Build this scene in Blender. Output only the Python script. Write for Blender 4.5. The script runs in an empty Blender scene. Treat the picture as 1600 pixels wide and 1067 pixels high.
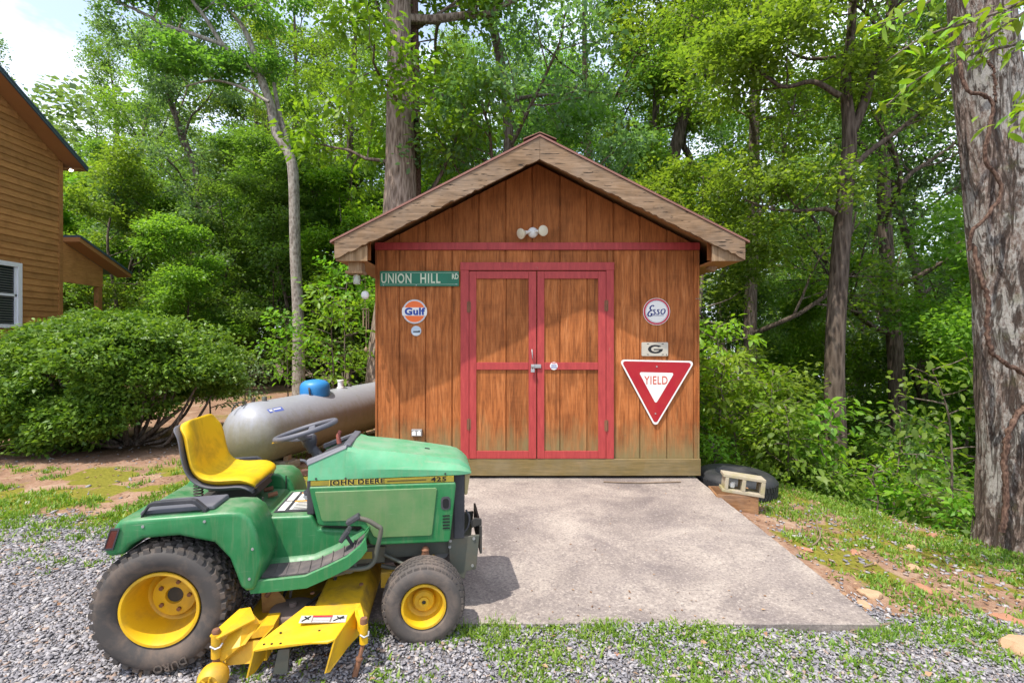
import bpy, math, random
import numpy as np
from mathutils import Vector, Matrix, noise as mnoise

sc = bpy.context.scene
COL = sc.collection
R = math.radians

# ------------------------------------------------------------------ camera, light, exposure
cam_d = bpy.data.cameras.new('camera')
cam_d.lens = 18.0
cam_d.sensor_width = 36.0
cam_d.clip_end = 1000
cam_d.clip_start = 0.05
cam = bpy.data.objects.new('camera', cam_d)
COL.objects.link(cam)
cam.location = (0, 0, 1.67)
cam.rotation_euler = (R(90), 0, 0)
sc.camera = cam

SUN_TO = Vector((-0.31, -0.29, 0.86)).normalized()
sun_d = bpy.data.lights.new('sun', 'SUN')
sun_d.energy = 2.85
sun_d.angle = R(0.6)
sun_d.color = (1.0, 0.94, 0.85)
sun = bpy.data.objects.new('sun', sun_d)
COL.objects.link(sun)
sun.rotation_euler = SUN_TO.to_track_quat('Z', 'Y').to_euler()
sun.location = SUN_TO * 60

world = bpy.data.worlds.new('World')
sc.world = world
world.use_nodes = True
wt = world.node_tree
wt.nodes.clear()
w_out = wt.nodes.new('ShaderNodeOutputWorld')
w_bg = wt.nodes.new('ShaderNodeBackground')
w_sky = wt.nodes.new('ShaderNodeTexSky')
w_sky.sky_type = 'NISHITA'
w_sky.sun_disc = False
w_sky.sun_elevation = math.asin(SUN_TO.z)
w_sky.sun_rotation = math.atan2(SUN_TO.x, SUN_TO.y)
w_sky.air_density = 1.0
w_sky.dust_density = 2.2
w_sky.ozone_density = 1.0
# broken white cloud all over the sky
w_tc = wt.nodes.new('ShaderNodeTexCoord')
w_map = wt.nodes.new('ShaderNodeMapping')
w_map.inputs['Scale'].default_value = (1.0, 1.0, 2.2)
w_n = wt.nodes.new('ShaderNodeTexNoise')
w_n.inputs['Scale'].default_value = 3.2
w_n.inputs['Detail'].default_value = 7
w_n.inputs['Roughness'].default_value = 0.6
w_r = wt.nodes.new('ShaderNodeValToRGB')
w_r.color_ramp.elements[0].position = 0.42
w_r.color_ramp.elements[1].position = 0.62
w_r.color_ramp.elements[0].color = (0.22, 0.22, 0.22, 1)
w_mix = wt.nodes.new('ShaderNodeMixRGB')
w_mix.inputs['Color2'].default_value = (5.2, 5.6, 6.3, 1)
wt.links.new(w_tc.outputs['Generated'], w_map.inputs['Vector'])
wt.links.new(w_map.outputs['Vector'], w_n.inputs['Vector'])
wt.links.new(w_n.outputs['Fac'], w_r.inputs['Fac'])
wt.links.new(w_r.outputs['Color'], w_mix.inputs['Fac'])
wt.links.new(w_sky.outputs['Color'], w_mix.inputs['Color1'])
wt.links.new(w_mix.outputs['Color'], w_bg.inputs['Color'])
w_bg.inputs['Strength'].default_value = 0.15
wt.links.new(w_bg.outputs['Background'], w_out.inputs['Surface'])

sc.view_settings.view_transform = 'Standard'
sc.view_settings.look = 'None'
sc.view_settings.exposure = 1.1
sc.view_settings.gamma = 1.0
sc.view_settings.use_curve_mapping = False
sc.cycles.max_bounces = 6
sc.cycles.diffuse_bounces = 5
sc.cycles.glossy_bounces = 2
sc.cycles.transmission_bounces = 3
sc.cycles.transparent_max_bounces = 4
sc.cycles.caustics_reflective = False
sc.cycles.caustics_refractive = False
sc.cycles.use_denoising = True

# ------------------------------------------------------------------ helpers
def W(px, py, Y):
    """photograph pixel at depth Y -> world point"""
    return ((px - 800) / 800 * Y, Y, 1.67 - (py - 533.5) / 800 * Y)

def tag(o, label=None, cat=None, group=None, kind=None):
    if label: o['label'] = label
    if cat: o['category'] = cat
    if group: o['group'] = group
    if kind: o['kind'] = kind
    return o

def empty(name, loc, label, cat, rz=0.0, group=None):
    o = bpy.data.objects.new(name, None)
    o.empty_display_size = 0.1
    o.location = loc
    o.rotation_euler = (0, 0, rz)
    COL.objects.link(o)
    return tag(o, label, cat, group)

def copy_tree(o, parent=None):
    c = o.copy()
    COL.objects.link(c)
    if parent: c.parent = parent
    for ch in o.children:
        copy_tree(ch, c)
    return c

def np_mesh(name, V, F, k):
    """V (n,3), F (m,k) all faces with k corners"""
    me = bpy.data.meshes.new(name)
    V = np.asarray(V, np.float32); F = np.asarray(F, np.int32)
    me.vertices.add(len(V)); me.vertices.foreach_set('co', V.ravel())
    me.loops.add(F.size); me.loops.foreach_set('vertex_index', F.ravel())
    me.polygons.add(len(F)); me.polygons.foreach_set('loop_start', np.arange(0, F.size, k, dtype=np.int32))
    me.update(calc_edges=True)
    return me

def link(name, me, mat, parent=None, smooth=None, bevel=0.0, segs=2):
    o = bpy.data.objects.new(name, me)
    COL.objects.link(o)
    if mat is not None: me.materials.append(mat)
    if parent is not None: o.parent = parent
    if smooth is not None:
        me.polygons.foreach_set('use_smooth', np.ones(len(me.polygons), dtype=bool))
        if smooth < 180: me.set_sharp_from_angle(angle=R(smooth))
    if bevel:
        b = o.modifiers.new('bevel', 'BEVEL'); b.width = bevel; b.segments = segs; b.limit_method = 'ANGLE'; b.angle_limit = R(35)
    return o

class MB:
    def __init__(s): s.v = []; s.f = []
    def add(s, vs, fs):
        n = len(s.v); s.v += [tuple(p) for p in vs]; s.f += [tuple(i + n for i in f) for f in fs]; return s
    def box(s, x0, x1, y0, y1, z0, z1):
        return s.hexa([(x0,y0,z0),(x1,y0,z0),(x1,y1,z0),(x0,y1,z0),(x0,y0,z1),(x1,y0,z1),(x1,y1,z1),(x0,y1,z1)])
    def hexa(s, p):
        return s.add(p, [(3,2,1,0),(4,5,6,7),(0,1,5,4),(1,2,6,5),(2,3,7,6),(3,0,4,7)])
    def rbox(s, c, size, M):
        """box of a size, turned by a 3x3 matrix, at centre c"""
        a, b, d = size[0]/2, size[1]/2, size[2]/2
        q = [(-a,-b,-d),(a,-b,-d),(a,b,-d),(-a,b,-d),(-a,-b,d),(a,-b,d),(a,b,d),(-a,b,d)]
        return s.hexa([tuple(Vector(c) + M @ Vector(t)) for t in q])
    def prism(s, A, B):
        """closed polygon A (3d points) swept to polygon B"""
        n = len(A)
        fs = [tuple(range(n)), tuple(range(2*n-1, n-1, -1))] + [(i, n+i, n+(i+1) % n, (i+1) % n) for i in range(n)]
        return s.add(list(A)+list(B), fs)
    def xz(s, poly, y0, y1):
        return s.prism([(x, y0, z) for x, z in poly], [(x, y1, z) for x, z in poly])
    def loft(s, rings, cap=True, closed=True):
        n = len(rings[0]); vs = [p for r in rings for p in r]; fs = []
        for k in range(len(rings)-1):
            for i in range(n if closed else n-1):
                j = (i+1) % n
                fs.append((k*n+i, k*n+j, (k+1)*n+j, (k+1)*n+i))
        if cap:
            fs.append(tuple(range(n-1, -1, -1))); b = (len(rings)-1)*n; fs.append(tuple(range(b, b+n)))
        return s.add(vs, fs)
    def tube(s, pts, rad, n=8, cap=True):
        pts = [Vector(p) for p in pts]
        if not hasattr(rad, '__len__'): rad = [rad]*len(pts)
        rings = []; up = None
        for i, p in enumerate(pts):
            t = (pts[min(i+1, len(pts)-1)] - pts[max(i-1, 0)])
            if t.length < 1e-9: t = Vector((0,0,1))
            t.normalize()
            if up is None:
                up = t.orthogonal().normalized()
            else:
                up = (up - t * up.dot(t))
                up = up.normalized() if up.length > 1e-6 else t.orthogonal().normalized()
            b = t.cross(up)
            rings.append([p + (up*math.cos(2*math.pi*k/n) + b*math.sin(2*math.pi*k/n))*rad[i] for k in range(n)])
        return s.loft(rings, cap)
    def lathe(s, prof, c, axis, n=24, cap=False):
        """prof: (radius, distance along axis)"""
        ax = Vector(axis).normalized(); u = ax.orthogonal().normalized(); w = ax.cross(u); c = Vector(c)
        rings = [[c + ax*h + (u*math.cos(2*math.pi*k/n) + w*math.sin(2*math.pi*k/n))*r for k in range(n)] for r, h in prof]
        return s.loft(rings, cap)
    def disc(s, c, axis, r, h, n=24):
        return s.lathe([(r, 0), (r, h)], c, axis, n, True)
    def build(s, name, mat, parent=None, smooth=None, bevel=0.0, segs=2, org=None):
        me = bpy.data.meshes.new(name)
        v = s.v
        if org is not None: v = [(a-org[0], b-org[1], c-org[2]) for a, b, c in v]
        me.from_pydata([tuple(p) for p in v], [], s.f)
        bm_fix(me)
        me.update()
        return link(name, me, mat, parent, smooth, bevel, segs)

import bmesh
def bm_fix(me):
    bm = bmesh.new(); bm.from_mesh(me)
    bmesh.ops.recalc_face_normals(bm, faces=bm.faces)
    bm.to_mesh(me); bm.free()

def spline(pts, n):
    """smooth curve through points, n samples"""
    P = [np.array(p, float) for p in pts]
    P = [2*P[0]-P[1]] + P + [2*P[-1]-P[-2]]
    out = []
    m = len(P)-3
    for i in range(n):
        t = i/(n-1)*m; k = min(int(t), m-1); u = t-k
        a, b, c, d = P[k:k+4]
        out.append(0.5*((2*b)+(-a+c)*u+(2*a-5*b+4*c-d)*u*u+(-a+3*b-3*c+d)*u**3))
    return out

def text_mesh(txt, size, name, mat, parent, M, sx=1.0, bold=0.0, depth=0.001, align='CENTER', space=1.0):
    """lettering as a thin raised mesh; M places its plane (x right, y up)"""
    cu = bpy.data.curves.new('t', 'FONT'); cu.body = txt; cu.size = size; cu.align_x = align; cu.align_y = 'CENTER'
    cu.offset = bold; cu.extrude = depth; cu.resolution_u = 3; cu.space_character = space
    o = bpy.data.objects.new('t', cu); COL.objects.link(o)
    bpy.context.view_layer.update()
    me = bpy.data.meshes.new_from_object(o.evaluated_get(bpy.context.evaluated_depsgraph_get()))
    bpy.data.objects.remove(o)
    me.materials.clear()
    me.transform(M @ Matrix.Diagonal((sx, 1, 1, 1)))
    return link(name, me, mat, parent)

# -------- numpy value noise
_rs = np.random.RandomState(5)
_tab = _rs.rand(256, 256)
def vnoise(x, y, sc_=1.0, seed=0):
    x = np.asarray(x)*sc_ + seed*17.31; y = np.asarray(y)*sc_ + seed*9.77
    xi = np.floor(x).astype(int); yi = np.floor(y).astype(int); fx = x-xi; fy = y-yi
    fx = fx*fx*(3-2*fx); fy = fy*fy*(3-2*fy)
    g = lambda a, b: _tab[a & 255, b & 255]
    return (g(xi,yi)*(1-fx)+g(xi+1,yi)*fx)*(1-fy)+(g(xi,yi+1)*(1-fx)+g(xi+1,yi+1)*fx)*fy
def fbm(x, y, sc_=1.0, seed=0, octv=4):
    r = 0; a = 0.5; t = 0
    for k in range(octv):
        r = r + a*vnoise(x, y, sc_*2**k, seed+k); t += a; a *= 0.5
    return r/t
def sstep(a, b, x):
    t = np.clip((np.asarray(x, float)-a)/(b-a), 0, 1); return t*t*(3-2*t)

# ------------------------------------------------------------------ materials
class NT:
    """a small wrapper for building node materials"""
    def __init__(s, name):
        s.m = bpy.data.materials.new(name); s.m.use_nodes = True; s.t = s.m.node_tree; s.t.nodes.clear()
        s.out = s.n('ShaderNodeOutputMaterial')
    def n(s, kind, **kw):
        nd = s.t.nodes.new(kind)
        for k, v in kw.items(): setattr(nd, k, v)
        return nd
    def set(s, sock, v):
        if isinstance(v, bpy.types.NodeSocket): s.t.links.new(v, sock)
        elif isinstance(v, (tuple, list)) and len(v) == 3 and sock.type == 'RGBA': sock.default_value = (*v, 1)
        else: sock.default_value = v
    def coord(s, kind='Object', scale=(1,1,1), rot=(0,0,0)):
        if kind == 'World': o = s.n('ShaderNodeNewGeometry').outputs['Position']
        else: o = s.n('ShaderNodeTexCoord').outputs[kind]
        mp = s.n('ShaderNodeMapping'); s.set(mp.inputs['Vector'], o)
        mp.inputs['Scale'].default_value = scale; mp.inputs['Rotation'].default_value = rot
        return mp.outputs['Vector']
    def noise(s, vec, scale=5, detail=4, rough=0.55, dist=0.0):
        nd = s.n('ShaderNodeTexNoise'); s.set(nd.inputs['Vector'], vec)
        nd.inputs['Scale'].default_value = scale; nd.inputs['Detail'].default_value = detail
        nd.inputs['Roughness'].default_value = rough; nd.inputs['Distortion'].default_value = dist
        return nd.outputs['Fac']
    def vor(s, vec, scale=5, feature='F1', out='Distance'):
        nd = s.n('ShaderNodeTexVoronoi', feature=feature); s.set(nd.inputs['Vector'], vec); nd.inputs['Scale'].default_value = scale
        return nd.outputs[out]
    def wave(s, vec, scale=5, dist=2, direction='X', detail=2, dscale=1.0):
        nd = s.n('ShaderNodeTexWave', bands_direction=direction); s.set(nd.inputs['Vector'], vec)
        nd.inputs['Scale'].default_value = scale; nd.inputs['Distortion'].default_value = dist; nd.inputs['Detail'].default_value = detail
        nd.inputs['Detail Scale'].default_value = dscale
        return nd.outputs['Fac']
    def ramp(s, fac, stops):
        nd = s.n('ShaderNodeValToRGB'); s.set(nd.inputs['Fac'], fac); el = nd.color_ramp.elements
        while len(el) < len(stops): el.new(0.5)
        for e, (p, c) in zip(el, stops):
            e.position = p; e.color = (*c, 1) if hasattr(c, '__len__') else (c, c, c, 1)
        return nd.outputs['Color']
    def mix(s, fac, a, b, mode='MIX'):
        nd = s.n('ShaderNodeMixRGB', blend_type=mode); s.set(nd.inputs['Fac'], fac); s.set(nd.inputs['Color1'], a); s.set(nd.inputs['Color2'], b)
        return nd.outputs['Color']
    def math(s, op, a, b=0.0, clamp=False):
        nd = s.n('ShaderNodeMath', operation=op, use_clamp=clamp); s.set(nd.inputs[0], a); s.set(nd.inputs[1], b)
        return nd.outputs[0]
    def bump(s, h, strength=0.5, dist=0.01, normal=None):
        nd = s.n('ShaderNodeBump'); s.set(nd.inputs['Height'], h); nd.inputs['Strength'].default_value = strength; nd.inputs['Distance'].default_value = dist
        if normal is not None: s.set(nd.inputs['Normal'], normal)
        return nd.outputs['Normal']
    def worldz(s):
        g = s.n('ShaderNodeNewGeometry'); x = s.n('ShaderNodeSeparateXYZ'); s.set(x.inputs[0], g.outputs['Position']); return x.outputs['Z']
    def bsdf(s, col, rough=0.6, normal=None, metal=0.0, spec=0.4, coat=0.0):
        b = s.n('ShaderNodeBsdfPrincipled'); s.set(b.inputs['Base Color'], col); s.set(b.inputs['Roughness'], rough)
        b.inputs['Metallic'].default_value = metal; b.inputs['Specular IOR Level'].default_value = spec
        b.inputs['Coat Weight'].default_value = coat
        if normal is not None: s.set(b.inputs['Normal'], normal)
        return b.outputs[0]
    def done(s, sh):
        s.t.links.new(sh, s.out.inputs['Surface']); return s.m

def simple(name, col, rough=0.6, metal=0.0, var=0.12, scale=8.0, bump=0.0, dirt=None, dirt_amt=0.5, spec=0.4, coat=0.0, dscale=None):
    """paint, plastic or metal with mottling, optional dirt patches and fine relief"""
    t = NT(name); v = t.coord('Object')
    n1 = t.noise(v, scale, 5, 0.6)
    c = t.mix(n1, tuple(x*(1-var) for x in col), tuple(min(1, x*(1+var)) for x in col))
    rg = t.math('ADD', t.math('MULTIPLY', n1, 0.2), rough-0.1)
    if dirt is not None:
        n2 = t.noise(v, dscale or scale*0.7, 7, 0.68, 0.4)
        f = t.ramp(n2, [(0.45, 0.0), (0.72, dirt_amt)])
        c = t.mix(f, c, dirt)
        rg = t.math('ADD', rg, t.math('MULTIPLY', f, 0.3), True)
    nm = t.bump(t.noise(v, scale*18, 4), bump, 0.003) if bump else None
    return t.done(t.bsdf(c, rg, nm, metal, spec, coat))

M = {}
def wood(name, c_dark, c_mid, c_light, axis='Z', grey=0.0, algae=False, rough=0.8, knots=True, saw=True, cracks=False):
    """stained timber: grain runs along axis"""
    t = NT(name)
    st = {'Z': (9, 9, 0.7), 'X': (0.7, 9, 9), 'Y': (9, 0.7, 9)}[axis]
    v = t.coord('World', st)
    vw = t.coord('World')
    rnd = t.n('ShaderNodeObjectInfo').outputs['Random']
    off = t.n('ShaderNodeVectorMath', operation='ADD'); t.set(off.inputs[0], v)
    cmb = t.n('ShaderNodeCombineXYZ'); m7 = t.math('MULTIPLY', rnd, 37.0)
    for i in range(3): t.set(cmb.inputs[i], m7)
    t.set(off.inputs[1], cmb.outputs[0]); v = off.outputs[0]
    g1 = t.noise(v, 2.2, 6, 0.62, 1.4)
    g2 = t.noise(v, 9.0, 4, 0.6, 0.4)
    c = t.ramp(g1, [(0.30, c_dark), (0.50, c_mid), (0.72, c_light)])
    c = t.mix(t.ramp(g2, [(0.36, 0.42), (0.55, 0.0)]), c, tuple(x*0.55 for x in c_dark))
    big = t.noise(vw, 2.6, 3, 0.6)
    c = t.mix(t.ramp(big, [(0.50, 0.0), (0.68, 0.45)]), c, tuple(x*0.6 for x in c_dark))
    br = t.math('ADD', t.math('MULTIPLY', rnd, 0.30), 0.85)
    hs = t.n('ShaderNodeHueSaturation'); t.set(hs.inputs['Value'], br); t.set(hs.inputs['Color'], c); c = hs.outputs['Color']
    h = g2
    if saw:
        sv = t.coord('World', (0.5, 0.5, 26) if axis == 'Z' else (26, 0.5, 0.5))
        sw = t.noise(sv, 3.0, 3, 0.6)
        c = t.mix(t.ramp(sw, [(0.52, 0.0), (0.75, 0.13)]), c, c_light)
        h = t.math('ADD', g2, t.math('MULTIPLY', sw, 0.6))
    if grey:
        gn = t.noise(vw, 3.1, 5, 0.65)
        c = t.mix(t.ramp(gn, [(0.4, 0.0), (0.7, grey)]), c, (0.30, 0.26, 0.22))
    if algae:
        z = t.worldz()
        gz = t.math('ADD', z, t.math('MULTIPLY', t.noise(t.coord('World', (5, 5, 1.2)), 2.0, 5, 0.65), 0.9))
        a = t.ramp(t.math('MULTIPLY', gz, 0.5), [(0.40, float(algae)), (0.62, 0.0)])
        c = t.mix(a, c, (0.20, 0.17, 0.075))
    if cracks:
        cv = t.coord('World', (2.6, 5.0, 21.0))
        cr = t.noise(cv, 2.2, 3, 0.5, 0.3)
        cm = t.ramp(cr, [(0.355, 1.0), (0.375, 0.0)])
        c = t.mix(cm, c, (0.035, 0.024, 0.016))
        h = t.math('SUBTRACT', h, t.math('MULTIPLY', cm, 2.0))
    nm = t.bump(h, 0.5, 0.004)
    return t.done(t.bsdf(c, rough, nm, 0, 0.25))

M['siding'] = wood('shed_siding', (0.185, 0.056, 0.016), (0.37, 0.118, 0.032), (0.50, 0.19, 0.066), algae=0.85)
M['gable'] = wood('shed_gable_siding', (0.23, 0.074, 0.020), (0.37, 0.122, 0.033), (0.46, 0.168, 0.052))
M['fascia'] = wood('weathered_fascia', (0.15, 0.090, 0.048), (0.27, 0.168, 0.094), (0.37, 0.245, 0.150), 'X', grey=0.30, saw=False, cracks=True)
M['base'] = wood('base_board', (0.12, 0.075, 0.025), (0.22, 0.135, 0.045), (0.32, 0.20, 0.085), 'X', algae=0.38, saw=False, grey=0.3)
M['raw_wood'] = wood('bare_wood', (0.22, 0.13, 0.06), (0.34, 0.21, 0.11), (0.44, 0.30, 0.17), saw=False, grey=0.3)
M['crate'] = wood('crate_wood', (0.20, 0.09, 0.035), (0.33, 0.16, 0.065), (0.42, 0.24, 0.11), 'X', saw=False, grey=0.25)
M['dark_wood'] = wood('dark_wood', (0.06, 0.035, 0.02), (0.11, 0.065, 0.035), (0.16, 0.10, 0.06), 'X', saw=False)
M['house'] = wood('house_clapboard', (0.36, 0.165, 0.052), (0.44, 0.21, 0.07), (0.50, 0.25, 0.09), 'Y', saw=False, rough=0.7)

def redpaint():
    t = NT('red_paint'); v = t.coord('World')
    n = t.noise(t.coord('World', (10, 10, 1.5)), 3, 6, 0.65)
    c = t.ramp(n, [(0.3, (0.30, 0.034, 0.034)), (0.6, (0.41, 0.052, 0.048)), (0.8, (0.48, 0.095, 0.08))])
    chips = t.ramp(t.noise(v, 16, 6, 0.7), [(0.68, 0.0), (0.72, 0.7)])
    c = t.mix(chips, c, (0.33, 0.20, 0.13))
    nm = t.bump(n, 0.35, 0.003)
    return t.done(t.bsdf(c, 0.55, nm, 0, 0.35))
M['red'] = redpaint()

def greenpaint(name, col, fade, amt, rough, lo=0.35, hi=0.7):
    t = NT(name); v = t.coord('Object')
    n = t.noise(v, 5.5, 6, 0.62); n2 = t.noise(v, 34, 5, 0.7); st = t.noise(t.coord('Object', (14, 14, 1.5)), 3, 5, 0.65)
    c = t.mix(t.ramp(n, [(lo, 0.0), (hi, amt)]), col, fade)
    c = t.mix(t.ramp(st, [(0.5, 0.0), (0.75, 0.28)]), c, (0.23, 0.22, 0.13))
    c = t.mix(t.ramp(n2, [(0.60, 0.0), (0.72, 0.4)]), c, tuple(x*0.72 for x in fade))
    g = t.n('ShaderNodeNewGeometry'); sx = t.n('ShaderNodeSeparateXYZ'); t.set(sx.inputs[0], g.outputs['Normal'])
    du = t.math('MULTIPLY', t.ramp(sx.outputs['Z'], [(0.55, 0.0), (1.0, 0.5)]), t.ramp(t.noise(v, 9, 7, 0.72), [(0.40, 0.1), (0.62, 1.0)]))
    c = t.mix(du, c, (0.27, 0.27, 0.20))
    scr = t.noise(t.coord('Object', (3, 30, 60)), 2.5, 3, 0.6)
    c = t.mix(t.ramp(scr, [(0.66, 0.0), (0.70, 0.35)]), c, (0.24, 0.28, 0.20))
    rg = t.math('ADD', t.math('MULTIPLY', n2, 0.25), rough)
    rg = t.math('ADD', rg, t.math('MULTIPLY', du, 0.4), True)
    return t.done(t.bsdf(c, rg, t.bump(n2, 0.06, 0.002), 0, 0.42, 0.0))
M['green'] = greenpaint('green_body_paint', (0.012, 0.150, 0.042), (0.055, 0.22, 0.090), 0.6, 0.26)
M['green_faded'] = greenpaint('sun_faded_green', (0.065, 0.285, 0.13), (0.125, 0.36, 0.20), 0.9, 0.32)
M['green_dust'] = greenpaint('dusty_green', (0.075, 0.20, 0.065), (0.155, 0.235, 0.095), 1.0, 0.42)
M['yellow'] = simple('yellow_paint', (0.68, 0.40, 0.012), 0.42, 0, 0.10, 5, 0.05, (0.26, 0.15, 0.05), 0.65)
M['yellow_dirty'] = simple('dirty_yellow_paint', (0.60, 0.35, 0.014), 0.5, 0, 0.15, 5, 0.12, (0.17, 0.105, 0.05), 0.95, dscale=4.5)
M['seat_yellow'] = simple('seat_vinyl', (0.70, 0.43, 0.010), 0.42, 0, 0.05, 4, 0.04, (0.17, 0.12, 0.02), 0.7, dscale=4.5)
M['black'] = simple('black_plastic', (0.040, 0.040, 0.046), 0.5, 0, 0.3, 9, 0.05, (0.14, 0.13, 0.13), 0.35)
M['grey_plastic'] = simple('grey_plastic', (0.105, 0.105, 0.125), 0.5, 0, 0.15, 9, 0.05, (0.2, 0.19, 0.19), 0.3)
M['dark'] = simple('dark_steel', (0.035, 0.032, 0.028), 0.65, 0, 0.3, 9, 0.1, (0.12, 0.085, 0.055), 0.6)
M['steel'] = simple('olive_grey_steel', (0.10, 0.105, 0.085), 0.55, 0.2, 0.25, 9, 0.06, (0.16, 0.12, 0.08), 0.6)
M['rust'] = simple('rusty_steel', (0.21, 0.095, 0.05), 0.8, 0, 0.3, 16, 0.3, (0.10, 0.05, 0.03), 0.6)
M['rubber'] = simple('dusty_rubber', (0.058, 0.051, 0.047), 0.75, 0, 0.2, 14, 0.12, (0.19, 0.135, 0.10), 0.75, dscale=7)
M['rubber_front'] = simple('worn_rubber', (0.075, 0.064, 0.058), 0.78, 0, 0.2, 14, 0.12, (0.20, 0.15, 0.12), 0.75, dscale=7)
M['rubber_black'] = simple('black_rubber', (0.022, 0.023, 0.025), 0.6, 0, 0.25, 10, 0.1, (0.07, 0.065, 0.06), 0.4)
M['mat'] = simple('rubber_mat', (0.085, 0.072, 0.075), 0.8, 0, 0.25, 12, 0.1, (0.22, 0.18, 0.16), 0.6)
M['zinc'] = simple('zinc', (0.45, 0.45, 0.45), 0.4, 0.7, 0.15, 20, 0.0, (0.2, 0.17, 0.14), 0.4)
M['white'] = simple('white_paint', (0.78, 0.77, 0.74), 0.5, 0, 0.05, 6, 0.0, (0.5, 0.46, 0.4), 0.35)
M['white_trim'] = simple('white_window_trim', (0.72, 0.74, 0.78), 0.5, 0, 0.04, 6)
M['bulb'] = simple('lamp_glass_cream', (0.66, 0.60, 0.45), 0.3, 0, 0.06, 9, 0, (0.4, 0.33, 0.2), 0.4)
M['amber'] = simple('dirty_headlight_lens', (0.34, 0.27, 0.13), 0.3, 0, 0.1, 9)
M['tail'] = simple('tail_lens', (0.11, 0.025, 0.018), 0.25, 0, 0.2, 9, 0, (0.16, 0.10, 0.06), 0.5)
M['sign_green'] = simple('sign_green', (0.004, 0.15, 0.080), 0.4, 0, 0.08, 6, 0, (0.02, 0.09, 0.05), 0.5)
M['sign_letter'] = simple('sign_letters', (0.56, 0.62, 0.46), 0.5, 0, 0.1, 9, 0, (0.35, 0.36, 0.25), 0.5)
M['sign_white'] = simple('sign_white', (0.74, 0.73, 0.70), 0.45, 0, 0.05, 6, 0, (0.55, 0.52, 0.46), 0.3)
M['label'] = simple('scuffed_label', (0.50, 0.48, 0.44), 0.5, 0, 0.08, 9, 0, (0.3, 0.25, 0.18), 0.6)
M['sign_red'] = simple('sign_red', (0.36, 0.008, 0.018), 0.35, 0, 0.12, 5, 0, (0.42, 0.05, 0.02), 0.4)
M['yield_letter'] = simple('yield_letters', (0.52, 0.10, 0.06), 0.5)
M['orange'] = simple('badge_orange', (0.80, 0.15, 0.025), 0.35, 0, 0.04)
M['blue'] = simple('badge_blue', (0.012, 0.045, 0.27), 0.4, 0, 0.1)
M['navy'] = simple('badge_navy', (0.012, 0.018, 0.15), 0.4, 0, 0.1)
M['badge_red'] = simple('badge_red', (0.48, 0.018, 0.045), 0.4, 0, 0.06)
M['pale_blue'] = simple('pale_blue_print', (0.44, 0.52, 0.60), 0.4, 0, 0.15)
M['plate'] = simple('plate_beige', (0.50, 0.46, 0.38), 0.4, 0.2, 0.06, 6, 0, (0.36, 0.32, 0.25), 0.4)
M['ink'] = simple('black_ink', (0.012, 0.012, 0.013), 0.4, 0, 0.1)
M['stripe'] = simple('gold_stripe', (0.30, 0.235, 0.03), 0.45, 0, 0.15, 12, 0, (0.10, 0.09, 0.03), 0.6)
M['gold'] = simple('gold_letter_outline', (0.46, 0.36, 0.06), 0.45)
M['decal_orange'] = simple('decal_orange', (0.75, 0.30, 0.04), 0.45)
M['tankpaint'] = None
M['dome'] = simple('blue_lid', (0.030, 0.21, 0.50), 0.42, 0, 0.1, 5, 0.0, (0.06, 0.2, 0.36), 0.5)
M['roof_metal'] = simple('red_brown_roof_metal', (0.25, 0.115, 0.085), 0.45, 0.3, 0.15, 6)
M['house_roof'] = simple('blue_grey_roof_metal', (0.085, 0.125, 0.17), 0.4, 0.3, 0.1, 4)
M['soffit'] = simple('brown_soffit', (0.36, 0.165, 0.06), 0.7, 0, 0.15, 4)
M['blind'] = simple('window_blind', (0.12, 0.12, 0.11), 0.7, 0, 0.1)
M['block'] = simple('mossy_concrete_block', (0.36, 0.31, 0.23), 0.9, 0, 0.15, 14, 0.5, (0.25, 0.23, 0.06), 0.95, dscale=5)
M['brick'] = simple('old_dark_brick', (0.12, 0.06, 0.045), 0.9, 0, 0.3, 12, 0.3, (0.05, 0.04, 0.03), 0.6)
M['twig'] = simple('grey_twig', (0.20, 0.145, 0.10), 0.9, 0, 0.3, 20, 0.2)
M['chime'] = simple('chime_wood', (0.24, 0.16, 0.09), 0.7, 0, 0.2, 20)
M['rock'] = simple('tan_rock', (0.42, 0.27, 0.16), 0.9, 0, 0.25, 7, 0.5, (0.24, 0.12, 0.07), 0.7)
M['rock_red'] = simple('red_rock', (0.36, 0.17, 0.10), 0.9, 0, 0.25, 9, 0.5, (0.20, 0.12, 0.09), 0.7)

def tank_paint():
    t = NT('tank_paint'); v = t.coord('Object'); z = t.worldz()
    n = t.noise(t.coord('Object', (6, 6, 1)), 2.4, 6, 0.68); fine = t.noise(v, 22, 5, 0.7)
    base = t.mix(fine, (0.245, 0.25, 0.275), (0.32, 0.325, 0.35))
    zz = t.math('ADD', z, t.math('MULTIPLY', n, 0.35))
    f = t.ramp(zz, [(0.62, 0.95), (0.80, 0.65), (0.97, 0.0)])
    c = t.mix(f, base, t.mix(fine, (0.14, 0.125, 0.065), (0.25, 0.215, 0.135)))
    c = t.mix(t.ramp(t.noise(v, 9, 6, 0.75), [(0.60, 0.0), (0.70, 0.45)]), c, (0.20, 0.19, 0.07))
    return t.done(t.bsdf(c, 0.42, t.bump(fine, 0.05, 0.002), 0.0, 0.45))
M['tankpaint'] = tank_paint()

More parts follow.
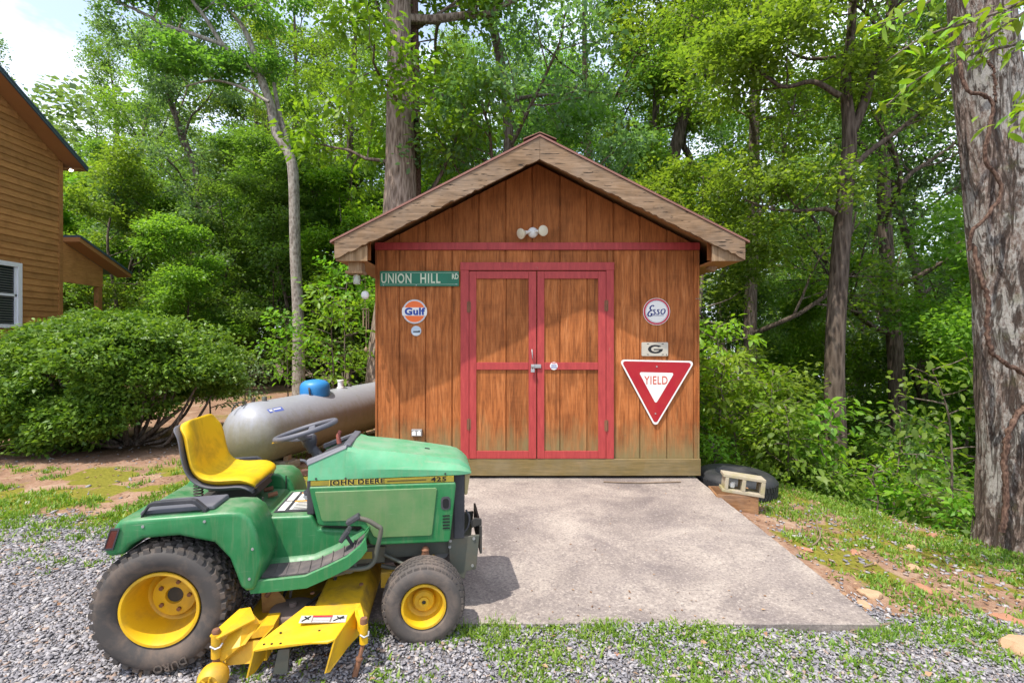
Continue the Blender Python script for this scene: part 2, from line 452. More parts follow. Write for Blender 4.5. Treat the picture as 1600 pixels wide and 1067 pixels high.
def glass_dark():
    t = NT('window_glass'); return t.done(t.bsdf((0.02, 0.025, 0.03), 0.06, None, 0, 0.6))
M['glass'] = glass_dark()
def jar_glass():
    t = NT('jar_glass'); b = t.n('ShaderNodeBsdfPrincipled'); b.inputs['Base Color'].default_value = (0.78, 0.8, 0.68, 1)
    b.inputs['Roughness'].default_value = 0.15; b.inputs['Transmission Weight'].default_value = 0.6; return t.done(b.outputs[0])
M['jar'] = jar_glass()
def lamp_on():
    t = NT('lit_lamp'); e = t.n('ShaderNodeEmission'); e.inputs['Color'].default_value = (1, 0.9, 0.75, 1); e.inputs['Strength'].default_value = 5; return t.done(e.outputs[0])
M['lamp_on'] = lamp_on()

def concrete():
    t = NT('concrete'); v = t.coord('World')
    n1 = t.noise(v, 1.3, 7, 0.66, 0.6); n2 = t.noise(v, 55, 4, 0.75); n3 = t.noise(v, 3.6, 6, 0.7)
    c = t.ramp(n1, [(0.36, (0.165, 0.138, 0.128)), (0.50, (0.275, 0.233, 0.205)), (0.64, (0.375, 0.325, 0.28))])
    c = t.mix(t.ramp(n3, [(0.48, 0.0), (0.68, 0.5)]), c, (0.17, 0.142, 0.138))
    c = t.mix(t.ramp(n2, [(0.36, 0.75), (0.50, 0.0)]), c, (0.13, 0.11, 0.105))
    c = t.mix(t.ramp(n2, [(0.56, 0.0), (0.68, 0.7)]), c, (0.48, 0.42, 0.37))
    return t.done(t.bsdf(c, 0.9, t.bump(t.math('ADD', n2, n3), 0.5, 0.004), 0, 0.2))
M['concrete'] = concrete()

def bark(name, c1, c2, c3, vs=9.0, lichen=None, st=0.16, bs=1.0, lam=0.5):
    t = NT(name); v = t.coord('Object', (1, 1, st))
    n1 = t.noise(v, vs, 7, 0.7, 0.8); n2 = t.vor(v, vs*2.2)
    n = t.math('ADD', t.math('MULTIPLY', n1, 0.7), t.math('MULTIPLY', n2, 0.45))
    c = t.ramp(n, [(0.34, c1), (0.52, c2), (0.72, c3)])
    if lichen is not None:
        l = t.noise(t.coord('Object', (1, 1, 0.6)), 5.5, 8, 0.82)
        c = t.mix(t.ramp(l, [(0.50, 0.0), (0.58, lam)]), c, t.mix(n1, tuple(q*.5 for q in lichen), lichen))
    return t.done(t.bsdf(c, 0.92, t.bump(n, bs, 0.03), 0, 0.15))
M['bark_grey'] = bark('grey_brown_bark', (0.07, 0.048, 0.036), (0.20, 0.145, 0.112), (0.34, 0.265, 0.215), 13)
M['bark_dark'] = bark('dark_bark', (0.035, 0.026, 0.02), (0.085, 0.062, 0.047), (0.15, 0.115, 0.09), 10)
M['bark_mid'] = bark('brown_grey_bark', (0.055, 0.038, 0.030), (0.135, 0.10, 0.078), (0.22, 0.175, 0.145), 14)
M['bark_pale'] = bark('pale_smooth_bark', (0.16, 0.13, 0.11), (0.30, 0.26, 0.225), (0.42, 0.38, 0.335), 8, (0.17, 0.14, 0.12), st=0.5, bs=0.4)
def bigbark():
    t = NT('lichened_bark'); v = t.coord('Object', (1, 1, 0.20)); vo = t.coord('Object')
    n1 = t.noise(v, 11, 8, 0.72, 1.6); n2 = t.noise(t.coord('Object', (1, 1, .45)), 42, 6, 0.75); n3 = t.noise(vo, 90, 4, .7)
    fur = t.ramp(n1, [(0.40, 0.0), (0.50, 1.0)])
    c = t.ramp(n2, [(0.30, (0.10, 0.068, 0.055)), (0.50, (0.21, 0.158, 0.13)), (0.68, (0.34, 0.275, 0.235))])
    l = t.math('ADD', t.math('MULTIPLY', t.noise(t.coord('Object', (1, 1, .5)), 2.6, 4, .7), .55), t.math('MULTIPLY', n2, .45))
    c = t.mix(t.ramp(l, [(0.485, 0.0), (0.56, 0.8)]), c, t.mix(n3, (0.26, 0.25, 0.225), (0.50, 0.49, 0.45)))
    c = t.mix(fur, (0.085, 0.062, 0.050), c)
    c = t.mix(t.ramp(t.noise(vo, 5, 5, .7), [(0.58, 0.0), (0.70, 0.4)]), c, (0.13, 0.14, 0.05))
    h = t.math('ADD', t.math('MULTIPLY', fur, .8), t.math('MULTIPLY', n2, .7))
    return t.done(t.bsdf(c, 0.95, t.bump(h, 1.0, 0.035), 0, 0.1))
M['bark_big'] = bigbark()
M['vine'] = bark('hairy_vine_bark', (0.045, 0.025, 0.018), (0.095, 0.055, 0.040), (0.16, 0.10, 0.072), 25, st=0.4)

def leafmat(name, c1, c2, c3, trans=0.35, tint=(1.7, 1.75, 0.7), rough=0.45, ns=0.55):
    t = NT(name)
    g = t.n('ShaderNodeNewGeometry'); oi = t.n('ShaderNodeObjectInfo')
    c = t.ramp(g.outputs['Random Per Island'], [(0.0, c1), (0.55, c2), (1.0, c3)])
    big = t.noise(t.coord('World'), ns, 3, 0.6)
    c = t.mix(t.ramp(big, [(0.38, 0.0), (0.66, 0.45)]), c, c3)
    hs = t.n('ShaderNodeHueSaturation'); t.set(hs.inputs['Color'], c)
    t.set(hs.inputs['Hue'], t.math('ADD', t.math('MULTIPLY', oi.outputs['Random'], 0.035), 0.4825))
    t.set(hs.inputs['Value'], t.math('ADD', t.math('MULTIPLY', oi.outputs['Random'], 0.35), 0.85))
    c = hs.outputs['Color']
    b = t.bsdf(c, rough, None, 0, 0.35)
    tr = t.n('ShaderNodeBsdfTranslucent'); t.set(tr.inputs['Color'], t.mix(1.0, c, tint, 'MULTIPLY'))
    mx = t.n('ShaderNodeMixShader'); mx.inputs[0].default_value = trans
    t.t.links.new(b, mx.inputs[1]); t.t.links.new(tr.outputs[0], mx.inputs[2])
    return t.done(mx.outputs[0])
M['leaf'] = leafmat('forest_leaf', (0.088, 0.165, 0.028), (0.145, 0.245, 0.036), (0.215, 0.315, 0.045), 0.52)
M['leaf_dark'] = leafmat('deep_green_leaf', (0.070, 0.142, 0.032), (0.114, 0.21, 0.042), (0.165, 0.27, 0.052), 0.5)
M['leaf_bright'] = leafmat('fresh_leaf', (0.085, 0.20, 0.018), (0.14, 0.28, 0.024), (0.21, 0.34, 0.032), 0.45)
M['leaf_lime_sunlit'] = leafmat('sunlit_lime_leaf', (0.13, 0.25, 0.018), (0.19, 0.33, 0.024), (0.27, 0.40, 0.035), 0.45)  # lime leaf, brightened: sunlight on the saplings by the shed put into the colour
M['leaf_yellow'] = leafmat('yellow_green_leaf', (0.12, 0.20, 0.018), (0.19, 0.27, 0.022), (0.29, 0.31, 0.028), 0.4)
M['leaf_bush'] = leafmat('bush_leaf', (0.045, 0.125, 0.018), (0.10, 0.22, 0.026), (0.20, 0.34, 0.045), 0.35, ns=2.6)
M['leaf_grey'] = leafmat('blue_green_leaf', (0.075, 0.145, 0.065), (0.12, 0.205, 0.09), (0.17, 0.26, 0.11), 0.45)
M['grass'] = leafmat('grass_blade', (0.075, 0.165, 0.016), (0.15, 0.255, 0.026), (0.24, 0.31, 0.05), 0.35)
M['gravel'] = None
def gravelmat():
    t = NT('gravel_stone'); g = t.n('ShaderNodeNewGeometry')
    c = t.ramp(g.outputs['Random Per Island'], [(0.0, (0.15, 0.145, 0.16)), (0.35, (0.245, 0.235, 0.255)), (0.7, (0.35, 0.335, 0.35)), (0.87, (0.45, 0.425, 0.42)), (0.93, (0.30, 0.19, 0.13)), (1.0, (0.50, 0.46, 0.43))])
    n = t.noise(t.coord('World'), 60, 4, 0.7)
    c = t.mix(t.math('MULTIPLY', n, 0.5), c, (0.17, 0.155, 0.15))
    return t.done(t.bsdf(c, 0.85, t.bump(n, 0.3, 0.003), 0, 0.2))
M['gravel'] = gravelmat()
def littermat():
    t = NT('dead_leaf'); g = t.n('ShaderNodeNewGeometry')
    c = t.ramp(g.outputs['Random Per Island'], [(0.0, (0.14, 0.075, 0.04)), (0.5, (0.24, 0.13, 0.07)), (1.0, (0.38, 0.25, 0.15))])
    return t.done(t.bsdf(c, 0.8, None, 0, 0.2))
M['litter'] = littermat()

def groundmat():
    t = NT('ground_soil'); v = t.coord('World')
    at = t.n('ShaderNodeAttribute'); at.attribute_name = 'zone'
    sx = t.n('ShaderNodeSeparateColor'); t.set(sx.inputs[0], at.outputs['Color'])
    n1 = t.noise(v, 2.5, 7, 0.68, 0.3); n2 = t.noise(v, 28, 6, 0.75); n3 = t.noise(v, 110, 3, 0.7)
    dirt = t.ramp(n1, [(0.3, (0.16, 0.095, 0.062)), (0.5, (0.27, 0.155, 0.10)), (0.7, (0.38, 0.27, 0.19))])
    dirt = t.mix(t.ramp(n2, [(0.5, 0.0), (0.68, 0.75)]), dirt, (0.38, 0.28, 0.20))
    dirt = t.mix(t.ramp(n2, [(0.30, 0.8), (0.43, 0.0)]), dirt, (0.12, 0.075, 0.05))
    cells = t.vor(v, 55, 'F1', 'Color'); cd = t.vor(v, 55)
    scl = t.n('ShaderNodeSeparateColor'); t.set(scl.inputs[0], cells)
    grav = t.ramp(scl.outputs[0], [(0.0, (0.12, 0.115, 0.125)), (0.6, (0.25, 0.24, 0.255)), (1.0, (0.36, 0.33, 0.32))])
    grav = t.mix(t.ramp(cd, [(0.35, 0.0), (0.7, 0.8)]), grav, (0.09, 0.075, 0.07))
    moss = t.ramp(n2, [(0.35, (0.11, 0.105, 0.016)), (0.55, (0.20, 0.185, 0.025)), (0.75, (0.28, 0.22, 0.05))])
    forest = t.ramp(n2, [(0.35, (0.05, 0.032, 0.018)), (0.6, (0.12, 0.075, 0.042)), (0.8, (0.17, 0.11, 0.065))])
    edge = lambda f: t.ramp(t.math('ADD', f, t.math('MULTIPLY', t.math('SUBTRACT', n2, 0.5), 0.9)), [(0.38, 0.0), (0.60, 1.0)])
    c = t.mix(edge(sx.outputs[0]), dirt, grav)
    c = t.mix(edge(sx.outputs[1]), c, moss)
    c = t.mix(edge(sx.outputs[2]), c, forest)
    h = t.math('ADD', n2, t.math('ADD', t.math('MULTIPLY', n3, 0.5), t.math('MULTIPLY', cd, t.math('MULTIPLY', sx.outputs[0], 0.8))))
    return t.done(t.bsdf(c, 0.95, t.bump(h, 0.7, 0.015), 0, 0.15))
M['ground'] = groundmat()
# ------------------------------------------------------------------ ground
SLAB = dict(x0=-1.28, x1=2.09, y0=2.94, y1=5.86, z0=0.060, z1=0.128)
def slab_top(y): return SLAB['z0'] + (SLAB['z1']-SLAB['z0'])*(np.asarray(y)-SLAB['y0'])/(SLAB['y1']-SLAB['y0'])
def crest(x, y): return (np.asarray(x)-2.7)*0.8 + (np.asarray(y)-7.3)*0.6
def H(x, y):
    x = np.asarray(x, float); y = np.asarray(y, float)
    h = 0.045*sstep(2.3, 2.98, y)*(1-sstep(0.9, 2.2, x)) + 0.03*sstep(3, 6, y)*(1-sstep(2.0, 3.0, x))
    r = np.maximum(0, x-2.09)
    h = h - 0.055*sstep(4.0, 5.0, y)*(1-sstep(0.3, 1.0, r))*sstep(1.9, 2.1, x) + 0.03*sstep(3.0, 3.6, y)*(1-sstep(0.0, 1.1, r))*sstep(1.9, 2.1, x)
    h = h - 0.075*r*sstep(2.5, 4.0, y) - 0.03*r
    d = np.maximum(0, crest(x, y))
    h = h - 4.5*(1-np.exp(-0.34*d/4.5*1.5))*(1-sstep(-9, -5, -np.abs(x)-100))
    h = h + (fbm(x, y, 1.1, 3)-0.5)*0.05 + (fbm(x, y, 6, 8)-0.5)*0.018
    ins = sstep(SLAB['x0']-0.02, SLAB['x0']+0.05, x)*(1-sstep(SLAB['x1']-0.06, SLAB['x1']-0.01, x))*sstep(SLAB['y0']+0.02, SLAB['y0']+0.08, y)*(1-sstep(5.9, 6.0, y))
    return h - ins*0.11
def hz(x, y): return float(H(x, y))

def zones(x, y):
    n = fbm(x, y, 0.9, 21); n2 = fbm(x, y, 2.6, 33)
    d = crest(x, y)
    g_left = (1-sstep(-2.0, -1.2, x))*(1-sstep(4.1, 4.9, y+(n2-0.5)*0.8))
    g_front = (1-sstep(3.0, 3.5, y+(n2-0.5)*0.6+np.maximum(0, x-2.1)*0.05))
    g_far = (1-sstep(-4.8, -4.2, x))*sstep(6.0, 6.6, y)*(1-sstep(8.5, 9.5, y))*0.35
    grav = np.clip(np.maximum(np.maximum(g_left, g_front*0.85), g_far)*(0.55+0.9*n), 0, 1)
    moss = (1-sstep(-1.9, -1.4, x))*sstep(4.2, 4.9, y)*(1-sstep(6.0, 7.0, y))*sstep(0.42, 0.62, n2+0.1)
    moss = np.maximum(moss, sstep(2.15, 2.4, x)*sstep(3.2, 3.9, y)*(1-sstep(-0.1, 0.4, d))*sstep(0.50, 0.66, n2))
    moss = np.maximum(moss, 0.5*sstep(9, 11, y)*sstep(0.5, 0.6, n)*(1-sstep(0, 1, d)))
    forest = np.maximum(sstep(-0.1, 0.5, d), sstep(9.5, 12, y)*sstep(-3.2, -2, x))
    forest = np.maximum(forest, sstep(17, 20, y))
    forest = np.maximum(forest, 0.75*np.exp(-(((x+5.9)/1.9)**2+((y-8.0)/1.0)**2)))
    return grav, moss, forest

def ground_sheet():
    xs = np.concatenate([np.linspace(-160, -10, 26), np.arange(-9.7, 7.6, 0.06), np.linspace(8, 160, 34)])
    ys = np.concatenate([np.linspace(-60, 1.0, 14), np.arange(1.3, 9.6, 0.06), np.linspace(10, 26, 33), np.linspace(30, 220, 24)])
    X, Y = np.meshgrid(xs, ys)
    V = np.stack([X.ravel(), Y.ravel(), H(X, Y).ravel()], 1)
    nx, ny = len(xs), len(ys)
    i = (np.arange(ny-1)[:, None]*nx + np.arange(nx-1)[None, :]).ravel()
    me = np_mesh('ground', V, np.stack([i, i+1, i+1+nx, i+nx], 1), 4)
    a, b, c = zones(X.ravel(), Y.ravel())
    ca = me.color_attributes.new('zone', 'FLOAT_COLOR', 'POINT')
    ca.data.foreach_set('color', np.stack([a, b, c, np.ones_like(a)], 1).astype(np.float32).ravel())
    return tag(link('ground', me, M['ground'], None, 180), kind='structure')
ground_sheet()

# concrete pad, edges slightly uneven
def slab():
    rng = np.random.RandomState(3)
    m = MB(); top = []
    def edge(a, b, n):
        for k in range(n):
            t = k/n; top.append((a[0]+(b[0]-a[0])*t + rng.uniform(-.004, .004), a[1]+(b[1]-a[1])*t + rng.uniform(-.004, .004)))
    S = SLAB
    edge((S['x0'], S['y0']+0.0), (S['x1']+0.02, S['y0']-0.015), 60); edge((S['x1']+0.02, S['y0']-0.015), (S['x1'], S['y1']), 60)
    edge((S['x1'], S['y1']), (S['x0'], S['y1']), 8); edge((S['x0'], S['y1']), (S['x0'], S['y0']), 40)
    A = [(x, y, float(slab_top(y))-0.16) for x, y in top]; B = [(x, y, float(slab_top(y))) for x, y in top]
    m.prism(A, B)
    return tag(m.build('concrete_pad', M['concrete'], None, None, 0.006, 1), kind='structure')
slab()

rng = np.random.RandomState(11)
# ------------------------------------------------------------------ loose gravel (uncountable): real little stones
def in_slab(x, y, e=0.0): return (x > SLAB['x0']-e) & (x < SLAB['x1']+e) & (y > SLAB['y0']-e) & (y < SLAB['y1']+e)
def stones(n_try, xr, yr, smin, smax, dens, seed):
    r = np.random.RandomState(seed)
    x = r.uniform(*xr, n_try); y = r.uniform(*yr, n_try)
    k = (r.rand(n_try) < dens(x, y)) & ~in_slab(x, y) & (np.abs(x) < y*1.04+0.25)
    x = x[k]; y = y[k]; n = len(x)
    base = np.array([(-1,-1,-1),(1,-1,-1),(1,1,-1),(-1,1,-1),(-.75,-.75,1),(.75,-.75,1),(.75,.75,1),(-.75,.75,1)])*0.5
    V = base[None]*(1+r.uniform(-.42, .42, (n, 8, 3)))
    s = r.uniform(smin, smax, n)*(0.6+0.8*r.rand(n)**2)
    V = V*s[:, None, None]*np.stack([np.ones(n)*1.4, 0.55+0.45*r.rand(n), 0.20+0.28*r.rand(n)], 1)[:, None]
    tx = r.normal(0, .32, n); a = r.uniform(0, 6.283, n)
    c, s_ = np.cos(tx), np.sin(tx)
    V = np.stack([V[..., 0]*c[:, None]+V[..., 2]*s_[:, None], V[..., 1], -V[..., 0]*s_[:, None]+V[..., 2]*c[:, None]], -1)
    c, s_ = np.cos(a)[:, None], np.sin(a)[:, None]
    V = np.stack([V[..., 0]*c-V[..., 1]*s_, V[..., 0]*s_+V[..., 1]*c, V[..., 2]], -1)
    V += np.stack([x, y, H(x, y)+0.003+0.010*r.rand(n)], 1)[:, None]
    f = np.array([(3,2,1,0),(4,5,6,7),(0,1,5,4),(1,2,6,5),(2,3,7,6),(3,0,4,7)])
    F = (f[None]+8*np.arange(n)[:, None, None]).reshape(-1, 4)
    return V.reshape(-1, 3), F
def gdens(x, y): g, m_, f = zones(x, y); return np.clip(g*1.5-0.25, 0.02, 1)
parts = [stones(24000, (-3.6, -1.2), (1.7, 3.6), 0.006, 0.012, gdens, 21), stones(18000, (-1.4, 3.0), (1.7, 2.98), 0.005, 0.010, gdens, 22), stones(52000, (-4.9, -1.2), (1.7, 4.9), 0.012, 0.024, lambda x, y: gdens(x, y)*.9, 1), stones(34000, (-1.4, 3.4), (1.7, 3.4), 0.010, 0.021, gdens, 2),
         stones(3500, (2.1, 4.5), (2.8, 5.6), 0.012, 0.030, lambda x, y: 0.25+0*x, 4), stones(2600, (-8.5, -2.0), (4.6, 8.6), 0.015, 0.03, lambda x, y: gdens(x, y)*0.5+0.1, 5)]
VV = []; FF = []; o_ = 0
for v, f in parts: VV.append(v); FF.append(f+o_); o_ += len(v)
tag(link('gravel', np_mesh('gravel', np.concatenate(VV), np.concatenate(FF), 4), M['gravel']), kind='stuff')

# ------------------------------------------------------------------ grass and low weeds (uncountable)
def blades(x, y, hgt, wid, r, lean=0.5):
    n = len(x); a = r.uniform(0, 6.283, n); ln = np.abs(r.normal(0.45, lean, n))
    dx, dy = np.cos(a), np.sin(a); px, py = -dy, dx
    z = H(x, y)-0.004
    out = []
    for t, w in ((0, 1.0), (0.5, 0.85), (1.0, 0.08)):
        off = hgt*ln*t*t*1.1; zz = z + hgt*(t - 0.30*ln*t*t)
        for s in (-1, 1):
            out.append(np.stack([x+dx*off+px*wid*w*s*.5, y+dy*off+py*wid*w*s*.5, zz], 1))
    V = np.stack(out, 1)
    F = (np.array([(0,1,3,2),(2,3,5,4)])[None]+6*np.arange(n)[:, None, None]).reshape(-1, 4)
    return V.reshape(-1, 3), F
def tufts(n_try, xr, yr, dens, per, hgt, wid, rad, seed):
    r = np.random.RandomState(seed); x = r.uniform(*xr, n_try); y = r.uniform(*yr, n_try)
    k = (r.rand(n_try) < dens(x, y)) & ~in_slab(x, y, -0.02) & (np.abs(x) < y*1.05+0.3); x = x[k]; y = y[k]
    n = len(x); kk = np.repeat(np.arange(n), per)
    xx = x[kk]+r.normal(0, rad, n*per); yy = y[kk]+r.normal(0, rad, n*per)
    sz = (0.55+0.7*r.rand(n))[kk]
    return blades(xx, yy, hgt*sz*r.uniform(.6, 1.3, n*per), wid*r.uniform(.7, 1.4, n*per), r)
def d_front(x, y): return sstep(0.50, 0.60, fbm(x, y, 2.6, 51))*0.8*sstep(1.6, 2.0, y)*(1-0.75*(x < -1.35))
def d_left(x, y): return sstep(0.40, 0.53, fbm(x, y, 1.7, 61))*sstep(4.0, 4.5, y)*(1-sstep(5.7, 6.6, y))*(x < -1.6)
def d_leftg(x, y): return sstep(0.55, 0.60, fbm(x, y, 1.9, 71))*0.8
def d_right(x, y):
    d = crest(x, y); return np.clip(sstep(-1.5, -0.25, d)*(1-sstep(0.3, 0.8, d))*sstep(0.28, 0.46, fbm(x, y, 1.6, 81)) + 0.5*sstep(0.52, 0.62, fbm(x, y, 2.3, 83))*sstep(2.2, 2.5, x), 0, 1)*sstep(2.12, 2.2, x)
gp = [tufts(4600, (-1.5, 3.4), (1.7, 3.02), d_front, 10, 0.036, 0.0125, 0.030, 1), tufts(1500, (-1.5, 2.6), (2.35, 3.02), lambda x, y: 0.5*sstep(.50, .58, fbm(x, y, 3.1, 53))+0.02, 10, .034, .013, .03, 8), tufts(5200, (-7.5, -1.6), (4.0, 6.8), d_left, 10, 0.050, 0.012, 0.03, 2),
      tufts(900, (-4.5, -1.3), (2.0, 4.4), d_leftg, 12, 0.040, 0.011, 0.028, 3), tufts(9500, (2.1, 6.0), (2.9, 8.6), d_right, 10, 0.042, 0.0125, 0.035, 4),
      tufts(1500, (-4.5, -1.6), (6.5, 14), lambda x, y: 0.35*sstep(0.48, 0.6, fbm(x, y, 0.8, 91)), 10, 0.07, 0.012, 0.06, 6),
      tufts(500, (-1.4, 2.3), (2.80, 2.97), lambda x, y: sstep(0.5, 0.6, fbm(x, y, 3, 95)), 10, 0.05, 0.006, 0.02, 7)]
VV = []; FF = []; o_ = 0
for v, f in gp: VV.append(v); FF.append(f+o_); o_ += len(v)
tag(link('grass', np_mesh('grass', np.concatenate(VV), np.concatenate(FF), 4), M['grass']), kind='stuff')

# ------------------------------------------------------------------ leaf builders
def leaf_quads(P, D, N, L, Wd, fold=0.18):
    """pointed leaves of two quads folded along the midrib: P base, D direction, N normal"""
    D = D/np.linalg.norm(D, axis=1, keepdims=True); N = N - D*np.sum(N*D, 1, keepdims=True)
    N = N/np.maximum(np.linalg.norm(N, axis=1, keepdims=True), 1e-6); S = np.cross(D, N)
    L = L[:, None]; Wd = Wd[:, None]
    V = np.stack([P, P+D*L*.45-S*Wd*.5+N*Wd*fold, P+D*L, P+D*L*.45+S*Wd*.5+N*Wd*fold], 1)
    F = np.array([(0, 1, 2, 3)])[None]+4*np.arange(len(P))[:, None, None]
    return V.reshape(-1, 3), F.reshape(-1, 4)
def leaf_rich(P, D, N, L, Wd):
    """larger leaves: 8 corners, folded, drooping to the tip"""
    D = D/np.linalg.norm(D, axis=1, keepdims=True); N = N - D*np.sum(N*D, 1, keepdims=True)
    N = N/np.maximum(np.linalg.norm(N, axis=1, keepdims=True), 1e-6); S = np.cross(D, N)
    L = L[:, None]; Wd = Wd[:, None]
    def p(t, s, u): return P+D*L*t+S*Wd*s+N*(Wd*u-L*0.22*t*t)
    V = np.stack([p(0,0,0), p(.28,-.38,.12), p(.62,-.42,.12), p(1,0,0), p(.62,.42,.12), p(.28,.38,.12), p(.30,0,0), p(.64,0,0)], 1)
    F = np.array([(0,1,6,5),(1,2,7,6),(6,7,4,5),(7,2,3,4)])[None]+8*np.arange(len(P))[:, None, None]
    return V.reshape(-1, 3), F.reshape(-1, 4)
def sprays(C, D, r, per, rad, L, Wd, tilt=0.45, rich=False, droop=0.15):
    """flat twigs full of leaves round centres C pointing along D"""
    n = len(C); k = np.repeat(np.arange(n), per); m = len(k)
    a = r.uniform(0, 6.283, m); q = np.sqrt(r.rand(m))*rad
    D = D/np.maximum(np.linalg.norm(D, axis=1, keepdims=True), 1e-6)
    pn = np.stack([r.normal(0, .22, n), r.normal(0, .22, n), np.ones(n)], 1); pn = pn/np.linalg.norm(pn, axis=1, keepdims=True)
    ux = D - pn*np.sum(D*pn, 1, keepdims=True); ux = ux/np.maximum(np.linalg.norm(ux, axis=1, keepdims=True), 1e-6); uy = np.cross(pn, ux)
    off = ux[k]*(np.cos(a)*q)[:, None]+uy[k]*(np.sin(a)*q*.8)[:, None]+pn[k]*r.normal(0, rad*.16, m)[:, None]
    P = C[k]+off; P[:, 2] -= droop*(q*q)/rad
    d = off*0.7/rad+ux[k]*0.6+r.normal(0, .45, (m, 3)); d[:, 2] -= 0.18
    N = pn[k]+r.normal(0, tilt, (m, 3))
    Ls = L*r.uniform(.5, 1.4, m); Ws = Wd*r.uniform(.7, 1.2, m)
    return (leaf_rich if rich else leaf_quads)(P, d, N, Ls, Ws)

class Grow:
    """a branching skeleton: tubes for wood, spray centres for leaves"""
    def __init__(s, seed): s.r = np.random.RandomState(seed); s.mb = MB(); s.C = []; s.D = []
    def branch(s, p, d, length, rad, level, up=0.12, wob=0.22, kids=6, spread=0.8, start=0.25, tipr=0.35, segs=6, n=5, skip=0.0):
        r = s.r; p = np.array(p, float); d = np.array(d, float); d /= np.linalg.norm(d)
        pts = [p.copy()]; ds = [d.copy()]
        for k in range(segs):
            d = d + r.normal(0, wob, 3); d[2] += up; d /= np.linalg.norm(d)
            p = p + d*length/segs; pts.append(p.copy()); ds.append(d.copy())
        rr = [max(0.004, rad*(1-(1-tipr)*k/segs)) for k in range(segs+1)]
        if rad > 0.009: s.mb.tube(pts, rr, n)
        if level == 0:
            for k in range(1, segs+1):
                if r.rand() > skip: s.C.append(pts[k]+r.normal(0, .06, 3)); s.D.append(ds[k])
            return
        for k in range(kids):
            t = start+(1-start)*(k+r.rand()*.8)/kids; t = min(t, .999); i = int(t*segs); u = t*segs-i
            q = pts[i]*(1-u)+pts[min(i+1, segs)]*u; dd = ds[i]
            perp = np.cross(dd, r.normal(0, 1, 3)); perp /= np.linalg.norm(perp); perp[2] *= .55
            nd = dd*(1-spread*.55)+perp*spread
            s.branch(q, nd, length*r.uniform(.38, .62)*(1.15-.5*t), rr[i]*.5, level-1, up*.6, wob, max(3, kids-1), spread, .2, .4, max(3, segs-2), max(4, n-1), skip)
        s.C.append(pts[-1]); s.D.append(ds[-1])
    def leaves(s, per, rad, L, Wd, tilt=0.45, rich=False):
        return sprays(np.array(s.C), np.array(s.D), s.r, per, rad, L, Wd, tilt, rich)

def trunk_tube(pts, rads, n, seed, amp=0.05, segs=40, ridge=0.0):
    """a trunk with bumps and shallow ridges, not a pipe"""
    P = spline(pts, segs); rr = spline([(a, 0, 0) for a in rads], segs); r = np.random.RandomState(seed)
    m = MB(); rings = []
    ph = r.uniform(0, 6.28, 4)
    for k in range(segs):
        t = k/(segs-1); c = P[k]; ring = []
        for j in range(n):
            a = 2*math.pi*j/n
            q = 1+amp*(math.sin(2*a+ph[0]+3*t)+.6*math.sin(3*a+ph[1]-5*t)+.5*math.sin(5*a+ph[2]+9*t))
            if ridge: q += ridge*(mnoise.noise((math.cos(a)*4.5+seed, math.sin(a)*4.5, c[2]*1.3))+.6*mnoise.noise((math.cos(a)*11, math.sin(a)*11+seed, c[2]*3.0)))
            ring.append((c[0]+math.cos(a)*rr[k][0]*q, c[1]+math.sin(a)*rr[k][0]*q, c[2]))
        rings.append(ring)
    m.loft(rings); return m
# ------------------------------------------------------------------ the shed
YW = 5.80                                   # plane of the front wall
K = YW/800
def wx(px): return (px-800)*K
def wz(py): return 1.67-(py-533.5)*K
SO = (0.287, YW, 0.15)
shed = empty('wooden_shed', SO, 'small brown plywood shed with red double doors and a low gable roof', 'shed')
def sb(m, name, mat, parent=None, **kw): return m.build(name, mat, parent or shed, org=SO, **kw)
XL, XR = wx(587), wx(1092)
ZB, ZE = 0.158, 2.80
XC = 0.287; SLOPE = 0.507; ZAP = 3.79
def roof_under(x): return ZAP-0.06-abs(x-XC)*SLOPE
DEPTH = 3.7
m = MB(); m.xz([(XL+.02, ZB+.05), (XR-.02, ZB+.05), (XR-.02, roof_under(XR)-.05), (XC, roof_under(XC)-.05), (XL+.02, roof_under(XL)-.05)], YW+0.014, YW+0.08)
wall_f = sb(m, 'front_wall', M['siding'])
m = MB(); m.box(XL, XL+.05, YW+.081, YW+DEPTH, ZB, roof_under(XL)-.01); wall_l = sb(m, 'side_wall', M['siding'])
m = MB(); m.box(XR-.05, XR, YW+.081, YW+DEPTH, ZB, roof_under(XR)-.01); wall_r = sb(m, 'side_wall', M['siding'])
m = MB(); m.xz([(XL+.051, ZB), (XR-.051, ZB), (XR-.051, roof_under(XR)-.02), (XC, roof_under(XC)-.02), (XL+.051, roof_under(XL)-.02)], YW+DEPTH-.05, YW+DEPTH); sb(m, 'back_wall', M['siding'])
m = MB(); m.box(XL+.05, XR-.05, YW+.1, YW+DEPTH-.06, ZB+.06, ZB+.12); sb(m, 'shed_floor', M['dark_wood'])
for yy in (YW+.12, YW+1.8, YW+3.4):
    m = MB(); m.box(XL+.08, XR-.08, yy, yy+.09, 0.06, ZB); sb(m, 'skid', M['dark_wood'])
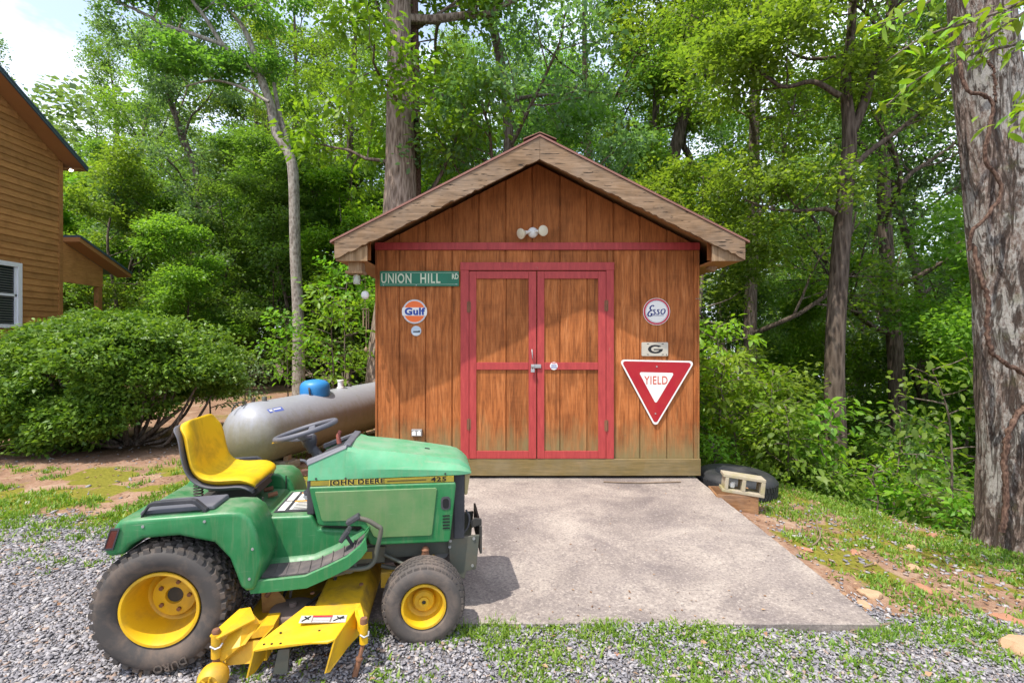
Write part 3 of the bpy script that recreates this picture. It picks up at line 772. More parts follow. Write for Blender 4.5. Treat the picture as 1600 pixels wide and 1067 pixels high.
# siding boards with grooves between them
grooves = [XL] + [wx(g) for g in (624, 665, 706.5, 748, 790, 832, 875, 917, 958.5, 1000, 1042, 1084)] + [XR]
DX0, DX1 = wx(722), wx(956)
def board(x0, x1, z0, z1f, parent, mat, y0=YW, y1=YW+.0139):
    """one plank, chamfered on its front edges; z1f gives its top (a number or a function of x)"""
    c = .006; f = z1f if callable(z1f) else (lambda x: z1f)
    A = [(x0, y1, z0), (x1, y1, z0), (x1, y1, f(x1)), (x0, y1, f(x0))]
    xm = XC if (x0 < XC < x1 and callable(z1f)) else None
    B = [(x0+c, y0, z0), (x1-c, y0, z0), (x1-c, y0, f(x1)), (x0+c, y0, f(x0))]
    if xm is not None:
        A.insert(3, (xm, y1, f(xm))); B.insert(3, (xm, y0, f(xm)))
    mm = MB(); mm.prism(A, B); return sb(mm, 'board', mat, parent)
for a, b in zip(grooves[:-1], grooves[1:]):
    a2, b2 = a+.0035, b-.0035
    if a < DX0-.01:
        board(a2, min(b2, DX0+.05), ZB+.19, 2.70, wall_f, M['siding'])
    elif b > DX1+.01:
        board(max(a2, DX1-.05), b2, ZB+.19, 2.70, wall_f, M['siding'])
    if DX0-.01 <= a and b <= DX1+.15 and a < DX1-.05:
        board(a2, min(b2, DX1-.056), 2.50, 2.70, wall_f, M['siding'])
    board(a2, b2, 2.715, lambda x: roof_under(x)-.055, wall_f, M['gable'])
# red band, base board, corner strip
m = MB(); m.box(XL-.004, XR+.004, YW-.024, YW-.0005, wz(391), wz(379.5)); sb(m, 'trim_band', M['red'], bevel=.003)
m = MB(); m.box(XL-.01, XR+.012, YW-.030, YW-.0005, ZB, wz(716)); sb(m, 'base_board', M['base'], bevel=.004)
m = MB(); m.box(XL-.002, XL+.018, YW-.012, YW-.0005, wz(716)+.002, wz(391)-.002); sb(m, 'corner_strip', M['siding'])
m = MB(); m.box(XR-.018, XR+.002, YW-.012, YW-.0005, wz(716)+.002, wz(391)-.002); sb(m, 'corner_strip', M['siding'])
m = MB(); rn = np.random.RandomState(9)
for gx_ in (606, 645, 685, 980, 1021, 1063):
    for pz in (405, 470, 540, 610, 680): m.disc((wx(gx_+rn.uniform(-12, 12)), YW-.0025, wz(pz+rn.uniform(-4, 4))), (0, 1, 0), .0045, .003, 7)
for gx_ in (700, 748, 790, 832, 875, 917, 958):
    for pz in (355, 320): m.disc((wx(gx_+rn.uniform(-14, 14)), YW-.0025, wz(pz+rn.uniform(-4, 4))), (0, 1, 0), .0045, .003, 7)
nl = sb(m, 'nail_heads', M['rust'], wall_f); nl['kind'] = 'stuff'
# door casing
zt, zb = wz(410.5), wz(716)+.003
m = MB(); m.box(wx(720), wx(733), YW-.032, YW-.001, zb, wz(423)-.0015); sb(m, 'door_casing', M['red'], bevel=.003)
m = MB(); m.box(wx(946.5), wx(958.5), YW-.032, YW-.001, zb, wz(423)-.0015); sb(m, 'door_casing', M['red'], bevel=.003)
m = MB(); m.box(wx(719.5), wx(959), YW-.034, YW-.001, wz(423), zt); sb(m, 'door_casing', M['red'], bevel=.003)
def door(x0, x1, sl, sr, gr):
    y0, y1 = YW-.028, YW-.006
    m = MB(); m.box(wx(x0)+.006, wx(x1)-.006, YW-.005, YW+.012, zb+.004, wz(425)); d = sb(m, 'door', M['siding'])
    xs = [x0+sl-1.5]+gr+[x1-sr+1.5]
    for a, b in zip(xs[:-1], xs[1:]):
        board(wx(a)+.0035, wx(b)-.0035, zb+.07, wz(433), d, M['siding'], YW-.017, YW-.0051)
    def rail(a, b, t, u, nm, yo=0):
        q = MB(); q.box(wx(a), wx(b), y0-.007+yo, y1-.0125, wz(u), wz(t)); sb(q, nm, M['red'], d, bevel=.003)
    rail(x0+.6, x0+sl, 424.5, 715.3, 'stile'); rail(x1-sr, x1-.6, 424.5, 715.3, 'stile')
    rail(x0+sl+.15, x1-sr-.15, 424.5, 436, 'rail', .002); rail(x0+sl+.15, x1-sr-.15, 566, 577.5, 'rail', .002); rail(x0+sl+.15, x1-sr-.15, 703.5, 715.3, 'rail', .002)
    return d
dl = door(733, 838.3, 11.5, 12.5, [791]); dr = door(838.7, 946.5, 11.5, 12.5, [875, 917])
def hinge(px, py, d):
    q = MB(); q.tube([(wx(px), YW-.040, wz(py+9)), (wx(px), YW-.040, wz(py-9))], .008, 8); q.box(wx(px-3), wx(px+3), YW-.037, YW-.0325, wz(py+8), wz(py-8)); sb(q, 'hinge', M['rust'], d)
hinge(733, 480, dl); hinge(733, 662, dl); hinge(946.5, 478, dr); hinge(946.5, 664, dr)
q = MB(); q.tube([(wx(831), YW-.035, wz(546)), (wx(831), YW-.062, wz(549)), (wx(831.5), YW-.066, wz(555)), (wx(831.5), YW-.062, wz(559)), (wx(832), YW-.035, wz(561))], .006, 8); sb(q, 'pull_handle', M['zinc'], dl, smooth=60)
q = MB(); q.box(wx(829.5), wx(845), YW-.055, YW-.0355, wz(574.5), wz(569)); q.box(wx(829.8), wx(834.5), YW-.066, YW-.0552, wz(573), wz(569.5)); sb(q, 'hasp', M['zinc'], dl, bevel=.002)
q = MB(); q.box(wx(829), wx(834.8), YW-.080, YW-.056, wz(581), wz(576)); q.tube([(wx(830.3), YW-.066, wz(576)), (wx(830.3), YW-.066, wz(572)), (wx(833.6), YW-.066, wz(572)), (wx(833.6), YW-.066, wz(576))], .004, 6); sb(q, 'padlock', M['zinc'], dl, bevel=.003)
# round sticker on the middle rail of the right door
q = MB(); q.lathe([(.0, 0), (.044, 0), (.044, .0015), (0, .0015)], (wx(865), YW-.0335, wz(571.5)), (0, -1, 0), 20); st = sb(q, 'sticker', M['sign_white'], dr)
q = MB()
for pz, w in ((570.5, .030), (573.6, .034)): q.box(wx(865)-w, wx(865)+w, YW-.0375, YW-.0352, wz(pz)-.005, wz(pz)+.003)
sb(q, 'sticker_print', M['blue'], dr)
q = MB(); q.box(wx(865)-.022, wx(865)+.022, YW-.0375, YW-.0352, wz(567.2)-.004, wz(567.2)+.004); sb(q, 'sticker_print', M['badge_red'], dr)
# roof: two metal sheets with ribs on a deck, ridge cap
YF = 5.31; YB = YW+DEPTH+.35
def rz(x): return ZAP-abs(x-XC)*SLOPE
for s in (-1, 1):
    xe = XC+s*2.13
    m = MB(); m.prism([(XC, YF, ZAP-.055), (xe, YF, rz(xe)-.055), (xe, YF, rz(xe)-.012), (XC, YF, ZAP-.012)], [(XC, YB, ZAP-.055), (xe, YB, rz(xe)-.055), (xe, YB, rz(xe)-.012), (XC, YB, ZAP-.012)])
    sb(m, 'roof_deck', M['soffit'])
    m = MB(); xo = xe+s*.03; n = 40; A = []; 
    top = []; bot = []
    for k in range(n*4+1):
        y = YF-.045+(YB-YF+.08)*k/(n*4); h = .014 if (k % 8) in (3, 4) else 0
        top.append((y, h))
    m.loft([[(XC+s*.0, y, ZAP+.012+h), (xo, y, rz(xo)+.012+h), (xo, y, rz(xo)-.010), (XC+s*.0, y, ZAP-.010)] for y, h in top]); sb(m, 'metal_roof', M['roof_metal'])
m = MB(); m.prism([(XC-.17, YF-.05, ZAP-.045), (XC, YF-.05, ZAP+.026), (XC+.17, YF-.05, ZAP-.045), (XC+.17, YF-.05, ZAP-.037), (XC, YF-.05, ZAP+.034), (XC-.17, YF-.05, ZAP-.035)],
                  [(XC-.17, YB+.04, ZAP-.045), (XC, YB+.04, ZAP+.030), (XC+.17, YB+.04, ZAP-.045), (XC+.17, YB+.04, ZAP-.035), (XC, YB+.04, ZAP+.042), (XC-.17, YB+.04, ZAP-.035)]); sb(m, 'ridge_cap', M['roof_metal'])
# rake boards with worn lower edges
def rake(s):
    r = np.random.RandomState(20+s); n = 60; A = []; up = []
    for k in range(n+1):
        t = k/n; x = XC+s*(0.0015+t*2.115); lo = rz(x)-.245+.035*t+(r.uniform(0, .006) if r.rand() < .8 else r.uniform(.008, .02))
        A.append((x, lo)); up.append((x, rz(x)-.015))
    poly = A+up[::-1]; m = MB(); m.xz(poly, YF-.036, YF-.0005); sb(m, 'rake_board', M['fascia'])
rake(-1); rake(1)
for s in (-1, 1):                            # boxed eave ends and soffits
    xe = XC+s*2.118; xi = XC+s*1.79; z0 = rz(xe)-.212
    m = MB(); m.xz([(xe-s*.004, z0), (xi, z0), (xi, z0+.16), (xe-s*.004, z0+.05)], YF+.0005, YF+.02); sb(m, 'eave_return', M['raw_wood'])
    xw = XL if s < 0 else XR
    m = MB(); m.box(min(xe-s*.01, xw+s*.001), max(xe-s*.01, xw+s*.001), YF+.021, YB-.02, z0+.004, z0+.024); sb(m, 'soffit', M['soffit'])
    m = MB(); m.box(min(xe-s*.012, xe-s*.034), max(xe-s*.012, xe-s*.034), YF+.021, YB-.02, z0+.025, z0+.175); sb(m, 'fascia', M['raw_wood'])
    m = MB(); m.box(min(xi-s*.001, xw+s*.002), max(xi-s*.001, xw+s*.002), YF+.12, YF+.14, z0+.026, z0+.30); sb(m, 'eave_block', M['gable'])

# ------------------------------------------------------------------ things fixed or hung on the shed
def Mw(px, py, y):      # a plane on the wall: x right, y up, facing the camera
    return Matrix.Translation((wx(px), y, wz(py))) @ Matrix.Rotation(R(90), 4, 'X')
def local(root, Mx): return Matrix.Translation(-Vector(root.location)) @ Mx

def rounded(poly, rad, n=5):
    out = []; N_ = len(poly)
    for i in range(N_):
        p = Vector(poly[i]); a = Vector(poly[i-1]); b = Vector(poly[(i+1) % N_])
        da = (a-p).normalized(); db = (b-p).normalized(); ang = da.angle(db); d = rad/math.tan(ang/2)
        c = p+(da+db).normalized()*(rad/math.sin(ang/2)); s0 = p+da*d-c; s1 = p+db*d-c
        for k in range(n+1):
            t = k/n; v = s0.slerp(s1, t, s0) if False else None
            a0 = math.atan2(s0.y, s0.x); a1 = math.atan2(s1.y, s1.x); dd = (a1-a0+math.pi) % (2*math.pi)-math.pi
            out.append((c.x+rad*math.cos(a0+dd*t), c.y+rad*math.sin(a0+dd*t)))
    return out
def plate(poly, y0, y1, name, mat, root, bevel=0.0):
    m = MB(); m.xz(poly, y0, y1); return m.build(name, mat, root, org=tuple(root.location), bevel=bevel)
def rect(px0, px1, py0, py1): return [(wx(px0), wz(py1)), (wx(px1), wz(py1)), (wx(px1), wz(py0)), (wx(px0), wz(py0))]

t = empty('street_sign', (wx(656), YW-.02, wz(436)), 'long green street name sign lettered UNION HILL RD in pale capitals', 'sign')
pl = plate(rounded(rect(594.5, 717.5, 424, 447.5), .008, 3), YW-.022, YW-.018, 'sign_plate', M['sign_green'], t)
text_mesh('UNION', .150, 'lettering', M['sign_letter'], t, local(t, Mw(620, 436.2, YW-.0225)), .66, .0030, .0006, space=1.10)
text_mesh('HILL', .150, 'lettering', M['sign_letter'], t, local(t, Mw(672.5, 436.2, YW-.0225)), .70, .0030, .0006, space=1.16)
text_mesh('RD', .080, 'lettering', M['sign_letter'], t, local(t, Mw(711.5, 433, YW-.0225)), .72, .0018, .0006)
m = MB()
for py in (426.8, 444.6): m.box(wx(597), wx(716), YW-.0229, YW-.0221, wz(py)-.0012, wz(py)+.0012)
m.build('border_line', M['sign_letter'], t, org=tuple(t.location))
m = MB()
for px, py in ((713, 428), (713, 444.5), (600, 446), (651, 446)): m.disc((wx(px), YW-.0245, wz(py)), (0, 1, 0), .006, .003, 8)
m.build('screw', M['zinc'], t, org=tuple(t.location))

def discs(t, px, py, y, layers):
    for r_px, mat, nm, d in layers:
        m = MB(); m.lathe([(0, 0), (r_px*K, 0), (r_px*K, d), (0, d)], (wx(px), y, wz(py)), (0, -1, 0), 48); m.build(nm, mat, t, org=tuple(t.location))
# orange and white round badge with blue word
gx, gy = 648, 487
t = empty('round_badge', (wx(gx), YW-.01, wz(gy)), 'round orange badge sign with a white band and blue lettering', 'sign')
discs(t, gx, gy, YW-.006, [(18.9, M['zinc'], 'rim', .004), (18.5, M['sign_white'], 'badge_plate', .006), (17.9, M['navy'], 'ring', .0065), (17.5, M['sign_white'], 'ring', .007), (16.6, M['orange'], 'orange_disc', .0075)])
hw = math.sqrt(16.6**2-6.5**2)
arc = [(gx+19.6*math.cos(a), gy-19.6*math.sin(a)*.98) for a in np.linspace(-.34, .34, 9)]
arc2 = [(gx-19.6*math.cos(a), gy-19.6*math.sin(a)*.98) for a in np.linspace(.34, -.34, 9)]
arc2 = [(x, 2*gy-y) for x, y in arc2][::-1]
arcp = [(wx(x), wz(y)) for x, y in arc]+[(wx(2*gx-x), wz(y)) for x, y in arc[::-1]]
plate(arcp, YW-.0162, YW-.0137, 'band', M['sign_white'], t)
text_mesh('Gulf', .108, 'lettering', M['blue'], t, local(t, Mw(gx, gy+.3, YW-.0168)), 1.12, .0052, .0006, space=1.08)
# small pale badge below
t = empty('small_round_badge', (wx(650.5), YW-.01, wz(517)), 'small pale blue round badge below the orange badge', 'sign')
discs(t, 650.5, 517, YW-.006, [(8.0, M['zinc'], 'rim', .004), (7.2, M['pale_blue'], 'badge_plate', .0055)])
m = MB(); m.xz([(wx(645.8), wz(519.2)), (wx(656.5), wz(519.2)), (wx(656.8), wz(516.8)), (wx(654.8), wz(516.6)), (wx(653.4), wz(517.2)), (wx(646), wz(517.4))], YW-.0125, YW-.0117); m.build('vehicle_outline', M['ink'], t, org=tuple(t.location))
m = MB(); m.xz([(wx(644.5), wz(521.8)), (wx(656.5), wz(521.8)), (wx(654.5), wz(523.2)), (wx(646.5), wz(523.2))], YW-.0125, YW-.0117); m.build('printed_strip', M['sign_white'], t, org=tuple(t.location))
# red ringed badge with blue script
ex, ey = 1025.5, 487
t = empty('ringed_badge', (wx(ex), YW-.01, wz(ey)), 'round white badge sign with a red ring and dark blue script', 'sign')
discs(t, ex, ey, YW-.006, [(21.0, M['sign_white'], 'badge_plate', .004), (20.3, M['badge_red'], 'red_ring', .0047), (17.6, M['sign_white'], 'inner_disc', .0054), (17.0, M['navy'], 'thin_ring', .006), (16.6, M['sign_white'], 'centre_disc', .0066)])
m = MB()
def stroke(pts, w):
    P = spline([(wx(ex+x), 0, wz(ey+y)) for x, y in pts], 26); L_ = []; R_ = []
    for i, p in enumerate(P):
        q = P[min(i+1, 25)]-P[max(i-1, 0)]; q = q/max(np.linalg.norm(q), 1e-9); nn = np.array([-q[2], 0, q[0]])
        ww = w*K*(.55+.45*abs(q[2])) if hasattr(w, '__len__') is False else w
        L_.append(p+nn*ww); R_.append(p-nn*ww)
    m.loft([[(a[0], YW-.0135, a[2]), (b[0], YW-.0135, b[2]), (b[0], YW-.0125, b[2]), (a[0], YW-.0125, a[2])] for a, b in zip(L_, R_)])
stroke([(-4.0, -8.2), (-6.2, -9.6), (-9.2, -7.6), (-10.2, -4.6), (-8.4, -2.4), (-6.4, -2.2)], 1.15)
stroke([(-6.4, -2.2), (-10.5, -.6), (-13.4, 3.2), (-13.0, 6.2), (-10.6, 7.4), (-8.2, 5.6), (-7.8, 3.4), (-9.6, 2.9)], 1.25)
stroke([(-1.5, -3.0), (-4.6, -2.4), (-3.6, 0.2), (-2.2, 2.2), (-3.6, 4.2), (-6.4, 4.0)], 1.05)
stroke([(4.6, -3.2), (1.6, -2.6), (2.4, 0.0), (3.8, 2.2), (2.2, 4.2), (-.6, 3.8)], 1.05)
stroke([(10.6, -3.8), (7.8, -2.6), (6.8, 1.2), (8.4, 3.8), (11.4, 2.6), (13.2, -1.0), (12.2, -3.6), (10.6, -3.8)], 1.0)
stroke([(-10.0, 6.8), (-4, 6.0), (4, 6.2), (11.2, 5.8)], .75)
m.build('script', M['navy'], t, org=tuple(t.location))
# number plate with an oval letter
t = empty('number_plate', (wx(1023), YW-.01, wz(545.5)), 'beige number plate with a black oval G emblem', 'number plate')
plate(rounded(rect(1002, 1043.5, 534.8, 556.2), .012, 4), YW-.012, YW-.009, 'plate_sheet', M['plate'], t, .001)
gx, gy = 1023.6, 545.4
def ell(a, b, n, a0, a1): return [(gx+a*math.cos(q), gy-b*math.sin(q)) for q in np.linspace(a0, a1, n)]
o = ell(11.6, 6.8, 40, R(35), R(360)); i_ = ell(6.6, 4.1, 40, R(360), R(45))
m = MB(); A = [(wx(x), YW-.0128, wz(y)) for x, y in o]; B = [(wx(x), YW-.0128, wz(y)) for x, y in i_[::-1]]
m.loft([[a, b, (b[0], YW-.0122, b[2]), (a[0], YW-.0122, a[2])] for a, b in zip(A, B)])
m.box(wx(gx-2.6), wx(gx+11.55), YW-.0128, YW-.0122, wz(gy+1.6), wz(gy-.3)); m.box(wx(gx+6.2), wx(gx+10.6), YW-.0132, YW-.0129, wz(gy+3.6), wz(gy+.4))
m.build('emblem', M['ink'], t, org=tuple(t.location))
m = MB()
for px, py in ((1012, 537.4), (1035, 537.4), (1012, 553.8), (1035, 553.8)): m.box(wx(px-1.6), wx(px+1.6), YW-.0126, YW-.0122, wz(py)-.004, wz(py)+.004)
m.disc((wx(1041), YW-.0145, wz(554)), (0, 1, 0), .006, .003, 8)
m.build('bolt_slot', M['dark'], t, org=tuple(t.location))
# yield sign
t = empty('yield_sign', (wx(1025), YW-.02, wz(612)), 'red and white triangular YIELD sign on the right wall', 'sign')
tri = [(wx(966.5), wz(561.5)), (wx(1023.2), wz(667.5)), (wx(1085), wz(564))]
def tri_in(k): 
    c = Vector((sum(p[0] for p in tri)/3, sum(p[1] for p in tri)/3)); return [tuple(c+(Vector(p)-c)*k) for p in tri]
plate(rounded(tri, .034, 6), YW-.0225, YW-.018, 'white_border', M['sign_white'], t)
plate(rounded(tri_in(.932), .026, 6), YW-.0232, YW-.02255, 'red_face', M['sign_red'], t)
c = Vector(((wx(1024.5)), wz(603.5))); plate(rounded([(wx(997.5), wz(581.2)), (wx(1023.8), wz(630.5)), (wx(1052.5), wz(582.4))], .016, 5), YW-.0239, YW-.02325, 'white_centre', M['sign_white'], t)
text_mesh('YIELD', .132, 'lettering', M['yield_letter'], t, local(t, Mw(1024.3, 594.5, YW-.0243)), .72, .0022, .0004, space=1.1)
m = MB()
for px, py in ((1025.3, 572.5), (1023.2, 645.5)): m.disc((wx(px), YW-.027, wz(py)), (0, 1, 0), .009, .004, 10)
m.build('bolt', M['zinc'], t, org=tuple(t.location))
# floodlight on the gable
def fl(x, y): return (wx(x), wz(y))
t = empty('floodlight', (wx(832), YW-.02, wz(365)), 'twin cream floodlight on the gable above the red band', 'lamp')
yb = YW-.0005; org = tuple(t.location)
m = MB(); m.lathe([(0, 0), (.058, 0), (.060, .02), (.045, .04), (0, .045)], (wx(832.5), yb, wz(364)), (0, -1, 0), 20); m.build('mount', M['white'], t, smooth=50, org=org)
for s, c, ax in ((-1, (wx(823), YW-.065, wz(365)), Vector((-.72, -.62, -.30))), (1, (wx(841.5), YW-.065, wz(363.5)), Vector((.45, -.88, -.12)))):
    m = MB(); m.tube([(wx(832.5+s*3), YW-.035, wz(362.5)), c], .016, 8); m.lathe([(.017, -.015), (.020, .01), (.024, .03)], c, ax, 14, True); a = m.build('lamp_holder', M['white'], t, smooth=50, org=org)
    m = MB(); m.lathe([(.018, .025), (.030, .045), (.052, .075), (.060, .092), (.058, .102), (.034, .110), (0, .112)], c, ax, 20); m.build('bulb', M['bulb'], t, smooth=40, org=org)
# outlet box
t = empty('outlet_box', (wx(652), YW-.02, wz(675)), 'small metal outlet box low on the shed wall', 'outlet'); org = tuple(t.location)
m = MB(); m.box(wx(644), wx(660.3), YW-.05, YW-.0005, wz(680.5), wz(669.8)); m.build('box_body', M['zinc'], t, bevel=.005, org=org)
for px in (648.2, 656): 
    m = MB(); m.xz([(wx(px-3), wz(679)), (wx(px+3), wz(679)), (wx(px+3), wz(674)), (wx(px), wz(671.5)), (wx(px-3), wz(674))], YW-.056, YW-.0505); m.build('flip_cover', M['white'], t, bevel=.002, org=org)
# bee traps under the eaves
Yt = 5.46
def bt(px, py): p = W(px, py, Yt); return p
p = bt(557, 420); t = empty('bee_trap', p, 'wooden bee trap with a hanging glass jar under the left eave', 'bee trap')
a = bt(545.5, 405); b = bt(568.5, 424)
m = MB(); m.box(a[0]+.01, b[0]-.01, Yt-.06, Yt+.07, b[2], a[2]+.005); m.build('trap_box', M['raw_wood'], t, org=p, bevel=.003)
a = bt(542.5, 424.3); b = bt(569.5, 428.5)
m = MB(); m.box(a[0], b[0], Yt-.075, Yt+.085, b[2], a[2]); m.build('trap_base', M['raw_wood'], t, org=p, bevel=.003)
c = bt(557.5, 429); m = MB(); m.lathe([(.030, 0), (.036, .008), (.038, .09), (.033, .105), (.0, .107)], c, (0, 0, -1), 18); m.build('jar', M['jar'], t, smooth=40, org=p)
Yt = 5.75; p = W(1112.5, 417, Yt); t = empty('yellow_trap', p, 'small yellowish wooden trap under the right eave', 'bee trap')
m = MB(); m.rbox(p, (.085, .09, .085), Matrix.Rotation(.5, 3, 'Y')); m.build('trap_box', M['raw_wood'], t, org=p, bevel=.003)
m = MB(); m.tube([p, (p[0], p[1], p[2]+.13)], .004, 6); m.build('hanger', M['dark'], t, org=p)
# wind chime
Yc = 5.62
def cp(px, py, dy=0): q = W(px, py, Yc); return (q[0], q[1]+dy, q[2])
p = cp(570.5, 408); t = empty('wind_chime', p, 'wind chime with a white ball and hanging tubes beside the shed', 'wind chime')
m = MB(); m.tube([p, cp(570.5, 455)], .0025, 5); m.tube([cp(570.5, 467), cp(570.5, 482)], .0025, 5); m.tube([cp(571.5, 482), cp(572, 540)], .002, 5); m.build('cord', M['chime'], t, org=p)
m = MB(); m.lathe([(0, -.046), (.022, -.042), (.038, -.024), (.043, 0), (.038, .024), (.022, .042), (0, .046)], cp(570.5, 461), (0, 0, 1), 16); m.build('ball', M['white'], t, smooth=60, org=p)
m = MB(); m.disc(cp(571, 483.5), (0, 0, 1), .042, .010, 18); m.build('top_disc', M['chime'], t, org=p)
for k, (px, y1) in enumerate(((566.6, 511), (569.2, 509), (571.2, 514), (573.4, 517), (575.4, 513))):
    m = MB(); dy = (.02, -.03, .03, -.02, .01)[k]; m.tube([cp(px, 484, dy), cp(px, 486, dy), cp(px, y1, dy)], [.002, .006, .006], 7); m.build('chime_tube', M['chime'], t, org=p)
m = MB(); m.lathe([(0, -.030), (.018, -.02), (.020, 0), (.010, .025), (0, .034)], cp(572, 546), (0, 0, 1), 10); m.build('sail', M['chime'], t, smooth=60, org=p)
m = MB(); p0 = (wx(1086), YW-.02, wz(467)); m.tube([p0, (p0[0]+.09, YW-.03, p0[2]+.003)], .003, 5); tag(m.build('hook', M['zinc'], None), 'thin metal hook sticking out of the right shed corner', 'hook')

# ------------------------------------------------------------------ house at the left
HX = -12.3; HY1 = 14.0; HYR = 8.6; HS = 0.618
house = empty('house', (HX-3, 9, 0), 'two storey house with brown clapboard siding behind the round bush', 'house')
HO = (HX-3, 9, 0)
def hb(m, name, mat, parent=None, **kw): return m.build(name, mat, parent or house, org=HO, **kw)
def htop(y): return 6.58+HS*((HY1-y) if y > HYR else (HY1-HYR)-(HYR-y))
HY0 = 2*HYR-HY1
m = MB(); m.prism([(HX-.03, HY0, -.1), (HX-.03, HY1-.001, -.1), (HX-.03, HY1-.001, htop(HY1)), (HX-.03, HYR, htop(HYR)), (HX-.03, HY0, htop(HY0))], [(HX-9, HY0, -.1), (HX-9, HY1-.001, -.1), (HX-9, HY1-.001, htop(HY1)), (HX-9, HYR, htop(HYR)), (HX-9, HY0, htop(HY0))])
hw = hb(m, 'wall', M['house'])
ex_ = .163; nb = int(10.2/ex_)
WY0, WY1, WZ0, WZ1 = 11.75, 12.82, 2.0, 3.62
for k in range(nb):
    z = 0.35+k*ex_
    y1 = HY1-.11; 
    if z+ex_ > htop(y1): y1 = HYR+(htop(HYR)-z-ex_)/HS
    y0 = HY0 if z+ex_ < htop(HY0) else 2*HYR-y1
    if y1-y0 < .2: continue
    spans = [(y0, y1)]
    if WZ0-.05 < z+ex_ and z < WZ1+.02: spans = [(y0, WY0-.0), (WY1+.0, y1)]
    for a, b in spans:
        mm = MB(); mm.prism([(HX-.029, a, z), (HX+.012, a, z), (HX-.012, a, z+ex_), (HX-.029, a, z+ex_)], [(HX-.029, b, z), (HX+.012, b, z), (HX-.012, b, z+ex_), (HX-.029, b, z+ex_)]); hb(mm, 'board', M['house'], hw)
m = MB(); m.box(HX-.02, HX+.022, HY1-.11, HY1+.004, .2, 6.56); hb(m, 'corner_board', M['house'])
# roof with deep rake overhang
RO = .50
def hr(y): return htop(y)+.06
for a, b in ((HYR, HY1+.27), (HYR, HY0-.27)):
    za, zb_ = hr(HYR), hr(HYR)-HS*abs(b-HYR)
    m = MB(); m.prism([(HX+RO, a, za), (HX+RO, b, zb_), (HX+RO, b, zb_+.05), (HX+RO, a, za+.05)], [(HX-9.6, a, za), (HX-9.6, b, zb_), (HX-9.6, b, zb_+.05), (HX-9.6, a, za+.05)]); hb(m, 'roof', M['house_roof'])
    m = MB(); m.prism([(HX+RO-.01, a, za-.07), (HX+RO-.01, b, zb_-.07), (HX+RO-.01, b, zb_-.002), (HX+RO-.01, a, za-.002)], [(HX+RO-.05, a, za-.07), (HX+RO-.05, b, zb_-.07), (HX+RO-.05, b, zb_-.002), (HX+RO-.05, a, za-.002)]); hb(m, 'rake_trim', M['house_roof'])
    m = MB(); m.prism([(HX+RO-.051, a, za-.055), (HX+RO-.051, b, zb_-.055), (HX+RO-.051, b, zb_-.035), (HX+RO-.051, a, za-.035)], [(HX-9.4, a, za-.055), (HX-9.4, b, zb_-.055), (HX-9.4, b, zb_-.035), (HX-9.4, a, za-.035)]); hb(m, 'soffit', M['soffit'])
m = MB(); ze = hr(HYR)-HS*(HY1+.27-HYR); m.box(HX-.02, HX+RO-.052, HY1+.02, HY1+.25, ze-.08, ze-.058); hb(m, 'eave_box', M['soffit'])
lz = 6.345; m = MB(); m.lathe([(.03, 0), (.04, .03), (.055, .08), (0, .08)], (HX+.12, HY1+.12, lz+.10), (.5, -.25, -.8), 16); lo = hb(m, 'eave_lamp', M['white'], smooth=50)
m = MB(); m.lathe([(0, .081), (.048, .081), (.045, .09), (0, .096)], (HX+.12, HY1+.12, lz+.10), (.5, -.25, -.8), 16); hb(m, 'lamp_face', M['lamp_on'], lo)
# window
m = MB(); a, b, c_, d = WY0, WY1, WZ0, WZ1; fw = .11
for q in ((a, a+fw, c_, d), (b-fw, b, c_, d), (a+fw+.001, b-fw-.001, d-fw, d), (a+fw+.001, b-fw-.001, c_, c_+.09)): m.box(HX-.02, HX+.045, q[0], q[1], q[2], q[3])
wn = hb(m, 'window', M['white_trim'], bevel=.004)
zm = (c_+d)/2-.0
m = MB(); m.box(HX-.018, HX+.012, a+fw+.001, b-fw-.001, zm-.03, zm+.03); m.box(HX-.018, HX+.012, a+fw+.001, a+fw+.05, c_+.091, d-fw-.001); m.box(HX-.018, HX+.012, b-fw-.05, b-fw-.001, c_+.091, d-fw-.001); hb(m, 'sash', M['white_trim'], wn)
m = MB(); m.box(HX-.028, HX-.020, a+fw, b-fw, c_+.08, d-fw); hb(m, 'pane', M['glass'], wn)
for k in range(22):
    z = c_+.12+k*.062
    if abs(z-zm) < .035 or z > d-fw-.02: continue
    m = MB(); m.box(HX-.0195, HX-.0145, a+fw+.052, b-fw-.052, z, z+.018); hb(m, 'slat', M['blind'], wn)
# porch beyond the corner
PS = .40; PY1 = 15.3; py_e = PY1+.62
def pz(y): return 4.52-PS*(y-HY1)
m = MB(); m.prism([(HX+.5, HY1+.01, pz(HY1)), (HX+.5, py_e, pz(py_e)), (HX+.5, py_e, pz(py_e)+.06), (HX+.5, HY1+.01, pz(HY1)+.06)], [(HX-9, HY1+.01, pz(HY1)), (HX-9, py_e, pz(py_e)), (HX-9, py_e, pz(py_e)+.06), (HX-9, HY1+.01, pz(HY1)+.06)]); hb(m, 'porch_roof', M['house_roof'])
m = MB(); m.prism([(HX+.47, HY1+.01, pz(HY1)-.12), (HX+.47, py_e, pz(py_e)-.1), (HX+.47, py_e, pz(py_e)-.001), (HX+.47, HY1+.01, pz(HY1)-.001)], [(HX+.02, HY1+.01, pz(HY1)-.12), (HX+.02, py_e, pz(py_e)-.1), (HX+.02, py_e, pz(py_e)-.001), (HX+.02, HY1+.01, pz(HY1)-.001)]); hb(m, 'porch_soffit', M['soffit'])
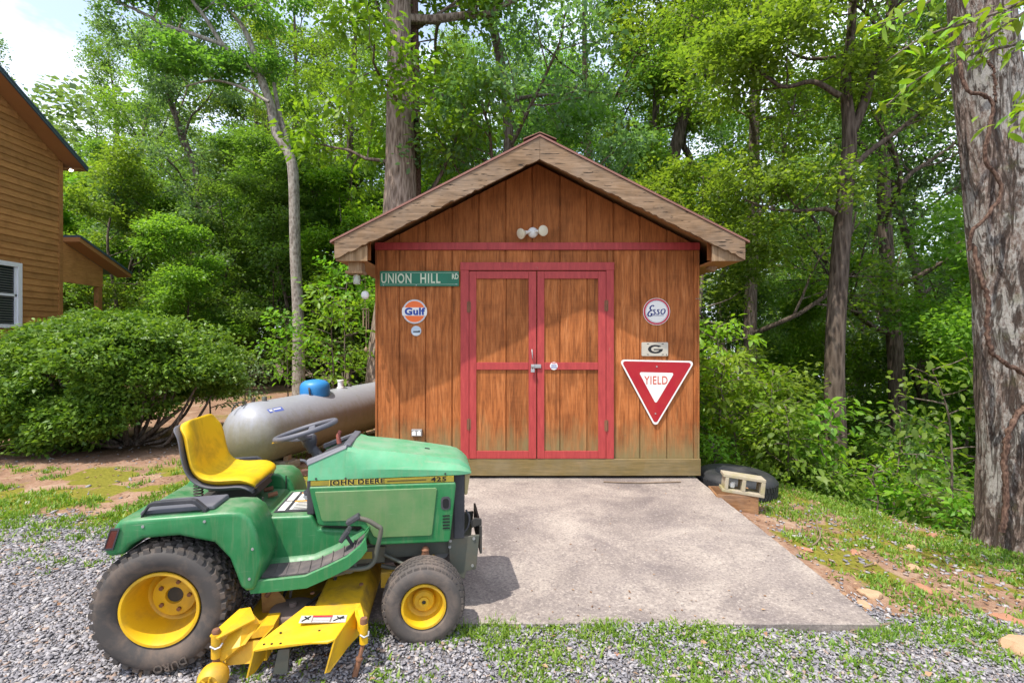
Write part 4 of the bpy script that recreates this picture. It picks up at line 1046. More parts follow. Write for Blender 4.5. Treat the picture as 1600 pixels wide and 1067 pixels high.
m = MB(); m.prism([(HX+.019, HY1+.01, 3.30), (HX+.019, PY1+.07, 3.30), (HX+.019, PY1+.07, pz(PY1+.07)-.12), (HX+.019, HY1+.01, pz(HY1)-.13)], [(HX-.06, HY1+.01, 3.30), (HX-.06, PY1+.07, 3.30), (HX-.06, PY1+.07, pz(PY1+.07)-.12), (HX-.06, HY1+.01, pz(HY1)-.13)]); hb(m, 'porch_gable', M['house'])
m = MB(); m.box(HX-.14, HX, PY1-.07, PY1+.07, 0, 3.299); hb(m, 'porch_post', M['house'])
m = MB(); m.box(HX-8.9, HX+.01, HY1+.01, PY1+.1, .7, .9); hb(m, 'porch_deck', M['house'])
m = MB(); m.box(HX-.09, HX-.03, HY1+.02, PY1-.071, 2.13, 2.20); rl = hb(m, 'porch_rail', M['house'])
for k in range(8):
    y = HY1+.12+k*.14; m = MB(); m.box(HX-.08, HX-.045, y, y+.035, 1.0, 2.129); hb(m, 'baluster', M['house'], rl)
# ------------------------------------------------------------------ trees
def leaf_obj(name, v, f, mat, parent, label=None):
    o = link(name, np_mesh(name, v, f, 4), mat, parent)
    return o
def finish_tree(g, root, tmesh, bmat, lmat, per, rad, L, Wd, tilt=.45, rich=False):
    tmesh.build('trunk', bmat, root, smooth=60)
    if g.mb.v: g.mb.build('limbs', bmat, root, smooth=60)
    v, f = g.leaves(per, rad, L, Wd, tilt, rich); leaf_obj('crown', v, f, lmat, root)

def path_at(P, t):
    t = min(max(t, 0), .9999)*(len(P)-1); i = int(t); return P[i]*(1-(t-i))+P[i+1]*(t-i)
def limbs_on(g, P, rads, t0, t1, n, len0, len1, kids=6, level=2, up=.10, spread=.85, droop=0.0, side=None):
    r = g.r
    for k in range(n):
        t = t0+(t1-t0)*(k+r.rand()*.7)/n; p = path_at(P, t); a = k*2.4+r.uniform(-.5, .5)
        if side is not None: a = side+r.uniform(-1.2, 1.2)
        u = (t-t0)/max(t1-t0, 1e-6)
        d = (math.cos(a), math.sin(a), .25+.7*u-droop)
        g.branch(p, d, len0+(len1-len0)*u, np.interp(t, np.linspace(0, 1, len(rads)), rads)*.45, level, up, .20, kids, spread, .22, .3, 6, 6)

def proto_tall(seed, Hh, r0, t0, mat, bmat, lab, n=14, L=.125, Wd=.088, per=17, lean=.8):
    root = empty('broadleaf_tree', (0, 0, -50), lab, 'tree'); g = Grow(seed); r = g.r
    pts = [(0, 0, -.3)]+[(r.normal(0, lean*.25)*k*.6, r.normal(0, lean*.25)*k*.6, Hh*k/4) for k in range(1, 5)]
    P = spline(pts, 40); rads = [r0*1.25, r0*.95, r0*.8, r0*.55, r0*.15]
    tm = trunk_tube(pts, rads, 10, seed, .05, 26)
    limbs_on(g, P, rads, t0, 1.0, n, Hh*.26, Hh*.12, 6, 2)
    finish_tree(g, root, tm, bmat, mat, per, .46, L, Wd); return root
def proto_under(seed, Hh, r0, mat, bmat, lab, n=13, L=.098, Wd=.07, per=22, t0=.14):
    root = empty('understory_tree', (0, 0, -50), lab, 'tree'); g = Grow(seed); r = g.r
    pts = [(0, 0, -.3)]+[(r.normal(0, .12)*k, r.normal(0, .12)*k, Hh*k/3) for k in range(1, 4)]
    P = spline(pts, 30); rads = [r0*1.2, r0*.8, r0*.5, r0*.15]
    tm = trunk_tube(pts, rads, 8, seed, .05, 18)
    limbs_on(g, P, rads, t0, 1.0, n, Hh*.34, Hh*.14, 5, 2, .04, .9, .22)
    finish_tree(g, root, tm, bmat, mat, per, .40, L, Wd, .32); return root

T1 = 'tall broadleaf tree with an open crown in the wood '
U1 = 'low leafy understory tree in the wood '
talls = [proto_tall(101, 17, .19, .22, M['leaf'], M['bark_mid'], T1), proto_tall(102, 19, .22, .30, M['leaf_dark'], M['bark_dark'], T1), proto_tall(103, 15, .15, .18, M['leaf_grey'], M['bark_mid'], T1)]
unders = [proto_under(201, 7, .065, M['leaf'], M['bark_mid'], U1), proto_under(202, 6, .05, M['leaf_bright'], M['bark_mid'], U1), proto_under(203, 8, .08, M['leaf_dark'], M['bark_dark'], U1), proto_under(204, 5, .045, M['leaf'], M['bark_dark'], U1)]
WORD = {'back': 'behind the wooden shed', 'right': 'on the slope right of the shed', 'left': 'beyond the yard behind the bush'}
rt_ = np.random.RandomState(404)
used = {}
PLANTED = []
def plant(protos, k, x, y, s, where, kind):
    src = protos[k]
    if id(src) not in used: o = src; used[id(src)] = 1
    else: o = copy_tree(src)
    o.location = (x, y, hz(x, y)); o.rotation_euler = (0, 0, rt_.uniform(0, 6.28)); o.scale = (s, s, s*rt_.uniform(.92, 1.1))
    shade = ['mid green', 'deep green', 'pale green'][k % 3] if kind == 'T' else ['mid green', 'bright green', 'deep green', 'slight'][k]
    o['kindshade'] = f'tall {shade} tree' if kind == 'T' else f'low {shade} understory tree'
    PLANTED.append(o)
    return o
spots = []
def ok(x, y, dmin, protos_tall=False):
    if -2.1 < x < 2.9 and y < 10.8: return False
    if x < -11.0 and y < 17.5: return False
    if x < -1.9 and y < 13.5: return False
    if x < -2.5 and y < 16.5 and x > -7.5: return False
    if x > 2.4 and crest(x, y) < 1.0: return False
    if protos_tall and y < 38 and 20 < 800+800*x/y < 225: return False
    if protos_tall and x > 2.4 and (crest(x, y) < 2.6 or y < 11): return False
    if math.hypot(x-4.7, y-4.9) < 2.2 or math.hypot(x-4.55, y-7.2) < .9: return False
    return all((x-a)**2+(y-b)**2 > dmin**2 for a, b in spots)
def region(x, y): return 'left' if x < -2.2 else ('right' if x > 2.6+.12*(y-9) else 'back')
def fill(protos, n, box, dmin, smin, smax, kind, tries=4000):
    c = 0
    for _ in range(tries):
        if c >= n: break
        x = rt_.uniform(box[0], box[1]); y = rt_.uniform(box[2], box[3])
        if abs(x) > y*1.12+2 or not ok(x, y, dmin, kind == 'T'): continue
        spots.append((x, y)); plant(protos, rt_.randint(len(protos)), x, y, rt_.uniform(smin, smax), region(x, y), kind); c += 1
fill(talls, 11, (-14, -1, ), 0, 0, 0, 'T') if False else None
fill(talls, 7, (-16, -1.5, 19, 28), 3.0, .75, 1.05, 'T')
fill(talls, 5, (-3, 6, 11.5, 24), 3.0, .8, 1.1, 'T')
fill(talls, 6, (4, 22, 8, 26), 3.2, .8, 1.1, 'T')
fill(unders, 12, (-14, -2, 15, 24), 1.7, .7, 1.15, 'U')
fill(unders, 7, (-2, 5, 11, 20), 1.7, .8, 1.2, 'U')
fill(unders, 15, (3.4, 20, 8, 22), 1.9, .7, 1.15, 'U')
fill(talls, 9, (-3, 18, 20, 32), 2.6, .9, 1.1, 'T')
fill(talls, 20, (-34, 36, 26, 44), 4.0, .9, 1.25, 'T')
fill(unders, 26, (-30, 34, 22, 36), 2.4, .9, 1.4, 'U')

fill(unders, 10, (-26, -9, 20, 30), 2.0, 1.0, 1.5, 'U')
fill(talls, 4, (-24, -10, 20, 30), 2.6, .8, 1.0, 'T')
fill(unders, 7, (10, 24, 9, 22), 1.8, .9, 1.4, 'U')
fill(unders, 8, (-10, -3, 17, 22), 1.3, .9, 1.3, 'U')
ZONES = ((-999, 470, 'left of the pale forked trunk'), (470, 600, 'between the pale forked and thick grey trunks'), (600, 843, 'above the left roof slope'), (843, 1163, 'above the right roof slope'), (1163, 1310, 'between the shed and the dark forked trunk'), (1310, 1530, 'between the dark forked trunk and the big trunk'), (1530, 9999, 'behind the big trunk'))
byz = {}
for o in PLANTED:
    px = 800+800*o.location.x/max(o.location.y, .1)
    zn = [z for a, b, z in ZONES if a <= px < b][0]; byz.setdefault((o['kindshade'], zn), []).append(o)
for (ks, zn), lst in byz.items():
    lst.sort(key=lambda o: o.location.y)
    for i, o in enumerate(lst):
        pre = ('nearest ', 'second nearest ', 'third nearest ')[i] if i < 3 else 'distant '
        o['label'] = pre+ks+' '+zn; o['group'] = ks.replace('tree', 'trees')+' in the wood'
        del o['kindshade']
# ---- single trees one can point to
def custom(name, label, stems, bmat, lmat, seed, n_seg=12, amp=.05, ridge=0.0, leaf=None, base=None):
    """stems: list of (points, radii); the first one is the trunk"""
    root = empty(name, base or stems[0][0][0], label, 'tree'); off = Vector(root.location); g = Grow(seed)
    for i, (pts, rads) in enumerate(stems):
        lp = [tuple(Vector(p)-off) for p in pts]
        if i == 0: tm = trunk_tube(lp, rads, n_seg, seed, amp, (150 if n_seg > 100 else 60) if ridge else 30, ridge); tm.build('trunk', bmat, root, smooth=70)
        else: q = MB(); P = spline(lp, 18); q.tube(P, list(np.interp(np.linspace(0, 1, 18), np.linspace(0, 1, len(rads)), rads)), 8); q.build('limb', bmat, root, smooth=60)
        if leaf:
            t0, t1, n, l0, l1, kids, level = leaf[i]
            if n: limbs_on(g, spline(lp, 30), rads, t0, t1, n, l0, l1, kids, level)
    return root, g
def crown(root, g, bmat, lmat, per, rad, L, Wd, tilt=.4, rich=False):
    if g.mb.v: g.mb.build('branches', bmat, root, smooth=60)
    if g.C:
        v, f = g.leaves(per, rad, L, Wd, tilt, rich); leaf_obj('crown', v, f, lmat, root)
def pp(Y, *pts): return [W(x, y, Y) for x, y in pts]

# thick straight trunk behind the shed
Y = 10.6; b = W(604, 640, Y); top = W(624, -330, Y)
root, g = custom('oak_tree', 'thick straight grey trunk rising just behind the left roof edge', [([(b[0], Y, hz(b[0], Y)-.2)]+pp(Y, (607, 560), (618, 430), (625, 300), (624, 120), (623, -20), (622, -250), (630, -480)), [.50, .42, .345, .325, .255, .245, .20, .10])], M['bark_grey'], None, 301, 36, .02, .05, leaf=[(.66, 1.0, 10, 4.2, 2.5, 6, 2)])
crown(root, g, M['bark_grey'], M['leaf'], 13, .5, .16, .11); 
m = MB()
# brown stem beside it
Y = 11.0; bx = W(652, 620, Y)
root, g = custom('brown_stem_tree', 'slim reddish brown trunk close against the thick grey trunk', [([(bx[0], Y, hz(bx[0], Y)-.2)]+pp(Y, (652, 450), (650, 300), (648, 150), (646, 0), (650, -200)), [.14, .13, .12, .11, .10, .05])], M['vine'], None, 302, 10, leaf=[(.35, .98, 9, 2.6, 1.8, 5, 2)])
crown(root, g, M['bark_mid'], M['leaf_bright'], 12, .42, .17, .095, .4, True)
# pale forked tree at the left
Y = 14.2; bx = W(467, 612, Y)
root, g = custom('pale_forked_tree', 'slender pale barked tree with a bent trunk forking high at the left', [
    ([(bx[0], Y, hz(bx[0], Y)-.2)]+pp(Y, (466, 500), (461, 400), (459, 300), (454, 248), (432, 210), (422, 161), (407, 120), (397, 82), (379, 41), (345, 0), (315, -70), (300, -180)), [.19, .155, .145, .14, .138, .125, .115, .105, .08, .072, .06, .04, .025]),
    (pp(Y, (407, 122), (380, 96), (349, 71), (322, 30), (300, 0), (270, -60)), [.08, .072, .064, .056, .048, .025]),
    (pp(Y, (349, 71), (305, 55), (262, 41), (225, 22), (199, 10), (150, -10)), [.065, .06, .05, .045, .035, .02]),
    (pp(Y+.2, (454, 250), (446, 215), (435, 172), (428, 130)), [.09, .085, .07, .05]),
    (pp(Y-.3, (420, 160), (380, 138), (335, 126), (290, 135)), [.045, .04, .03, .02])],
    M['bark_pale'], None, 303, 14, leaf=[(.78, 1.0, 5, 1.8, 1.3, 5, 2), (.62, 1.0, 4, 1.5, 1.1, 5, 2), (.5, 1.0, 6, 1.5, 1.1, 5, 2), (0, 1, 0, 1, 1, 1, 1), (.4, 1, 5, 1.3, 1.0, 5, 2)])
crown(root, g, M['bark_pale'], M['leaf_dark'], 16, .36, .11, .085, .5)
# dark forked tree right of the shed
Y = 8.4; bx = W(1305, 715, Y)
root, g = custom('dark_forked_tree', 'dark brown trunk forking into two right of the shed roof', [
    ([(bx[0], Y, hz(bx[0], Y)-.3)]+pp(Y, (1306, 700), (1304, 560), (1311, 420), (1320, 300), (1327, 212), (1321, 130), (1329, 60), (1333, -20), (1330, -200)), [.185, .158, .14, .135, .118, .105, .08, .07, .06, .03]),
    (pp(Y, (1327, 215), (1346, 172), (1365, 112), (1380, 55), (1402, -10), (1430, -120)), [.085, .08, .07, .06, .05, .03]),
    (pp(Y-.1, (1326, 268), (1360, 236), (1405, 203), (1445, 170), (1484, 138)), [.05, .045, .035, .028, .015]),
    (pp(Y-.2, (1305, 335), (1290, 327), (1250, 330), (1200, 326), (1160, 310)), [.045, .04, .03, .022, .012]),
    (pp(Y-.2, (1312, 150), (1270, 128), (1220, 135), (1170, 95)), [.05, .04, .03, .015])],
    M['bark_dark'], None, 304, 12, leaf=[(.66, 1.0, 7, 1.9, 1.4, 5, 2), (.5, 1, 5, 1.5, 1.1, 5, 2), (.5, 1, 4, .9, .7, 5, 1), (.3, 1, 6, 1.0, .8, 5, 1), (.35, 1, 6, 1.2, .9, 5, 2)])
crown(root, g, M['bark_dark'], M['leaf'], 18, .32, .085, .062, .4)
# twin stemmed tree above the right roof slope
Y = 16.5; bx = W(1040, 640, Y)
root, g = custom('leaning_tree', 'grey brown trunk splitting in a narrow fork above the right roof slope', [
    ([(bx[0], Y, hz(bx[0], Y)-.3)]+pp(Y, (1040, 520), (1042, 380), (1044, 290), (1058, 220), (1073, 155), (1072, 105), (1078, 50), (1080, -60), (1075, -200)), [.26, .24, .22, .21, .19, .17, .13, .11, .09, .05]),
    (pp(Y, (1074, 150), (1092, 125), (1110, 100), (1130, 60), (1150, 10)), [.11, .10, .08, .06, .04]),
    (pp(Y+.6, (1076, 310), (1078, 250), (1068, 225), (1078, 180)), [.13, .12, .09, .06]),
    (pp(Y, (1044, 262), (1025, 210), (1022, 150)), [.10, .08, .05])],
    M['bark_dark'], None, 305, 12, leaf=[(.5, 1.0, 10, 3.4, 2.2, 6, 2), (.4, 1, 5, 2.2, 1.5, 5, 2), (0, 1, 0, 1, 1, 1, 1), (.5, 1, 4, 1.8, 1.2, 5, 2)])
crown(root, g, M['bark_dark'], M['leaf'], 13, .46, .15, .10)
# big lichened tree at the right edge with its vine
Y = 4.90; bx = W(1600, 850, Y)
root, g = custom('big_tree', 'big rough lichen spotted trunk with a hairy vine at the right edge', [([(bx[0], Y, hz(bx[0], Y)-.15)]+pp(Y, (1598, 800), (1588, 620), (1574, 420), (1558, 250), (1539, 90), (1530, -40), (1515, -300), (1510, -700)), [.42, .335, .285, .268, .258, .245, .24, .22, .17])], M['bark_big'], None, 306, 140, .03, .075)
BT = Vector(root.location)
m = MB()
def vine(pts, r0, sd):
    P = []
    for px, py, off in pts: x, y_, z = W(px, py, Y-off); P.append((x-BT.x, y_-BT.y, z-BT.z))
    S = spline(P, 50); rr = np.random.RandomState(sd); m.tube([p+rr.normal(0, .005, 3) for p in S], [r0*.72*(1+.3*rr.rand()) for _ in S], 8)
    for _ in range(110):
        p = path_at(S, rr.rand()); d = rr.normal(0, 1, 3); d[1] = abs(d[1])*.6; d /= np.linalg.norm(d); m.tube([p, p+d*r0*rr.uniform(1.0, 2.2)], [.0022, .001], 3)
vine([(1498, 60, .24), (1502, 110, .26), (1512, 142, .30), (1540, 150, .33), (1552, 168, .33), (1546, 205, .33), (1540, 250, .33), (1560, 280, .33), (1564, 305, .33), (1548, 330, .34), (1520, 362, .30), (1514, 392, .26)], .020, 1)
vine([(1518, 380, .24), (1535, 440, .33), (1545, 470, .36), (1541, 510, .36), (1550, 550, .37), (1585, 575, .36), (1610, 590, .30)], .022, 2)
vine([(1610, 630, .30), (1588, 650, .36), (1572, 690, .38), (1570, 740, .39), (1572, 790, .42), (1566, 832, .46)], .030, 3)
vine([(1530, 85, .27), (1552, 110, .30), (1556, 160, .32)], .012, 4)
m.build('vine', M['vine'], root, smooth=60)
# its low leafy boughs reaching into the picture; every large leaf a part
r = np.random.RandomState(88)
lv = [np_mesh('leaf', *leaf_rich(np.zeros((1, 3)), np.array([[1., 0, -.12]]), np.array([[0, 0, 1.]]), np.array([1.0]), np.array([w])), 4) for w in (.34, .40)]
for q in lv[1:]: q.materials.append(M['leaf_yellow'])
lv[0].materials.append(M['leaf_lime_sunlit'])
def put_leaf(p, d, L, parent, k, off=(0, 0, 0)):
    o = bpy.data.objects.new('leaf', lv[k]); COL.objects.link(o); o.parent = parent
    o.location = Vector(p)-Vector(off); d = Vector(d).normalized(); e = d.to_track_quat('X', 'Z').to_euler(); e.x += r.normal(0, .45); o.rotation_euler = e; o.scale = (L, L, L)
boughs = [[W(1660, -60, 3.3), W(1600, 0, 3.2), W(1530, 30, 3.15), W(1450, 55, 3.1), W(1385, 95, 3.1)], [W(1680, 20, 3.5), W(1600, 65, 3.3), W(1520, 85, 3.2), W(1440, 120, 3.15), W(1385, 165, 3.1)], [W(1690, -30, 3.3), W(1600, 20, 3.2), W(1540, 60, 3.2), W(1480, 75, 3.2)], [W(1520, -60, 3.4), W(1470, -10, 3.3), W(1410, 25, 3.2), W(1350, 45, 3.1)], [W(1700, 120, 3.2), W(1620, 150, 3.2), W(1580, 190, 3.1)]]
for bi, bp in enumerate(boughs):
    S = spline(bp, 24); q = MB(); q.tube([Vector(p)-BT for p in S], [.012*(1-.7*k/23) for k in range(24)], 6); q.build('bough', M['bark_mid'], root, smooth=60)
    for k in range(66 if bi < 2 else 54):
        t = r.uniform(.12, 1.0); p = path_at(S, t)+r.normal(0, .05, 3)*(1, 1, .8); dirx = Vector(bp[-1])-Vector(bp[0])
        d = Vector((dirx.x*.5+r.normal(0, .8), dirx.y*.3+r.normal(0, .8), -.35+r.normal(0, .3)))
        put_leaf(p, d, r.uniform(.075, .125), root, 1 if r.rand() < .55 else 0, BT)
# a tree out of frame above gives the bare dark twigs at the top
# ---- the round bush at the left
bxc, byc = -6.05, 8.05
bush = empty('round_bush', (bxc+.1, byc-.1, hz(bxc, byc)), 'big round evergreen bush with several stems in front of the house', 'bush')
BO = Vector(bush.location); r = np.random.RandomState(55); m = MB(); C = []; D = []
lob = [(r.uniform(-1, 1), r.uniform(-1, 1)) for _ in range(1)]
for k in range(26):
    a = r.uniform(0, 6.28); sp = r.uniform(.15, .95); tip = Vector((math.cos(a)*sp*1.75, math.sin(a)*sp*1.25, r.uniform(.5, 1.35)))
    b0 = Vector((r.normal(0, .16), r.normal(0, .10), -.05)); mid = b0.lerp(tip, .5)+Vector((math.cos(a)*.25*sp, math.sin(a)*.2*sp, -.18))
    m.tube(spline([b0, mid, tip], 10), [.034*(1-.06*q) for q in range(10)], 7)
for pts in ([(-.05, -.1, 0), (-.5, -.3, .10), (-1.0, -.4, .32), (-1.5, -.4, .6)], [(-.02, -.1, 0), (-.3, -.3, .2), (-.7, -.4, .45)], [(.1, 0, 0), (.5, -.2, .25), (.95, -.2, .6)], [(.05, -.1, 0), (.2, -.35, .35), (.3, -.5, .7)], [(1.75, .1, -.05), (1.85, .0, .3), (2.0, -.1, .75)]): m.tube(spline(pts, 10), [.045*(1-.05*q) for q in range(10)], 7)
m.build('stems', M['bark_mid'], bush, smooth=60)
def bush_shell(n, x0, z0, ax_, ay, az, zlo, seed):
    r = np.random.RandomState(seed); u = r.normal(0, 1, (n, 3)); u /= np.linalg.norm(u, axis=1, keepdims=True)
    bump = 1+.13*np.sin(u[:, 0]*5.1+seed)*np.cos(u[:, 1]*4.3)+.10*np.sin(u[:, 2]*7+u[:, 0]*6)+.09*np.sin(u[:, 0]*13+u[:, 2]*11+seed)
    rad = bump*(1-np.abs(r.normal(0, .17, n)))+.10*np.maximum(0, r.normal(0, 1, n)-1.0)
    P = np.stack([x0+u[:, 0]*ax_*rad, u[:, 1]*ay*rad, z0+u[:, 2]*az*rad], 1); k = P[:, 2] > zlo+.12*np.sin(P[:, 0]*4)
    return P[k], u[k]
r = np.random.RandomState(56); lobes = []
for k in range(165):
    u = r.normal(0, 1, 3); u /= np.linalg.norm(u)
    q = np.array([-.25+u[0]*1.52, u[1]*1.2, 1.03+u[2]*.80])
    if q[2] < .50+.18*math.sin(q[0]*3) - .30*(abs(q[0]) > 1.2): continue
    if q[0] > 1.0 and q[2] < .75: continue
    if q[0] > 1.15 and r.rand() < .45: continue
    q = np.array([0, 0, .95])+(q-np.array([0, 0, .95]))*r.uniform(.80, 1.10); lobes.append((q, r.uniform(.17, .38), u))
for k in range(44): q = np.array([r.uniform(-2.0, -.3), r.uniform(-1.1, -.2), r.uniform(.22, .75)]); lobes.append((q, r.uniform(.18, .32), np.array([q[0]*.3, -.6, .3])))
for k in range(12): q = np.array([r.uniform(-.2, .5), r.uniform(-1.15, -.8), r.uniform(.40, .75)]); lobes.append((q, r.uniform(.18, .28), np.array([0, -.6, .3])))
Cs = []; Ds = []
for q, rad, u in lobes:
    n = int(210*(rad/.3)**2); w = r.normal(0, 1, (n, 3)); w /= np.linalg.norm(w, axis=1, keepdims=True)
    k = (w@u > -.35); w = w[k]; n = len(w)
    Cs.append(q+w*np.array([rad*1.15, rad, rad*.75])*(r.rand(n, 1)**.3)); Ds.append(w*.6+u*.5+np.array([0, 0, .5]))
for k in range(160):                                  # young shoots standing out of the top
    a, b2 = r.uniform(-1.8, 1.7), r.uniform(-.9, .7); zt = 1.10+.74*math.sqrt(max(0, 1-(a/1.85)**2-(b2/1.35)**2))
    for s in range(3): Cs.append(np.array([[a+r.normal(0, .03), b2+r.normal(0, .03), zt+.05+.07*s]])); Ds.append(np.array([[r.normal(0, .3), r.normal(0, .3), 1.0]]))
C = np.concatenate(Cs); D = np.concatenate(Ds)
v, f = sprays(C, D, r, 5, .11, .070, .042, .6, droop=.02); leaf_obj('foliage', v, f, M['leaf_bush'], bush)

# ---- saplings and low shrubs
def sapling(x, y, Hh, seed, label, mat, L, Wd, n=14, per=7, rad=.20, individual=False, name='sapling', cat='sapling', group=None):
    z = hz(x, y); root = empty(name, (x, y, z), label, cat, 0, group); g = Grow(seed); r = g.r
    pts = [(0, 0, -.05), (r.normal(0, .04), r.normal(0, .04), Hh*.4), (r.normal(0, .08), r.normal(0, .08), Hh*.75), (r.normal(0, .1), r.normal(0, .1), Hh)]
    P = spline(pts, 20); g.mb.tube(P, [.014*Hh**.5*(1-.75*k/19) for k in range(20)], 6)
    for k in range(n):
        t = .18+.82*(k+.5)/n; p = path_at(P, t); a = k*2.4+r.uniform(-.4, .4); ln = Hh*.36*(1.15-t*.75)
        g.branch(p, (math.cos(a), math.sin(a), .35), ln, .010, 0, -.02, .12, 1, .5, .2, .4, 4)
    g.mb.build('stem', M['bark_mid'], root, smooth=60)
    if individual:
        for c, d in zip(g.C, g.D):
            for q in range(per):
                dd = Vector(d)+Vector(r.normal(0, .8, 3)); dd.z -= .25; put_leaf(Vector(c)+Vector(r.normal(0, rad*.4, 3)), dd, L*r.uniform(.7, 1.3), root, individual-1)
    else:
        v, f = g.leaves(per, rad, L, Wd, .4, True); leaf_obj('leaves', v, f, mat, root)
    return root
def at(px, py, Y): x = (px-800)/800*Y; return x, Y
x, y = at(1362, 735, 6.5); sapling(x, y, 1.0, 1, 'bright sapling with long drooping leaves in front of the dark forked trunk', M['leaf_bright'], .13, .05, 9, 3, .05, 1)
x, y = at(1150, 690, 7.6); sapling(x, y, 1.9, 2, 'tall yellow green sapling next to the right shed wall', M['leaf_lime_sunlit'], .12, .06, 16, 8, .22)
x, y = at(1118, 690, 8.4); sapling(x, y, 2.7, 3, 'tallest fresh green sapling close behind the right shed corner', M['leaf_lime_sunlit'], .12, .065, 18, 9, .26)
x, y = at(1205, 695, 7.3); sapling(x, y, 1.15, 4, 'bushy light green shrub between the tyre and the dark trunk', M['leaf_lime_sunlit'], .085, .042, 18, 9, .2, name='shrub', cat='shrub')
x, y = at(1250, 705, 7.0); sapling(x, y, .75, 5, 'small feathery shrub left of the dark forked trunk foot', M['leaf'], .08, .04, 15, 9, .18, name='shrub', cat='shrub')
x, y = at(1420, 740, 6.4); sapling(x, y, .8, 6, 'low shrub right of the drooping leaved sapling', M['leaf_lime_sunlit'], .08, .045, 15, 9, .2, name='shrub', cat='shrub')
x, y = at(1310, 742, 6.5); sapling(x, y, .5, 7, 'low green plant at the foot of the dark trunk on the crest', M['leaf'], .08, .045, 13, 9, .2, name='shrub', cat='shrub')
x, y = at(1480, 770, 5.9); sapling(x, y, .8, 8, 'leafy plant just left of the big trunk', M['leaf'], .09, .055, 13, 8, .2, name='shrub', cat='shrub')
x, y = at(1440, 720, 7.4); sapling(x, y, 1.9, 9, 'thin sapling with sparse rounded leaves left of the big trunk', M['leaf'], .10, .07, 12, 6, .25)
x, y = at(1515, 800, 5.35); sapling(x, y, .55, 10, 'small weed at the left foot of the big trunk', M['leaf_bright'], .08, .045, 10, 7, .14, name='weed', cat='weed')
x, y = at(1480, 700, 6.6); sapling(x, y, 2.6, 14, 'slim sapling leaning before the big trunk with wide spaced leaves', M['leaf'], .11, .075, 14, 5, .28)
x, y = at(1110, 712, 7.0); sapling(x, y, .45, 11, 'low weed at the right shed corner', M['leaf_bright'], .07, .035, 12, 8, .14, name='weed', cat='weed')
x, y = at(520, 600, 10.2); sapling(x, y, 2.5, 12, 'light green shrub behind the blue tank lid', M['leaf_bright'], .12, .07, 18, 9, .28, name='shrub', cat='shrub')
x, y = at(540, 560, 11.5); sapling(x, y, 3.6, 13, 'tall light green sapling left of the thick grey trunk', M['leaf_bright'], .13, .08, 20, 9, .32)
x, y = at(450, 600, 12.0); sapling(x, y, 2.2, 15, 'thin leafy shrub behind the tank before the pale forked tree', M['leaf_bright'], .12, .07, 16, 8, .28, name='shrub', cat='shrub')
x, y = at(330, 640, 9.6); sapling(x, y, 1.5, 16, 'pale leaved shrub between the round bush and the tank', M['leaf_grey'], .09, .05, 18, 9, .24, name='shrub', cat='shrub')
x, y = at(385, 625, 11.0); sapling(x, y, 1.2, 17, 'small pale shrub behind the near tank end', M['leaf_grey'], .10, .05, 16, 8, .24, name='shrub', cat='shrub')
rs = np.random.RandomState(66)
WSH = []
for k in range(34):
    for _ in range(60):
        x = rs.uniform(3.2, 11); y = rs.uniform(6.5, 13)
        if .5 < crest(x, y) < 4.5 and abs(x) < y*1.05 and math.hypot(x-4.7, y-4.9) > 1.2: break
    s = sapling(x, y, rs.uniform(.7, 2.0), 500+k, 'low woodland shrub on the slope below the crest', (M['leaf'], M['leaf_bright'], M['leaf_dark'])[k % 3], .11, .065, 12, 8, .26, name='woodland_shrub', cat='shrub', group='woodland shrubs on the slope')
    s['kindshade'] = 'low '+('mid green', 'bright green', 'deep green')[k % 3]+' woodland shrub'; WSH.append(s)

byz = {}
for o in WSH:
    px = 800+800*o.location.x/o.location.y
    zn = [z for a, b, z in ZONES if a <= px < b][0].replace('above the right roof slope', 'right beside the shed'); byz.setdefault((o['kindshade'], zn), []).append(o)
for (ks, zn), lst in byz.items():
    lst.sort(key=lambda o: o.location.y)
    for i, o in enumerate(lst):
        o['label'] = (('nearest ', 'second nearest ', 'third nearest ', 'fourth nearest ')[i] if i < 4 else 'farther ')+ks+' '+zn; del o['kindshade']
# ---- the far wood: one leafy mass seen between the trees
r = np.random.RandomState(99); VV = []; FF = []
nc = 1500; a = r.uniform(R(22), R(158), nc); d = r.uniform(34, 62, nc); cxx = np.cos(a)*d; cyy = np.sin(a)*d
czz = H(cxx, cyy)+r.uniform(0, 1, nc)**1.1*(8+d*.22); sz = r.uniform(1.2, 2.8, nc)
per = 80; k = np.repeat(np.arange(nc), per); n = len(k)
u = r.normal(0, 1, (n, 3)); u /= np.linalg.norm(u, axis=1, keepdims=True); rr = sz[k]*r.rand(n)**.4
P = np.stack([cxx[k]+u[:, 0]*rr, cyy[k]+u[:, 1]*rr, czz[k]+u[:, 2]*rr*.6], 1)
N = np.stack([r.normal(0, .5, n), r.normal(0, .5, n), np.ones(n)], 1)
v, f = leaf_quads(P, r.normal(0, 1, (n, 3))*(1, 1, .4), N, r.uniform(.3, .55, n), r.uniform(.2, .36, n))
tag(link('far_wood', np_mesh('far_wood', v, f, 4), M['leaf_grey']), kind='stuff')
